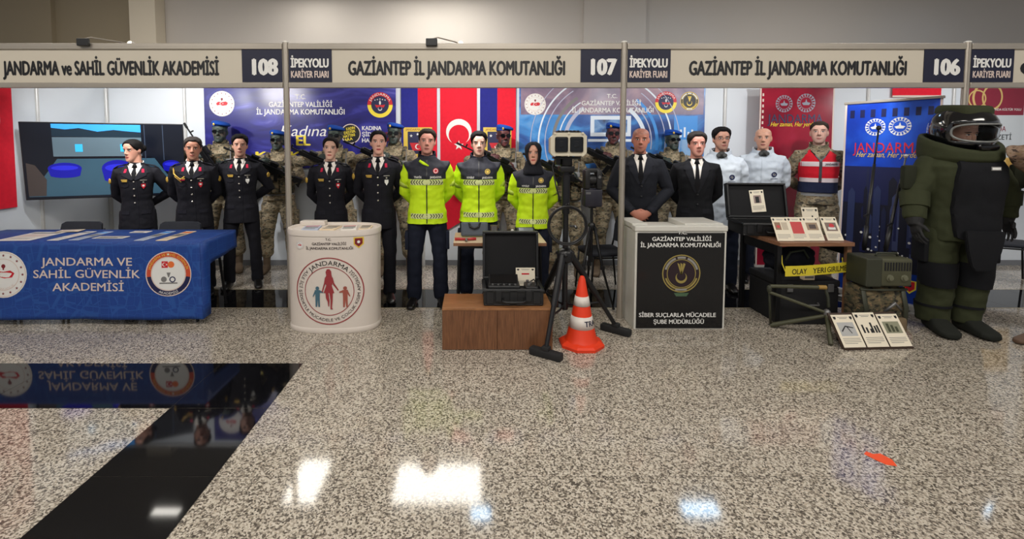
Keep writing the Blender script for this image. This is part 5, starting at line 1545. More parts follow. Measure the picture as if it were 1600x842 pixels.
# ------------------------------------------------------------ chairs
SEATM = cloth('charcoal_seat_fabric', (40, 42, 48))
def chair(x, y, rz, label):
    t = thing('stacking_chair', label, 'chair', (x, y, 0), R(rz), 'black stacking chairs')
    bm = BM(); bx(bm, -.22, .22, -.21, .21, .43, .475, bev=.02); obj('seat', bm, SEATM, t, smooth=True, ang=50)
    bm = BM()
    loft(bm, [[V((sx * hw_, .20 + yy + dy + .03 * (abs(sx) - 1) * -1 * -.3, z)) for sx, dy in ((-1, 0), (-.5, .018), (0, .024), (.5, .018), (1, 0), (1, .022), (.5, .04), (0, .046), (-.5, .04), (-1, .022))] for z, hw_, yy in ((.53, .17, .0), (.56, .20, .008), (.70, .215, .03), (.79, .205, .05), (.81, .17, .056))])
    obj('backrest', bm, SEATM, t, smooth=True, ang=50)
    for sx in (-1, 1):
        bm = BM(); tube(bm, [(sx * .215, .27, .74), (sx * .215, .205, .46), (sx * .225, .26, 0)], .011, 8); obj('leg', bm, BLKM, t, smooth=True)
        bm = BM(); tube(bm, [(sx * .205, -.19, .45), (sx * .225, -.22, 0)], .011, 8); obj('leg', bm, BLKM, t, smooth=True)
    bm = BM(); tube(bm, [(-.215, .205, .42), (-.205, -.19, .42), (.205, -.19, .42), (.215, .205, .42)], .009, 8); obj('seat_frame', bm, BLKM, t)
chair(-4.02, 4.585, 0, 'dark chair tucked behind the left of the blue table')
chair(-3.0, 4.575, 0, 'dark chair tucked behind the right of the blue table')
chair(1.42, 5.10, -82, 'dark chair between the black instrument tripod and the middle post')
chair(6.28, 5.50, 60, 'dark chair at the right edge behind the bomb suit')

# ------------------------------------------------------------ white oval promotion counter
cx, cy, ca, cb, ch = -1.215, 4.165, .395, .235, .885
t = thing('promotion_counter', 'white oval counter with a red woman and children emblem', 'counter', (cx, cy, 0))
def oval(z, a, b, n=48, e=2.6): return [V((a * sup(math.sin(i * 2 * PI / n), e), -b * sup(math.cos(i * 2 * PI / n), e), z)) for i in range(n)]
WCTR = mat('white_counter_plastic', (216, 206, 196), .35, var=.02)
kz = lambda z: 1 - .03 * (1 - z / ch)
bm = BM(); loft(bm, [oval(.045, ca * .985, cb * .985), oval(.83, ca, cb)]); obj('wrap', bm, WCTR, t, smooth=True, ang=40)
bm = BM(); loft(bm, [oval(0, ca * .98, cb * .98), oval(.01, ca * 1.0, cb * 1.0), oval(.04, ca * 1.0, cb * 1.0), oval(.048, ca * .985, cb * .985)]); obj('base_rim', bm, WCTR, t, smooth=True, ang=40)
bm = BM(); loft(bm, [oval(.83, ca * 1.0, cb), oval(.832, ca * 1.015, cb * 1.02), oval(.872, ca * 1.02, cb * 1.025), oval(.88, ca * 1.01, cb * 1.015), oval(.88, ca * .95, cb * .92), oval(.862, ca * .94, cb * .9)]); obj('counter_top', bm, WCTR, t, smooth=True, ang=40)
bm = BM(); bx(bm, -.36, -.13, .12, .21, .862, .905, bev=.008); obj('back_lip', bm, WCTR, t)
def ov(u, v, d):
    k = .985 + .015 * (v - .045) / .785
    x = min(abs(u) / (ca * k), .9999)
    y = -cb * k * (1 - x ** 2.6) ** (1 / 2.6)
    return V((u, y - d - .0006, v))
p = Print(ov)
q = at(514, 455, 3.93); u0, v0 = q.x - cx, q.z
MAR, TEAL, BRNR = ink('maroon_ink', (150, 54, 58)), ink('slate_blue_ink', (70, 104, 120)), ink('terracotta_ink', (158, 84, 70))
p.ring(u0, v0, .279, .288, MAR, 1, n=64); p.ring(u0, v0, .203, .209, MAR, 1, n=64)
p.arc('JANDARMA', u0, v0, .222, PI / 2, .04, K_, 1, bold=.03, wide=1.15)
p.arc('AİLE İÇİ ŞİDDETLE MÜCADELE VE ÇOCUK KISIM AMİRLİĞİ', u0, v0, .234, -PI / 2, .026, ink('brown_black_ink', (50, 34, 34)), 1, bold=.02, wide=1.12, inside=True)
def fig(pts, m, ox=0, oy=0, s=1.0): p.poly([(u0 + ox + x * s, v0 + oy + y * s) for x, y in pts], m, 2)
# woman: hair, torso, skirt, legs, arms
fig([(-.02, .135), (-.026, .165), (-.014, .188), (.008, .19), (.022, .17), (.024, .14), (.03, .115), (.012, .105), (-.018, .105), (-.03, .115)], MAR)
fig([(-.032, .118), (.034, .118), (.03, .06), (.024, .05), (.045, -.015), (-.045, -.015), (-.022, .05), (-.03, .07)], MAR)
fig([(-.03, -.015), (-.004, -.015), (.004, -.08), (.0, -.13), (-.008, -.13), (-.012, -.09), (-.026, -.06)], MAR); fig([(.004, -.015), (.032, -.015), (.03, -.08), (.024, -.14), (.03, -.155), (.01, -.155), (.012, -.08)], MAR)
fig([(-.032, .116), (-.04, .07), (-.062, -.005), (-.054, -.01), (-.03, .06), (-.02, .1)], MAR); fig([(.034, .116), (.045, .07), (.082, .012), (.076, .004), (.036, .055), (.024, .1)], MAR)
for ox, m, s, d in ((-.098, TEAL, 1, 1), (.135, BRNR, 1.02, -1)):
    p.disc(u0 + ox, v0 + .025, .016, m, 2, 16)
    fig([(-.022, .01), (.022, .01), (.019, -.05), (.02, -.135), (.006, -.135), (.002, -.07), (-.004, -.135), (-.018, -.135), (-.018, -.05)], m, ox, 0, s)
    fig([(.02 * d, .008), (.05 * d, -.004), (.05 * d, -.014), (.016 * d, -.012)], m, ox); fig([(-.02 * d, .008), (-.032 * d, -.02), (-.042 * d, -.045), (-.036 * d, -.05), (-.018 * d, -.02)], m, ox)
BRK = ink('brown_black_ink', (50, 34, 34))
def TO(txt, px, py, w, cap, m=BRK):
    q = at(px, py, 3.93); p.text(txt, q.x - cx, q.z, w * 3.93 / F_PX, cap * 3.93 / F_PX, m, 1, bold=.03)
TO('T.C.', 513, 374, 9, 3.6); TO('GAZİANTEP VALİLİĞİ', 514, 381, 54, 4); TO('İL JANDARMA KOMUTANLIĞI', 514, 388, 74, 4.2)
q = at(468, 383, 3.95); emblem_ministry(p, q.x - cx, q.z, .036, 1)
q = at(560, 379, 3.95); x_, z_ = q.x - cx, q.z
p.poly([(x_ - .04, z_ + .045), (x_ + .04, z_ + .045), (x_ + .04, z_ - .015), (x_, z_ - .05), (x_ - .04, z_ - .015)], GOLD_, 1); p.poly([(x_ - .03, z_ + .036), (x_ + .03, z_ + .036), (x_ + .03, z_ - .01), (x_, z_ - .036), (x_ - .03, z_ - .01)], DKRED_, 2); p.disc(x_, z_ + .005, .012, W_, 3, 12)
p.build('printed_artwork', t)
for i, (x, y, w, l, rz, m, lb) in enumerate(((-.20, -.03, .14, .2, 8, PAPB, 'pale leaflet at the left on the white oval counter'), (-.03, -.02, .13, .19, -5, PAP2, 'pinkish leaflet at the middle of the white oval counter'), (.13, -.02, .13, .19, 10, PAPER, 'white leaflet right of the middle on the oval counter'), (.27, .0, .10, .18, 4, PAP2, 'cream leaflet at the right on the white oval counter'))):
    leaflet(cx + x, cy + y, .8625, w, l, rz, m, lb, 'leaflets on the white oval counter', K_ if i % 2 else RED_, .012)

# ------------------------------------------------------------ black and white counter of the cyber unit
x0, x1, y0, y1, hh = 1.40, 2.185, 4.03, 4.45, .915
t = thing('promotion_counter', 'white framed counter with glossy black front and gold crescent emblem', 'counter', ((x0 + x1) / 2, (y0 + y1) / 2, 0))
a, b = (x1 - x0) / 2, (y1 - y0) / 2
WFR = mat('white_counter_frame', (206, 204, 196), .4, var=.03)
bm = BM()
bx(bm, -a, -a + .03, -b, b, 0, .86, bev=.004); bx(bm, a - .03, a, -b, b, 0, .86, bev=.004); bx(bm, -a + .03, a - .03, -b + .004, -b + .02, 0, .86)
bx(bm, -a + .03, a - .03, -b + .02, b, .40, .418); bx(bm, -a + .03, a - .03, -b + .02, b, .03, .048)
obj('carcass', bm, WFR, t)
bm = BM(); bx(bm, -a - .006, a + .006, -b - .008, -b + .07, .86, .905, bev=.006); obj('top_front_edge', bm, WFR, t)
bm = BM(); bx(bm, -a + .01, a - .01, -b + .07, b, .855, .872); obj('counter_top', bm, WFR, t)
for s0, s1, nm in ((-a - .006, -a + .13, 'raised_top'), (a - .33, a + .006, 'raised_top')):
    bm = BM(); bx(bm, s0, s1, -b + .07, b + .006, .872, .915, bev=.005); obj(nm, bm, WFR, t)
GLOSSK = mat('glossy_black_panel', (13, 13, 15), .12, var=.05)
bm = BM(); bx(bm, -a + .018, a - .018, -b - .004, -b + .003, .012, .845); obj('front_panel', bm, GLOSSK, t)
ox_, oy_ = (x0 + x1) / 2, (y0 + y1) / 2
p = Print(lambda u, v, d: V((u - ox_, -b - .0042 - d, v)))
def TB(txt, px, py, w, cap):
    q = at(px, py, y0); p.text(txt, q.x, q.z, w * y0 / F_PX, cap * y0 / F_PX, W_, 0, bold=.035)
TB('T.C.', 1066, 363, 14, 5.5); TB('GAZİANTEP VALİLİĞİ', 1065, 373, 93, 6.5); TB('İL JANDARMA KOMUTANLIĞI', 1063, 382.5, 126, 6.8)
p.build('lettering', t); p = Print(p.fn); TB('SİBER SUÇLARLA MÜCADELE', 1058, 491.5, 122, 6.8); TB('ŞUBE MÜDÜRLÜĞÜ', 1060, 502, 80, 6.8)
p.build('lettering', t); p = Print(p.fn); q = at(1064, 427, y0); emblem_flame(p, q.x, q.z, .165, 0, ink('aubergine_ink', (36, 18, 26)), ink('dull_gold_ink', (150, 134, 72)), ink('dull_silver_ink', (140, 138, 134)))
p.poly([(q.x - .06, q.z - .17), (q.x + .07, q.z - .17), (q.x + .05, q.z - .2), (q.x - .04, q.z - .2)], GRN_, 0)
p.build('emblem', t)

# ------------------------------------------------------------ low walnut plinth, the table behind it and their exhibits
px0, px1, py0, py1, ph = -.235, .626, 3.61, 3.965, .335
t = thing('wooden_plinth', 'low walnut plinth carrying the open black case', 'plinth', ((px0 + px1) / 2, (py0 + py1) / 2, 0))
a, b = (px1 - px0) / 2, (py1 - py0) / 2
bm = BM(); bx(bm, -a + .004, a - .004, -b + .018, b, 0, ph - .02); obj('carcass', bm, WOODV, t)
bm = BM(); bx(bm, -a, a, -b - .002, b + .002, ph - .02, ph, bev=.002); obj('top_board', bm, WOODH, t)
for s0, s1 in ((-a, -.002), (.0, a)):
    bm = BM(); bx(bm, s0 + .001, s1 - .001, -b, -b + .018, .004, ph - .022, bev=.001); obj('front_panel', bm, WOODV, t)
def case(x, y, z, w, d, h, lid_h, ang, label, rz=0, foam=True, rim=.02):
    t = thing('hard_case', label, 'case', (x, y, z), R(rz), 'open black hard cases')
    K = mat('case_black_plastic', (22, 23, 25), .45, var=.1, scale=60, bump=.15)
    bm = BM(); a, b = w / 2, d / 2
    bx(bm, -a, a, -b, b, 0, h * .18, bev=.012)
    for q in ((-a, a, -b, -b + rim), (-a, a, b - rim, b), (-a, -a + rim, -b + rim, b - rim), (a - rim, a, -b + rim, b - rim)): bx(bm, *q, h * .12, h, bev=.005)
    for sx in (-.78, 0, .78): bx(bm, sx * a - .03, sx * a + .03, -b - .008, -b, .02, h - .01, bev=.004)
    for q in ((-a - .008, a + .008, -b - .008, -b + rim * .6), (-a - .008, a + .008, b - rim * .6, b + .008), (-a - .008, -a + rim * .6, -b, b), (a - rim * .6, a + .008, -b, b)): bx(bm, *q, h - .022, h - .006, bev=.003)
    obj('lower_shell', bm, K, t)
    M = Matrix.Translation((0, b, h)) @ Matrix.Rotation(R(ang), 4, 'X')
    bm = BM()
    bx(bm, -a, a, .02, .045, .0, lid_h, bev=.006, M=M)
    for q in ((-a, a, 0, rim), (-a, a, lid_h - rim, lid_h), (-a, -a + rim, rim, lid_h - rim), (a - rim, a, rim, lid_h - rim)): bx(bm, q[0], q[1], -.03, .035, q[2], q[3], bev=.005, M=M)
    bx(bm, -a - .008, a + .008, -.034, -.02, -.008 + .01, lid_h + .008, M=None) if False else None
    obj('lid', bm, K, t)
    bm = BM(); bx(bm, -a + rim, a - rim, .0, .022, rim, lid_h - rim, M=M); obj('lid_foam', bm, mat('black_foam', (17, 17, 19), .95, var=.2, scale=120), t)
    bm = BM(); tube(bm, [(-.085, -b - .006, h * .45), (-.085, -b - .04, h * .36), (-.06, -b - .05, h * .34), (.06, -b - .05, h * .34), (.085, -b - .04, h * .36), (.085, -b - .006, h * .45)], .009, 8); obj('handle', bm, K, t, smooth=True)
    for sx in (-.5, .5):
        bm = BM(); bx(bm, sx * a - .024, sx * a + .024, -b - .018, -b - .006, h * .3, h * .98, bev=.004); obj('latch', bm, K, t)
    if foam:
        bm = BM(); bx(bm, -a + rim, a - rim, -b + rim, b - rim, h * .15, h * .62); obj('foam_insert', bm, mat('black_foam'), t)
    return t, M
q0, q1 = at(757, 470, 3.70), at(843, 470, 3.70)
cw = .47
t, M = case((q0.x + q1.x) / 2 + .008, 3.80, ph, cw, .30, .135, .40, -8, 'open black hard case standing on the walnut plinth')
kx = (q0.x + q1.x) / 2 + .008
tt = thing('instrument', 'black portable instrument lying inside the case on the plinth', 'instrument', (kx - .06, 3.80, ph + .086))
bm = BM(); bx(bm, -.14, .12, -.10, .065, 0, .06, bev=.01); obj('housing', bm, blk, tt)
bm = BM(); Mx = Matrix.Translation((0, .02, .06)) @ Matrix.Rotation(R(28), 4, 'X'); bx(bm, -.13, .11, -.06, .06, 0, .03, bev=.006, M=Mx); obj('screen_hood', bm, blk, tt)
bm = BM(); bx(bm, -.118, .098, -.05, .05, .029, .033, M=Mx); obj('screen', bm, GLOSSK, tt)
bm = BM()
for i in range(5): lathe(bm, [(.009, .06), (.009, .068), (.004, .07)], 10, M=Matrix.Translation((-.10 + i * .045, -.07, 0)))
obj('buttons', bm, GREYM, tt)
tt = thing('instrument', 'small black control unit at the right inside the case on the plinth', 'instrument', (kx + .15, 3.79, ph + .086))
bm = BM(); bx(bm, -.05, .05, -.10, .055, 0, .055, bev=.008); obj('housing', bm, blk, tt)
bm = BM()
for i in range(3): lathe(bm, [(.012, .055), (.012, .068), (.008, .07)], 12, M=Matrix.Translation((-.02 + .02 * (i % 2), -.05 + .05 * i, 0)))
obj('knobs', bm, GREYM, tt)
bm = BM(); tube(bm, [(.0, .06, .05), (.03, .03, .08), (.035, -.05, .075), (.02, -.08, .03)], .005, 8); obj('cable', bm, blk, tt, smooth=True)
def card(x, y, z, w, h, lean, rz, label, photo, group='printed information cards', cat='card', back=True):
    """an info card; lean = degrees back from upright"""
    t = thing('information_card', label, cat, (x, y, z), R(rz), group)
    M = Matrix.Rotation(R(-lean), 4, 'X')
    bm = BM(); bx(bm, -w / 2, w / 2, 0, .004, 0, h, bev=.001, M=M); obj('panel', bm, mat('card_stock', (232, 222, 200), .6, var=.02), t)
    if back:
        bm = BM(); bx(bm, -.015, .015, .004, .007, h * .1, h * .7, M=M); obj('back_strut', bm, white_pl, t)
    p = Print(lambda u, v, d: M @ V((u, -d + .0005, v)))
    for sx in (-1, 1):
        x_ = sx * w * .38; p.poly([(x_ - w * .06, h * .94), (x_ + w * .06, h * .94), (x_ + w * .06, h * .88), (x_, h * .84), (x_ - w * .06, h * .88)], K_, 0)
    p.rect(-w * .24, w * .24, h * .91, h * .925, GREY_, 0); p.rect(-w * .18, w * .18, h * .87, h * .885, GREY_, 0)
    photo(p, w, h)
    for i in range(4): p.rect(-w * .4, w * .4 - (w * .2 if i == 3 else 0), h * (.26 - .05 * i), h * (.275 - .05 * i), GREY_, 0)
    p.build('print', t)
    return t
def ph_plain(m1, m2=None, rows=1):
    def f(p, w, h):
        p.rect(-w * .36, w * .36, h * .36, h * .78, m1, 0)
        if m2:
            for i in range(3): p.rect(-w * .28 + i * w * .2, -w * .16 + i * w * .2, h * .42, h * (.6 + .08 * (i % 2)), m2, 1)
    return f
t = card(kx + .12, 3.893, ph + .09, .16, .15, 5, 0, 'cream notice card standing in the case on the plinth', lambda p, w, h: p.rect(-w * .2, w * .2, h * .62, h * .7, RED_, 0), back=False)

tx0, tx1, ty0, ty1, th_ = -.165, .645, 4.07, 4.56, .75
t = thing('table', 'small beige topped table behind the walnut plinth', 'table', ((tx0 + tx1) / 2, (ty0 + ty1) / 2, 0))
a, b = (tx1 - tx0) / 2, (ty1 - ty0) / 2
bm = BM(); bx(bm, -a, a, -b + .003, b, th_ - .028, th_, bev=.002); obj('table_top', bm, BEIGE, t)
bm = BM(); bx(bm, -a, a, -b, -b + .003, th_ - .028, th_ - .001); obj('front_edge', bm, EDGE, t)
bm = BM(); bx(bm, -a + .05, a - .05, -b + .05, b - .05, th_ - .06, th_ - .028); obj('under_frame', bm, BLKM, t)
for sx in (-1, 1):
    for sy in (-1, 1):
        bm = BM(); tube(bm, [(sx * (a - .05), sy * (b - .06), th_ - .028), (sx * (a - .03), sy * (b - .04), 0)], .013, 10); obj('leg', bm, BLKM, t)
# things on the small table
GRYB = mat('blue_grey_case', (74, 82, 92), .5, var=.08)
t = thing('instrument_case', 'blue grey instrument box with dark handle on the small table', 'case', (.02, 4.34, th_ + .007))
Mx = Matrix.Rotation(R(-12), 4, 'X')
bm = BM(); bx(bm, -.125, .125, -.02, .03, .0, .13, bev=.012, M=Mx); obj('shell', bm, GRYB, t, smooth=True, ang=40)
bm = BM(); bx(bm, -.11, .11, -.024, -.018, .012, .118, bev=.003, M=Mx); obj('front_plate', bm, GRYB, t)
bm = BM(); tube(bm, [Mx @ V(q) for q in ((-.05, -.022, .12), (-.04, -.04, .085), (0, -.044, .07), (.04, -.04, .085), (.05, -.022, .12))], .01, 8); obj('handle', bm, blk, t, smooth=True)
REDP = mat('red_plastic_grip', (170, 30, 34), .35)
t = thing('pliers', 'red handled pliers at the left corner of the small table', 'pliers', (-.05, 4.15, th_ + .0145))
bm = BM(); tube(bm, [(-.105, .02, 0), (-.06, .025, 0), (0, .0, 0)], [.012, .013, .009], 10); tube(bm, [(.085, .03, 0), (.05, .03, 0), (0, 0, 0)], [.012, .013, .009], 10); obj('grips', bm, REDP, t, smooth=True)
bm = BM(); tube(bm, [(0, .004, 0), (-.005, -.03, 0), (.004, -.065, 0)], [.012, .011, .004], 8); obj('jaws', bm, GREYM, t, smooth=True)
t = thing('stamp', 'small pink object beside the blue grey box on the table', 'tool', (.115, 4.22, th_))
bm = BM(); lathe(bm, [(.022, 0), (.024, .02), (.012, .03), (.014, .045), (.005, .052)], 16); obj('body', bm, mat('pink_plastic', (206, 120, 116), .5), t, smooth=True)
t = thing('handheld_meter', 'brown and black hand meter standing mid table behind the case lid', 'meter', (.20, 4.34, th_))
bm = BM(); bx(bm, -.035, .035, -.025, .025, 0, .11, bev=.008); obj('body', bm, mat('brown_plastic', (66, 48, 36), .5), t); bm = BM(); bx(bm, -.025, .025, -.028, -.024, .06, .1); obj('display', bm, GREYM, t)
bm = BM(); lathe(bm, [(.01, 0), (.009, .012)], 12, M=Matrix.Translation((0, -.024, .035)) @ Matrix.Rotation(PI / 2, 4, 'X')); obj('dial', bm, GOLDT, t)
t = thing('paper_pad', 'white paper pad between the meters on the small table', 'paper', (.288, 4.36, th_))
bm = BM(); bx(bm, -.036, .036, -.08, .08, 0, .012, bev=.001); obj('sheets', bm, PAPER, t); bm = BM(); bx(bm, -.036, .036, .07, .082, 0, .016); obj('binding', bm, GREYM, t)
t = thing('handheld_meter', 'dark hand meter with pale knob right of the paper pad', 'meter', (.365, 4.30, th_))
bm = BM(); bx(bm, -.035, .035, -.05, .05, 0, .06, bev=.01); obj('body', bm, mat('olive_brown_plastic', (52, 48, 40), .5), t); bm = BM(); lathe(bm, [(.014, .06), (.013, .075), (.006, .078)], 12); obj('knob', bm, white_pl, t)
t = thing('marker_pen', 'red marker pen lying at the back of the small table', 'pen', (.43, 4.44, th_ + .012))
bm = BM(); tube(bm, [(-.06, 0, 0), (.03, .01, 0)], .011, 10); obj('barrel', bm, REDP, t, smooth=True); bm = BM(); tube(bm, [(.03, .01, 0), (.065, .014, 0)], .0118, 10); obj('pen_cap', bm, blk, t, smooth=True)
t = thing('tablet_device', 'black ruggedised tablet tilted at the right of the small table', 'tablet', (.50, 4.30, th_ + .013))
Mx = Matrix.Rotation(R(-66), 4, 'X'); bm = BM(); bx(bm, -.085, .085, -.012, .012, .004, .14, bev=.01, M=Mx @ Matrix.Translation((0, .0, 0))); obj('casing', bm, blk, t); bm = BM(); bx(bm, -.065, .065, -.014, -.011, .02, .12, M=Mx); obj('screen', bm, mat('grey_screen', (110, 116, 122), .2), t)
bm = BM(); bx(bm, -.06, .06, .03, .1, -.013, .04); obj('rest', bm, blk, t)

# ------------------------------------------------------------ thermal camera on its tripod
TX, TY = .748, 3.77
t = thing('tripod', 'tall black tripod with broad pads in front of the yellow jackets', 'tripod', (TX, TY, 0), group='black tripods')
apex = .72
TR = mat('tripod_black', (27, 27, 29), .35, metal=.3, var=.1)
f1 = on_z(853, 558) - V((TX, TY, 0)); f2 = on_z(962, 520) - V((TX, TY, 0)); f3 = V((-.15, .60, 0))
for f in (f1, f2, f3):
    q = f.normalized()
    bm = BM(); tube(bm, [V((q.x * .045, q.y * .045, apex)), V((q.x * .05, q.y * .05, apex)).lerp(f + V((0, 0, .06)), .55)], [(.024, .03), (.022, .026)], 10); 
    l_ = obj('leg', bm, TR, t, smooth=True, ang=50)
    bm = BM(); tube(bm, [V((q.x * .05, q.y * .05, apex)).lerp(f + V((0, 0, .06)), .5), f + V((0, 0, .06))], [(.017, .02), (.016, .018)], 10); obj('lower_section', bm, TR, l_, smooth=True, ang=50)
    bm = BM(); bx(bm, -.13, .13, -.035, .035, 0, .058, bev=.012); bx(bm, -.03, .03, -.03, .03, .05, .085, bev=.008)
    fo_ = obj('foot_pad', bm, mat('black_rubber', (26, 26, 27), .8), l_, smooth=True, ang=40); fo_.location = (f.x, f.y, 0); fo_.rotation_euler = (0, 0, math.atan2(f.y, f.x) + PI / 2 + (.0 if f is not f2 else .5))
bm = BM(); tube(bm, [(0, 0, .27), (0, 0, 1.385)], .022, 14); tube(bm, [(0, 0, 1.05), (0, 0, 1.36)], .032, 14); obj('centre_column', bm, TR, t, smooth=True, ang=50)
bm = BM(); lathe(bm, [(.03, apex - .07), (.062, apex - .05), (.068, apex), (.06, apex + .03), (.034, apex + .05)], 18)
for k in range(3):
    a_ = k * 2 * PI / 3 + .4; ball(bm, (.07 * math.cos(a_), .07 * math.sin(a_), apex + .005), .016)
obj('shoulder', bm, TR, t, smooth=True, ang=50)
bm = BM()
for f in (f1, f2, f3): q = f.normalized(); tube(bm, [(0, 0, .31), (q.x * .1, q.y * .1, .29), V((q.x * .05, q.y * .05, apex)).lerp(f, .60)], .009, 8)
lathe(bm, [(.026, .27), (.03, .30), (.026, .33)], 14); obj('spreader', bm, TR, t, smooth=True, ang=50)
bm = BM(); tube(bm, [(.03, -.01, .95), (.075, -.015, .95)], .008, 8); tube(bm, [(.075, -.015, .95), (.075, -.05, .94)], .01, 8); obj('crank', bm, TR, t)
t = thing('cable_coil', 'coiled black cable hanging on the tall tripod', 'cable', (TX, TY - .062, .985))
bm = BM()
for r_, dy in ((.15, 0), (.142, -.012), (.153, -.02)):
    tube(bm, [(r_ * math.sin(a), dy + .004 * math.sin(a * 3), r_ * math.cos(a) - .02) for a in [i * 2 * PI / 40 for i in range(41)]], .0075, 8, cap=False)
obj('loops', bm, blk, t, smooth=True)
bm = BM(); tube(bm, [(0, -.028, .15), (.012, -.01, .155), (.0, .012, .15), (-.012, -.01, .14)], .007, 8); obj('tie', bm, blk, t, smooth=True)
t = thing('thermal_camera', 'beige twin-window thermal camera on the tall tripod', 'camera', (TX, TY, 1.3865))
t.scale = (.88, .88, .88)
KH = mat('beige_camera_housing', (196, 188, 168), .5, var=.05)
bm = BM(); bx(bm, -.065, .065, -.07, .06, .0, .05, bev=.008); lathe(bm, [(.052, .05), (.055, .06), (.055, .115), (.04, .13)], 20); bx(bm, -.10, -.055, -.04, .04, .06, .15, bev=.01); bx(bm, -.12, .12, -.06, .06, .115, .135, bev=.004); obj('pan_head', bm, TR, t, smooth=True, ang=40)
yaw_ = Matrix.Rotation(R(-4), 4, 'Z')
pr = lambda k: [(-.135 * k, -.10 * k), (.135 * k, -.10 * k), (.155 * k, -.075 * k), (.155 * k, .07 * k), (.125 * k, .10 * k), (-.105 * k, .10 * k), (-.155 * k, .06 * k), (-.155 * k, -.075 * k)]
cz = .245
bm = BM(); loft(bm, [[yaw_ @ V((x, y, z + cz)) for x, z in pr(k)] for y, k in ((-.15, 1.0), (-.135, 1.03), (-.10, 1.03), (-.095, .95), (.18, .93), (.2, .85))]); obj('housing', bm, KH, t)
bm = BM()
for x in (-.12, 0, .12):
    for z in (-.1, .1): lathe(bm, [(.012, 0), (.012, .008), (.006, .01)], 8, M=yaw_ @ Matrix.Translation((x, -.148, z * .95 + cz)) @ Matrix.Rotation(PI / 2, 4, 'X'))
obj('bolts', bm, KH, t)
for x_a, x_b in ((-.118, -.006), (.012, .125)):
    bm = BM(); bx(bm, x_a, x_b, -.154, -.148, cz - .068, cz + .065, bev=.012, M=yaw_); w_o = obj('window_frame', bm, blk, t)
    bm = BM(); bx(bm, x_a + .01, x_b - .01, -.156, -.153, cz - .058, cz + .055, M=yaw_); obj('window_glass', bm, SMOKE, w_o)
    bm = BM(); lathe(bm, [(.03, 0), (.03, .004), (.022, .005), (.02, .002)], 20, M=yaw_ @ Matrix.Translation(((x_a + x_b) / 2, -.1565, cz)) @ Matrix.Rotation(PI / 2, 4, 'X')); obj('lens', bm, mat('dark_lens_ring', (14, 15, 18), .2), w_o)
bm = BM(); bx(bm, -.10, .11, -.13, .15, cz + .1, cz + .115, bev=.004, M=yaw_)
for i in range(6): bx(bm, -.09 + i * .033, -.072 + i * .033, -.14, .1, cz + .113, cz + .122, M=yaw_)
obj('top_cover', bm, blk, t)
bm = BM(); tube(bm, [(-.06, .12, .16), (-.11, .08, .04), (-.09, .02, -.12), (-.06, -.02, -.25)], .008, 8); obj('cable', bm, blk, t, smooth=True)

# second tripod with a dark instrument
TX2, TY2 = (at(925, 300, 4.62)).x, 4.62
t = thing('tripod', 'slim black tripod left of the middle post', 'tripod', (TX2, TY2, 0), group='black tripods')
ap = .80
for f in (V((.20, -.10, 0)), V((-.18, -.14, 0)), V((.02, .24, 0))):
    q = f.normalized(); bm = BM(); tube(bm, [q * .03 + V((0, 0, ap)), f * .5 + V((0, 0, ap * .5)), f + V((0, 0, .01))], [.016, .013, .008], 8); l_ = obj('leg', bm, TR, t, smooth=True)
    bm = BM(); bx(bm, -.02, .02, -.014, .014, -.02, .02, bev=.004); k_ = obj('leg_clamp', bm, TR, l_); k_.location = f * .5 + V((0, 0, ap * .5))
    bm = BM(); ball(bm, (f.x, f.y, .012), (.014, .014, .012)); obj('rubber_tip', bm, mat('black_rubber'), l_, smooth=True)
bm = BM(); tube(bm, [(0, 0, .45), (0, 0, .99)], .014, 10); lathe(bm, [(.02, ap - .04), (.036, ap - .02), (.036, ap + .02), (.02, ap + .04)], 14); obj('centre_column', bm, TR, t, smooth=True, ang=50)
bm = BM(); bx(bm, -.035, .035, -.035, .035, .985, 1.0, bev=.004); obj('mount_plate', bm, TR, t)
t = thing('survey_instrument', 'dark upright instrument on the slim black tripod', 'instrument', (TX2, TY2, 1.0))
bm = BM(); bx(bm, -.085, .085, -.07, .07, 0, .17, bev=.012); obj('body', bm, mat('violet_black_plastic', (34, 33, 44), .4), t, smooth=True, ang=40)
bm = BM(); bx(bm, -.085, -.03, -.06, .06, .17, .36, bev=.016); bx(bm, .03, .085, -.06, .06, .17, .36, bev=.016); bx(bm, -.07, .07, -.05, .05, .33, .37, bev=.012); obj('yoke', bm, blk, t, smooth=True, ang=40)
bm = BM(); lathe(bm, [(.05, -.03), (.055, 0), (.05, .03)], 20, M=Matrix.Translation((0, 0, .26)) @ Matrix.Rotation(PI / 2, 4, 'Y')); obj('rotor', bm, blk, t, smooth=True, ang=40)
bm = BM(); lathe(bm, [(.016, 0), (.014, .006)], 16, M=Matrix.Translation((.057, -.061, .29)) @ Matrix.Rotation(PI / 2, 4, 'X')); obj('lens', bm, GREYM, t)
bm = BM(); bx(bm, -.075, -.03, -.073, -.069, .125, .145); obj('type_plate', bm, GREYM, t)

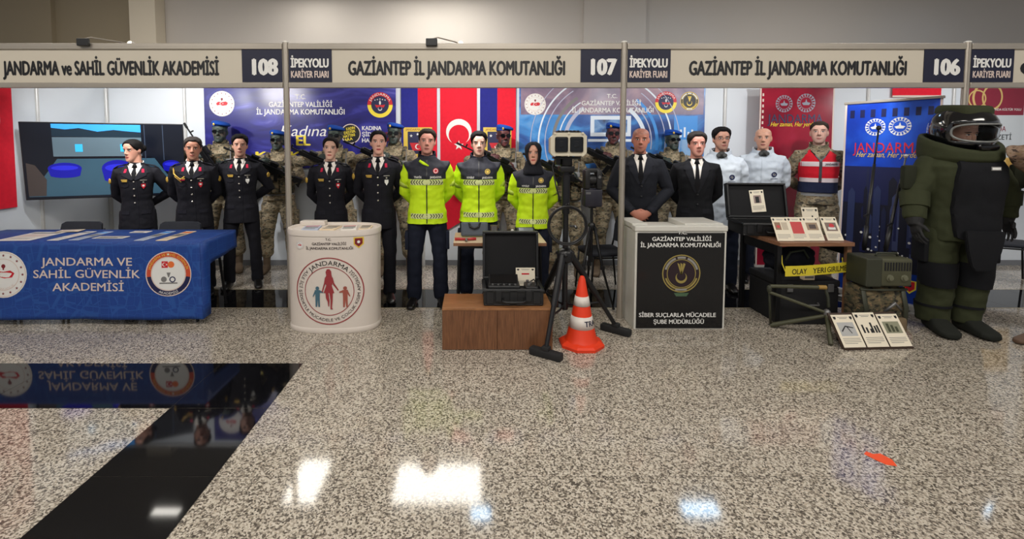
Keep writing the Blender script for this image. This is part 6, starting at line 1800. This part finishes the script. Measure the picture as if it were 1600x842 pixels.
# ------------------------------------------------------------ traffic cone
CX, CY = at(908, 545, 3.72).x, 3.72
t = thing('traffic_cone', 'orange traffic cone with two white bands and black lettering', 'cone', (CX, CY, 0))
ORN = mat('cone_orange', (226, 58, 22), .45, var=.05); CW = mat('cone_white_band', (214, 206, 198), .4, var=.04)
bm = BM(); loft(bm, [[V((r_ * math.cos(PI / 8 + k * PI / 4), r_ * math.sin(PI / 8 + k * PI / 4), z)) for k in range(8)] for z, r_ in ((0, .18), (.022, .182), (.035, .165), (.05, .13))]); obj('base', bm, ORN, t)
crad = lambda z: .118 - (.118 - .024) * (z - .04) / .50
bm = BM(); lathe(bm, [(crad(.04) + .018, .04), (crad(.07) + .004, .075), (crad(.2), .2), (crad(.53), .53), (crad(.55) - .006, .555), (.008, .558)], 32); obj('cone_body', bm, ORN, t, smooth=True, ang=40)
for z0, z1 in ((.15, .245), (.325, .40)):
    bm = BM(); lathe(bm, [(crad(z0) + .0025, z0), (crad(z1) + .0025, z1)], 32, cap=False); b_ = obj('white_band', bm, CW, t, smooth=True); b_.modifiers.new('t', 'SOLIDIFY').thickness = .002
p = Print(lambda u, v, d: V(((crad(v) + .003 + d) * math.sin(u), -(crad(v) + .003 + d) * math.cos(u), v)))
p.text('TRAFİK', .75 + .35, .198, 2.1, .042, ink('navy_letter_ink', (22, 26, 56)), 0, bold=.04); p.build('lettering', t)

# ------------------------------------------------------------ brown table of booth 106
BRLEG = wood('brown_leg', (104, 74, 52), (134, 98, 70), (10, 10, 1))
ax0, ax1, ay0, ay1, az = 2.665, 3.315, 4.06, 4.70, .755
t = thing('table', 'brown edged table carrying the big open case and cards', 'table', ((ax0 + ax1) / 2, (ay0 + ay1) / 2, 0))
a, b = (ax1 - ax0) / 2, (ay1 - ay0) / 2
bm = BM(); bx(bm, -a, a, -b, b, az - .035, az, bev=.003); obj('table_top', bm, EDGE, t)
for sx in (-1, 1):
    for sy in (-1, 1):
        bm = BM(); bx(bm, sx * (a - .02) - .02, sx * (a - .02) + .02, sy * (b - .05) - .02, sy * (b - .05) + .02, 0, az - .035, bev=.003); obj('leg', bm, BRLEG if sx > 0 else BLKM, t)
bm = BM(); bx(bm, -a + .05, a - .05, b - .06, b - .04, az - .12, az - .035); bx(bm, -a + .01, -a + .03, -b + .07, b - .07, az - .12, az - .035); bx(bm, a - .03, a - .01, -b + .07, b - .07, az - .12, az - .035); obj('apron', bm, BLKM, t)
t, M2 = case(2.815, 4.505, az, .56, .34, .12, .35, -14, 'large open black case on the brown table, white card on its lid', rz=-6)
P_ = Matrix.Translation((2.815, 4.505, az)) @ Matrix.Rotation(R(-6), 4, 'Z') @ M2
def ph_person(p, w, h): p.rect(-w * .26, w * .26, h * .4, h * .76, ink('photo_grey', (150, 130, 124)), 0); p.rect(-w * .14, w * .12, h * .42, h * .7, K_, 1)
def ph_red(p, w, h): p.rect(-w * .36, w * .36, h * .3, h * .8, ink('photo_red', (190, 34, 38)), 0)
def ph_two(p, w, h): p.rect(-w * .4, -w * .03, h * .46, h * .78, ink('photo_brown', (134, 98, 70)), 0); p.rect(w * .03, w * .4, h * .46, h * .78, ink('photo_sand', (186, 172, 150)), 0); p.disc(-w * .2, h * .6, w * .1, RED_, 1, 12)
def ph_box(p, w, h): p.rect(-w * .36, w * .36, h * .44, h * .76, ink('photo_tan', (150, 126, 100)), 0); p.rect(-w * .2, w * .22, h * .5, h * .68, ink('photo_dark', (66, 48, 44)), 1)
def ph_red2(p, w, h): p.rect(-w * .34, w * .36, h * .4, h * .76, ink('photo_taupe', (120, 100, 90)), 0); p.disc(w * .05, h * .62, w * .16, RED_, 1, 12); p.rect(-w * .2, w * .25, h * .46, h * .56, W_, 1)
def ph_sketch(p, w, h): p.rect(-w * .38, w * .38, h * .34, h * .76, ink('photo_mist', (176, 176, 174)), 0); p.poly([(-w * .3, h * .5), (-w * .05, h * .66), (w * .3, h * .6), (w * .3, h * .57), (-w * .05, h * .62), (-w * .28, h * .46)], K_, 1); p.poly([(-w * .02, h * .64), (w * .12, h * .42), (w * .16, h * .42), (w * .03, h * .64)], K_, 1)
def ph_bars(p, w, h):
    for i, (x_, q) in enumerate(((-.36, .24), (-.2, .16), (-.02, .12), (.06, .3), (.2, .2), (.32, .22))): p.rect(w * x_, w * (x_ + .09), h * .4, h * (.4 + q), K_, 0)
def ph_field(p, w, h): p.rect(-w * .38, w * .38, h * .4, h * .76, ink('photo_moss', (140, 140, 116)), 0); [p.rect(w * (-.26 + .18 * i), w * (-.14 + .18 * i), h * .44, h * (.7 - .05 * i), ink('photo_olive', (62, 66, 44)), 1) for i in range(3)]
c_ = P_ @ V((.02, -.009, .06))
Mr = P_.to_euler()
t = card(0, 0, 0, .135, .22, 0, 0, 'white card with a dark photo leaning on the large case lid', ph_person, back=False)
t.matrix_world = Matrix.Translation(c_) @ P_.to_3x3().to_4x4() @ Matrix.Rotation(R(-4), 4, 'Y')
for i, (x, lb, f) in enumerate(((2.745, 'information card with brown and sand photos, first from the case', ph_two), (2.885, 'information card with a plain red photo on the brown table', ph_red), (3.025, 'information card with a tan box photo, third on the brown table', ph_box), (3.195, 'information card with a red and white photo at the right table edge', ph_red2))):
    card(x, 4.105 + .005 * i, az + .005, .138, .225, 32, -2, lb, f, group='cards on the brown table')
card(3.20, 4.40, az + .004, .15, .26, 18, -3, 'bluish topped card standing behind the four table cards', ph_bars, group='cards on the brown table')

# black trunk, bag and tape under and before the table
t = thing('equipment_trunk', 'big matt black equipment trunk on the floor under the table', 'trunk', (2.99, 4.30, 0))
bm = BM(); bx(bm, -.265, .265, -.165, .30, .0, .34, bev=.015); obj('body', bm, mat('matt_black_trunk', (15, 15, 18), .75, var=.1), t)
bm = BM(); bx(bm, -.27, .27, -.17, .305, .34, .40, bev=.012); obj('lid', bm, mat('matt_black_trunk'), t)
for x in (-.18, .18):
    bm = BM(); bx(bm, x - .025, x + .025, -.182, -.17, .30, .37, bev=.003); obj('latch', bm, GREYM, t)
bm = BM(); tube(bm, [(-.07, -.176, .2), (-.06, -.205, .19), (.06, -.205, .19), (.07, -.176, .2)], .008, 8); obj('handle', bm, GREYM, t)
t = thing('small_box', 'cream packet on the black trunk under the tape', 'box', (2.99, 4.17, .401))
bm = BM(); bx(bm, -.05, .05, -.025, .025, 0, .05, bev=.003); obj('carton', bm, PAP2, t); bm = BM(); bx(bm, -.04, .04, -.0262, -.025, .015, .035); obj('label_strip', bm, GREY_, t)
t = thing('dark_bag', 'folded dark navy bag behind the tape under the brown table', 'bag', (2.98, 4.40, .403))
bm = BM(); ball(bm, (0, 0, .12), (.24, .10, .12), u=20, v=12); ball(bm, (.05, -.03, .19), (.16, .08, .07), u=16, v=10); ball(bm, (-.12, .0, .16), (.12, .09, .08))
for v in bm.verts: v.co.z = max(v.co.z, 0)
obj('body', fuse(bm, .01, 3, .012, 9, 4), cloth('dark_navy_nylon', (26, 28, 38)), t)
bm = BM(); tube(bm, [(-.1, -.1, .14), (-.08, -.13, .22), (.04, -.13, .24), (.1, -.11, .16)], .01, 8); obj('strap', bm, cloth('olive_strap', (70, 76, 62)), t, smooth=True)
TA, TBp = at(1227, 424, 4.03), at(1326, 417, 4.085)
t = thing('barrier_tape', 'yellow barrier tape lettered OLAY YERI below the brown table', 'tape', (TA.x, TA.y, TA.z - .045))
dv = TBp - TA; Lt = dv.length; ud = dv.normalized()
fn = lambda u, v, d: V((0, 0, .045)) + ud * u + V((0, -1, 0)) * (d + .003 * math.sin(u * 9)) + V((0, 0, v - .006 * math.sin(u * 5)))
bm = BM(); sheet(bm, fn, 0, Lt, -.045, .045, 24, 2, th=.002); obj('strip', bm, mat('yellow_tape', (214, 196, 52), .4, var=.04), t, smooth=True, ang=40)
p = Print(fn)
for s_, c0, wd_ in (('OLAY', .13, .135), ('YERI', .315, .12), ('GIRILMEZ', .50, .215)): p.text(s_, Lt * 0 + c0, -.004, wd_, .048, K_, 0, bold=.025)
p.build('lettering', t)
bm = BM(); tube(bm, [(0, .0, .045), (.01, .06, .1), (.03, .10, .16)], .004, 6); tube(bm, [V((-.02, .004, .045)) + dv, V((-.03, .03, .07)) + dv, V((-.035, .03, .12)) + dv], .004, 6); obj('tie_string', bm, mat('yellow_tape'), t)

# ------------------------------------------------------------ olive equipment on the floor
OLV = mat('olive_drab_paint', (70, 70, 50), .55, var=.12, scale=20); OLVD = mat('dark_olive_paint', (48, 50, 36), .6, var=.12)
t = thing('folding_stand', 'olive folding stand of crossed rods in front of the black trunk', 'stand', (2.9, 3.90, 0))
P3 = lambda px, py, Y: at(px, py, Y) - V((2.9, 3.90, 0))
A1, A2 = P3(1203, 447, 3.98), P3(1289, 449, 3.92); B1, B2 = P3(1201, 456, 3.98), P3(1292, 489, 3.86)
C1 = on_z(1204, 511) - V((2.9, 3.9, 0)) + V((0, 0, .018)); D2 = on_z(1298, 541) - V((2.9, 3.9, 0)) + V((0, 0, .014))
bm = BM(); tube(bm, [A1, A2], .016, 12); obj('upper_rod', bm, OLV, t, smooth=True, ang=40)
bm = BM(); tube(bm, [A2 - (A2 - A1) * .12, A2 + (A2 - A1) * .02], .018, 12); obj('rod_sleeve', bm, mat('ochre_paint', (150, 118, 56), .5), t)
bm = BM(); tube(bm, [B1, B2], .013, 12); obj('diagonal_rod', bm, OLV, t, smooth=True, ang=40)
bm = BM(); tube(bm, [C1, B2 + V((0, 0, -.02))], [.02, .016], 12); obj('leg', bm, OLV, t, smooth=True, ang=40)
bm = BM(); tube(bm, [B2 + V((0, 0, -.01)), D2], [.018, .016], 12); obj('leg', bm, OLV, t, smooth=True, ang=40)
bm = BM(); ball(bm, B2, (.028, .03, .034)); obj('hinge', bm, GREYM, t, smooth=True)
bm = BM(); ball(bm, (A1 + B1) / 2, (.02, .02, .035)); obj('end_joint', bm, OLVD, t, smooth=True)
bm = BM(); tube(bm, [(A1 + B1) / 2, C1], .010, 10); tube(bm, [A2, A2 + V((.06, .04, -.10)), B2 + V((.05, .05, .03))], .012, 10); obj('rear_strut', bm, OLVD, t, smooth=True)
RXc = at(1362, 438, 4.0)
t = thing('camouflage_bag', 'camouflage carrying bag under the olive receiver box', 'bag', (RXc.x - .01, 3.975, 0))
bm = BM(); bx(bm, -.19, .20, -.105, .10, .01, .42, bev=.05, seg=3); ball(bm, (.06, -.08, .16), (.13, .05, .10)); ball(bm, (-.12, -.08, .2), (.06, .045, .14)); ball(bm, (.17, -.02, .2), (.06, .08, .14))
b_ = obj('body', fuse(bm, .011, 3, .012, 8, 6), camo('woodland_camouflage', ((34, 32, 26), (58, 58, 40), (82, 74, 54), (104, 92, 66))), t)
bm = BM(); bx(bm, -.03, .18, -.148, -.10, .03, .17, bev=.02); obj('front_pocket', bm, mat('sand_pocket', (112, 94, 70), .9, var=.2, bump=.2), t, smooth=True, ang=40)
bm = BM(); tube(bm, [(-.19, -.1, .40), (0, -.122, .40), (.2, -.1, .40)], [.010] * 3, 8); tube(bm, [(-.17, -.10, .42), (-.16, -.135, .25), (-.15, -.12, .05)], [(.004, .02)] * 3, 8); tube(bm, [(.16, -.10, .42), (.18, -.125, .25), (.18, -.115, .05)], [(.004, .02)] * 3, 8); obj('straps', bm, OLVD, t, smooth=True)
bm = BM(); tube(bm, [(-.0, -.125, .22), (.06, -.15, .30), (.13, -.13, .24)], [.012, .014, .01], 8); obj('cable_bundle', bm, GREYM, t, smooth=True)
t = thing('receiver_box', 'olive receiver box with slotted top and two dials', 'radio', (RXc.x + .01, 3.945, .432), R(-2))
bm = BM(); bx(bm, -.185, .185, -.11, .11, .0, .235, bev=.022, seg=3); obj('housing', bm, OLV, t, smooth=True, ang=40)
bm = BM(); bx(bm, -.19, -.06, -.114, .115, -.002, .238, bev=.012); obj('side_block', bm, OLVD, t)
bm = BM()
for i in range(10): bx(bm, -.045 + i * .022, -.033 + i * .022, -.114, -.108, .135, .205, bev=.002)
obj('vent_slots', bm, blk, t)
for x in (.0, .115):
    bm = BM(); lathe(bm, [(.028, 0), (.028, .008), (.02, .01), (.018, .022), (.006, .024)], 20, M=Matrix.Translation((x, -.108, .075)) @ Matrix.Rotation(PI / 2, 4, 'X')); obj('dial', bm, mat('olive_grey_dial', (98, 98, 78), .5), t, smooth=True, ang=40)
bm = BM(); tube(bm, [(-.05, -.02, .235), (-.04, -.02, .262), (.12, -.02, .262), (.13, -.02, .235)], .009, 8); obj('handle', bm, OLVD, t, smooth=True)
for (pa, pb, Ya, Yb, lb, m) in (((1373, 200), (1352, 372), 4.28, 4.14, 'long black search pole with round tip before the blue banner', blk), ((1416, 243), (1392, 352), 4.22, 4.12, 'silver tipped search pole nearer the bomb suit', blk)):
    q0, q1 = at(*pb, Yb), at(*pa, Ya)
    d_ = (q1 - q0).normalized()
    q0 = q0 - d_ * ((q0.z - .672) / d_.z)      # down to the top of the receiver box
    t = thing('search_pole', lb, 'pole', q0, group='search poles leaning on the receiver box')
    Ln = (q1 - q0).length
    bm = BM(); tube(bm, [V((0, 0, 0)), d_ * Ln * .7], [.013, .012], 10); obj('shaft', bm, m, t, smooth=True)
    bm = BM(); tube(bm, [d_ * Ln * .66, d_ * Ln * .98], [.008, .007], 10); obj('extension', bm, GREYM if 'silver' in lb else m, t, smooth=True)
    bm = BM(); ball(bm, d_ * Ln, (.02, .02, .022) if 'round' in lb else (.022, .012, .01)); obj('tip', bm, blk if 'round' in lb else white_pl, t, smooth=True)
    bm = BM(); tube(bm, [d_ * .02, d_ * .22], .018, 12); obj('grip', bm, blk, t, smooth=True)
    bm = BM(); tube(bm, [d_ * Ln * .3 + V((0, -.015, 0)), d_ * Ln * .3 + V((-.08, -.05, -.02))], .007, 8); obj('side_handle', bm, blk, t)

q = at(1312, 538, 3.72)
t = thing('card_stand', 'dark sloping board on the floor holding three cards', 'stand', (on_z(1372, 545).x, on_z(1372, 545).y, 0), R(3))
Mx = Matrix.Translation((0, 0, .008)) @ Matrix.Rotation(R(-36), 4, 'X')
bm = BM(); bx(bm, -.285, .285, .002, .016, .004, .28, bev=.002, M=Mx); obj('board', bm, wood('dark_board', (50, 38, 30), (72, 54, 42)), t)
bm = BM(); bx(bm, -.285, .285, -.014, .002, .0, .014, bev=.002); obj('lip', bm, wood('dark_lip', (50, 38, 30), (72, 54, 42)), t)
bm = BM(); tube(bm, [(-.2, .16, .19), (-.2, .155, .008)], .008, 8); tube(bm, [(.2, .16, .19), (.2, .155, .008)], .008, 8); obj('rear_props', bm, BLKM, t)
fx, fy = on_z(1372, 545).x, on_z(1372, 545).y
for dx, lb, f, ext in ((-.19, 'floor card with a grey sketch, leftmost on the sloping board', ph_sketch, 0), (.0, 'floor card with dark bars, middle of the sloping board', ph_bars, .015), (.19, 'floor card with a green field photo, rightmost on the sloping board', ph_field, .0)):
    card(fx + dx, fy - .006 + dx * .05, .018, .178, .255 + ext, 36, 3, lb, f, group='cards on the sloping floor board', back=False)

# ------------------------------------------------------------ blue roll-up banner
sky_blue = art('blue_vinyl_city', [(.3, (14, 48, 150)), (.5, (22, 68, 184)), (.7, (40, 96, 210))], 2.0, .3, 1.0, 4)
CITY = [ink('city_%d' % i, c) for i, c in enumerate(((20, 26, 72), (26, 32, 66), (15, 17, 38), (40, 50, 90), (58, 66, 104)))]
def blue_art(p, h, z1):
    emblem_line(p, -.115, 1.78, .088, W_, 1); emblem_line(p, .085, 1.78, .092, W_, 1)
    p.text('JANDARMA', -.01, 1.575, .58, .105, ink('bright_red_ink', (206, 36, 50)), 2, bold=.005)
    p.text('Her zaman, Her yerde', -.02, 1.505, .5, .055, GOLD_, 3, bold=0, shear=.4)
    p.rect(-h + .02, h - .02, .08, 1.0, CITY[2], 0, 6, 8); p.rect(-h + .02, h - .02, 1.0, 1.38, CITY[0], 0, 6, 4)
    random.seed(3)
    for i in range(26):
        u = -h + .04 + random.random() * (2 * h - .14); w_ = .02 + random.random() * .05; b_ = .35 + random.random() * .4; t_ = b_ + .15 + random.random() * .5
        p.poly([(u, b_), (u + w_, b_), (u + w_, t_), (u + w_ / 2, t_ + .05), (u, t_)], CITY[i % 5], 1 + i % 3)
    for i in range(30): p.disc(-h + .05 + random.random() * (2 * h - .1), .4 + random.random() * .4, .006 + random.random() * .008, W_, 4, 8)
    for i in range(8): p.rect(-h + .05 + i * .09, -h + .09 + i * .09, 1.88, 1.96, CITY[0], 1)
    p.rect(-h + .02, h - .02, .08, .36, mat('deep_blue_print', (18, 52, 140), .3), 1, 6, 2)
    x_, z_ = h - .16, .24
    p.poly([(x_ - .05, z_ + .06), (x_ + .05, z_ + .06), (x_ + .05, z_ - .02), (x_, z_ - .07), (x_ - .05, z_ - .02)], YEL_, 2); p.poly([(x_ - .038, z_ + .05), (x_ + .038, z_ + .05), (x_ + .038, z_ - .015), (x_, z_ - .052), (x_ - .038, z_ - .015)], RED_, 3); p.disc(x_, z_ + .01, .016, NAVY_, 4, 12)
stand_banner('blue roll-up banner with red lettering left of the bomb suit', 4.12, 4.70, .78, math.atan2(-.70, .33), 2.03, sky_blue, blue_art, .03)

# ------------------------------------------------------------ bomb disposal suit
OLS = cloth('olive_bomb_suit', (52, 56, 36), .14); OLS2 = cloth('dark_olive_suit_panel', (38, 41, 29), .12); BKP = cloth('black_ballistic_cover', (17, 18, 22), .12)
hd = (6, 4, 0)
t = person(at(1491, 400, 4.02).x, 4.02, 1.80, 'person wearing a heavy olive bomb disposal suit and visored helmet', pose='suit', yaw=-6, hd=hd, stance=.125, skin=S9)
bm = BM()
loft(bm, [ring(z, a, f, b) for z, a, f, b in ((.78, .25, -.20, .22), (.95, .25, -.20, .21), (1.10, .24, -.20, .20), (1.25, .27, -.22, .21), (1.38, .29, -.21, .21), (1.45, .25, -.16, .19), (1.49, .15, -.1, .14))])
for sx in (-1, 1):
    sh, el, wr, D, N, cu = arm_joints('suit', sx)
    sh = sh + V((sx * .035, 0, -.03))
    tube(bm, [V((sx * .12, .01, 1.40)), sh, sh.lerp(el, .5), el, el.lerp(wr, .4), wr - (wr - el) * .1], [.08, .105, .104, .092, .086, .072], 14)
j, bvh = garment('suit_jacket', fuse(bm, .010, 3, .008, 8, 3), OLS, t)
patch('ballistic_plate', bvh, [(-.15, 1.44), (.15, 1.44), (.178, 1.30), (.176, 1.0), (.155, .82), (.11, .80), (-.11, .80), (-.155, .82), (-.176, 1.0), (-.178, 1.30)], BKP, j, .035, .04, .03)
bm = BM(); loft(bm, [[V((x, y, z)) for x, y in ((-w_, y0_), (w_, y0_), (w_ * .96, y0_ + .035), (-w_ * .96, y0_ + .035))] for z, w_, y0_ in ((.56, .05, -.25), (.60, .085, -.258), (.72, .12, -.264), (.84, .14, -.264), (.88, .14, -.258))]); bmesh.ops.bevel(bm, geom=bm.edges[:], offset=.006, segments=2, affect='EDGES'); obj('groin_plate', bm, BKP, j, smooth=True, ang=40)
p = Print(on_front(bvh, .037)); p.rect(.02, .095, 1.355, 1.385, GREY_, 0, 4, 1); p.rect(.026, .089, 1.361, 1.379, W_, 1, 4, 1); p.build('name_patch', j)
for sx in (-1, 1):
    sh, el, wr, D, N, cu = arm_joints('suit', sx)
    q = sh.lerp(el, .75) + V((sx * .05, 0, 0)); d_ = (wr - el).normalized()
    bm = BM(); tube(bm, [el.lerp(wr, .02), el.lerp(wr, .5)], [(.098, .102), (.092, .096)], 16); obj('forearm_guard', bm, OLS, j, smooth=True, ang=50)
    bm = BM(); tube(bm, [wr - d_ * .08, wr - d_ * .02, wr + d_ * .03], [.07, .06, .045], 14)
    hand(bm, wr + d_ * .004, D, N, -1 if sx > 0 else 1, cu, 1.36); obj('glove', fuse(bm, .006, 2), mat('black_glove', (22, 22, 24), .7), t)
    bm = BM(); bx(bm, -.05, .05, -.03, .03, -.1, .1, bev=.02); k_ = obj('arm_pouch', bm, OLS2, j, smooth=True, ang=40); k_.location = sh.lerp(el, .5) + V((sx * .15, -.03, 0))
# collar: tall at the sides and back, cut low in front
bm = BM(); n = 36; rows = []
for z0, r0, tp in ((0, .235, 0), (.35, .262, 0), (.8, .262, 0), (1, .25, 0), (1, .215, 1), (.3, .2, 1), (0, .19, 1)):
    rr = []
    for i in range(n):
        a_ = i * 2 * PI / n; f = (1 + math.cos(a_)) / 2
        top_ = 1.66 - .15 * f ** 1.5
        rr.append(V((r0 * 1.02 * math.sin(a_), .02 - r0 * (1.0 if math.cos(a_) > 0 else .9) * math.cos(a_), 1.39 + (top_ - 1.39) * z0 + (.02 * f if z0 == 0 else 0))))
    rows.append(rr)
loft(bm, rows); obj('protective_collar', fuse(bm, .010, 3, .003, 8, 1), OLS, t)
# helmet
HB = mat('helmet_gloss_black', (16, 17, 19), .1, coat=.5, var=.05)
MH = Matrix.Translation((0, -.01, 1.655)) @ Matrix.Rotation(R(4), 4, 'Z') @ Matrix.Rotation(R(6), 4, 'X')
bm = BM(); n = 40; rows = []
for k in range(15):
    ph_ = -1.15 + (PI / 2 + 1.15) * k / 15
    rr = []
    for i in range(n):
        a_ = i * 2 * PI / n
        rr.append(V((.195 * math.cos(ph_) ** .85 * math.sin(a_), .005 - .215 * math.cos(ph_) ** .85 * math.cos(a_), .02 + .185 * math.sin(ph_))))
    rows.append(rr)
vv = [[bm.verts.new(MH @ p_) for p_ in r_] for r_ in rows]
for k, (a_, b_) in enumerate(zip(vv, vv[1:])):
    for i in range(n):
        ang_ = (i + .5) * 2 * PI / n; aa = min(ang_, 2 * PI - ang_)
        zc = (rows[k][i].z + rows[k + 1][i].z) / 2
        if aa < 1.15 and -.062 < zc < .085: continue          # visor opening
        bm.faces.new((a_[i], a_[(i + 1) % n], b_[(i + 1) % n], b_[i]))
bm.faces.new(vv[-1])
h_ = obj('helmet_shell', bm, HB, t, smooth=True, ang=60); h_.modifiers.new('t', 'SOLIDIFY').thickness = -.012
bm = BM(); loft(bm, [[MH @ V((.125 * k_ * sup(math.sin(i * 2 * PI / 24), 3.5), .02 - .16 * k_ * sup(math.cos(i * 2 * PI / 24), 3.5), z)) for i in range(24)] for z, k_ in ((.15, 1.05), (.19, 1.04), (.215, .95), (.222, .8))]); obj('top_pad', bm, OLS, h_, smooth=True, ang=50)
G = NT('visor_clear'); G.b.inputs['Transmission Weight'].default_value = 1; G.b.inputs['Roughness'].default_value = .02; G.b.inputs['IOR'].default_value = 1.15; G.b.inputs['Base Color'].default_value = (.92, .95, .97, 1)
def vis(a0, a1, z0, z1, off, na=18, nz=4):
    bm = BM(); g_ = []
    for j_ in range(nz + 1):
        z = z0 + (z1 - z0) * j_ / nz; c = math.sqrt(max(.05, 1 - ((z - .02) / .185) ** 2)) ** .85
        g_.append([bm.verts.new(MH @ V(((.195 + off) * c * math.sin(a0 + (a1 - a0) * i / na), .005 - (.215 + off) * c * math.cos(a0 + (a1 - a0) * i / na), z))) for i in range(na + 1)])
    for a_, b_ in zip(g_, g_[1:]):
        for i in range(na): bm.faces.new((a_[i], a_[i + 1], b_[i + 1], b_[i]))
    return bm
v_ = obj('visor', vis(-1.05, 1.05, -.05, .075, .006), G.m, h_, smooth=True); v_.modifiers.new('t', 'SOLIDIFY').thickness = .003
loop = []
for i in range(56):
    a_ = i * 2 * PI / 56; x_, z = 1.1 * sup(math.cos(a_), 3.2), .0125 + .07 * sup(math.sin(a_), 3.2) * (1 - .12 * math.cos(a_) ** 2)
    c = math.sqrt(max(.05, 1 - ((z - .02) / .185) ** 2)) ** .85
    loop.append(MH @ V((.204 * c * math.sin(x_), .005 - .224 * c * math.cos(x_), z)))
bm = BM(); tube(bm, loop + loop[:2], .008, 8, cap=False); obj('visor_frame', bm, mat('grey_visor_frame', (120, 122, 120), .35), h_, smooth=True)
bm = BM(); bx(bm, -.07, .07, -.245, -.19, -.12, -.075, bev=.015, M=MH); obj('chin_vent', bm, GLOSSK, h_, smooth=True, ang=40)
# trousers with panels
tr, tb = garment('suit_trousers', (lambda b: (loft(b, [ring(z, a, f, b2) for z, a, f, b2 in ((.76, .16, -.12, .14), (.85, .235, -.17, .19), (.97, .23, -.16, .18))]), [tube(b, [leg_pts(.125, sx)[0] + V((sx * .02, 0, 0)), leg_pts(.125, sx)[0].lerp(leg_pts(.125, sx)[1], .5) + V((sx * .03, 0, 0)), leg_pts(.125, sx)[1] + V((sx * .01, 0, 0)), leg_pts(.125, sx)[2] + V((0, 0, .1)), leg_pts(.125, sx)[2] + V((0, 0, -.01))], [.14, .135, .115, .115, .105], 14) for sx in (-1, 1)], fuse(b, .010, 3, .012, 7, 5))[2])(BM()), OLS, t)
for sx in (-1, 1):
    a_, b_, c_ = leg_pts(.125, sx)
    bm = BM(); tube(bm, [b_ + V((sx * .012, -.005, .10)), b_ + V((sx * .012, -.005, 0)), b_ + V((sx * .01, 0, -.10))], [(.128, .126), (.13, .124), (.122, .12)], 16); obj('knee_panel', bm, BKP, tr, smooth=True, ang=50)
    bm = BM(); tube(bm, [c_ + V((0, 0, .14)), c_ + V((0, 0, .12))], [(.124, .12), (.124, .12)], 16); obj('shin_strap', bm, BKP, tr, smooth=True, ang=50)
    bm = BM(); bx(bm, -.02, .02, -.07, .07, -.10, .10, bev=.012); k_ = obj('thigh_pouch', bm, BKP, tr, smooth=True, ang=40); k_.location = a_.lerp(b_, .55) + V((sx * .16, 0, 0))
    o_ = obj('boot', shoe_mesh(False, mat('dark_overboot', (34, 36, 32), .85, spec=.2)), mat('dark_overboot'), t); o_.location = (c_.x, c_.y - .04, 0); o_.scale = (1.7, 1.22, 1.45); o_.rotation_euler = (0, 0, R(6 * sx - 6))

# ------------------------------------------------------------ sticker and scraps on the floor
q = on_z(1375, 717)
t = thing('floor_sticker', 'orange red arrow sticker on the granite floor', 'sticker', (q.x, q.y, 0), R(-8))
bm = BM(); pts_ = [(-.055, .03), (-.03, .055), (-.01, .036), (.03, .045), (.055, .0), (.045, -.05), (.0, -.045), (-.03, -.01)]
loft(bm, [[V((x, y, z)) for x, y in pts_] for z in (0.0004, .0022)]); obj('vinyl', bm, mat('orange_vinyl', (232, 78, 28), .4), t)
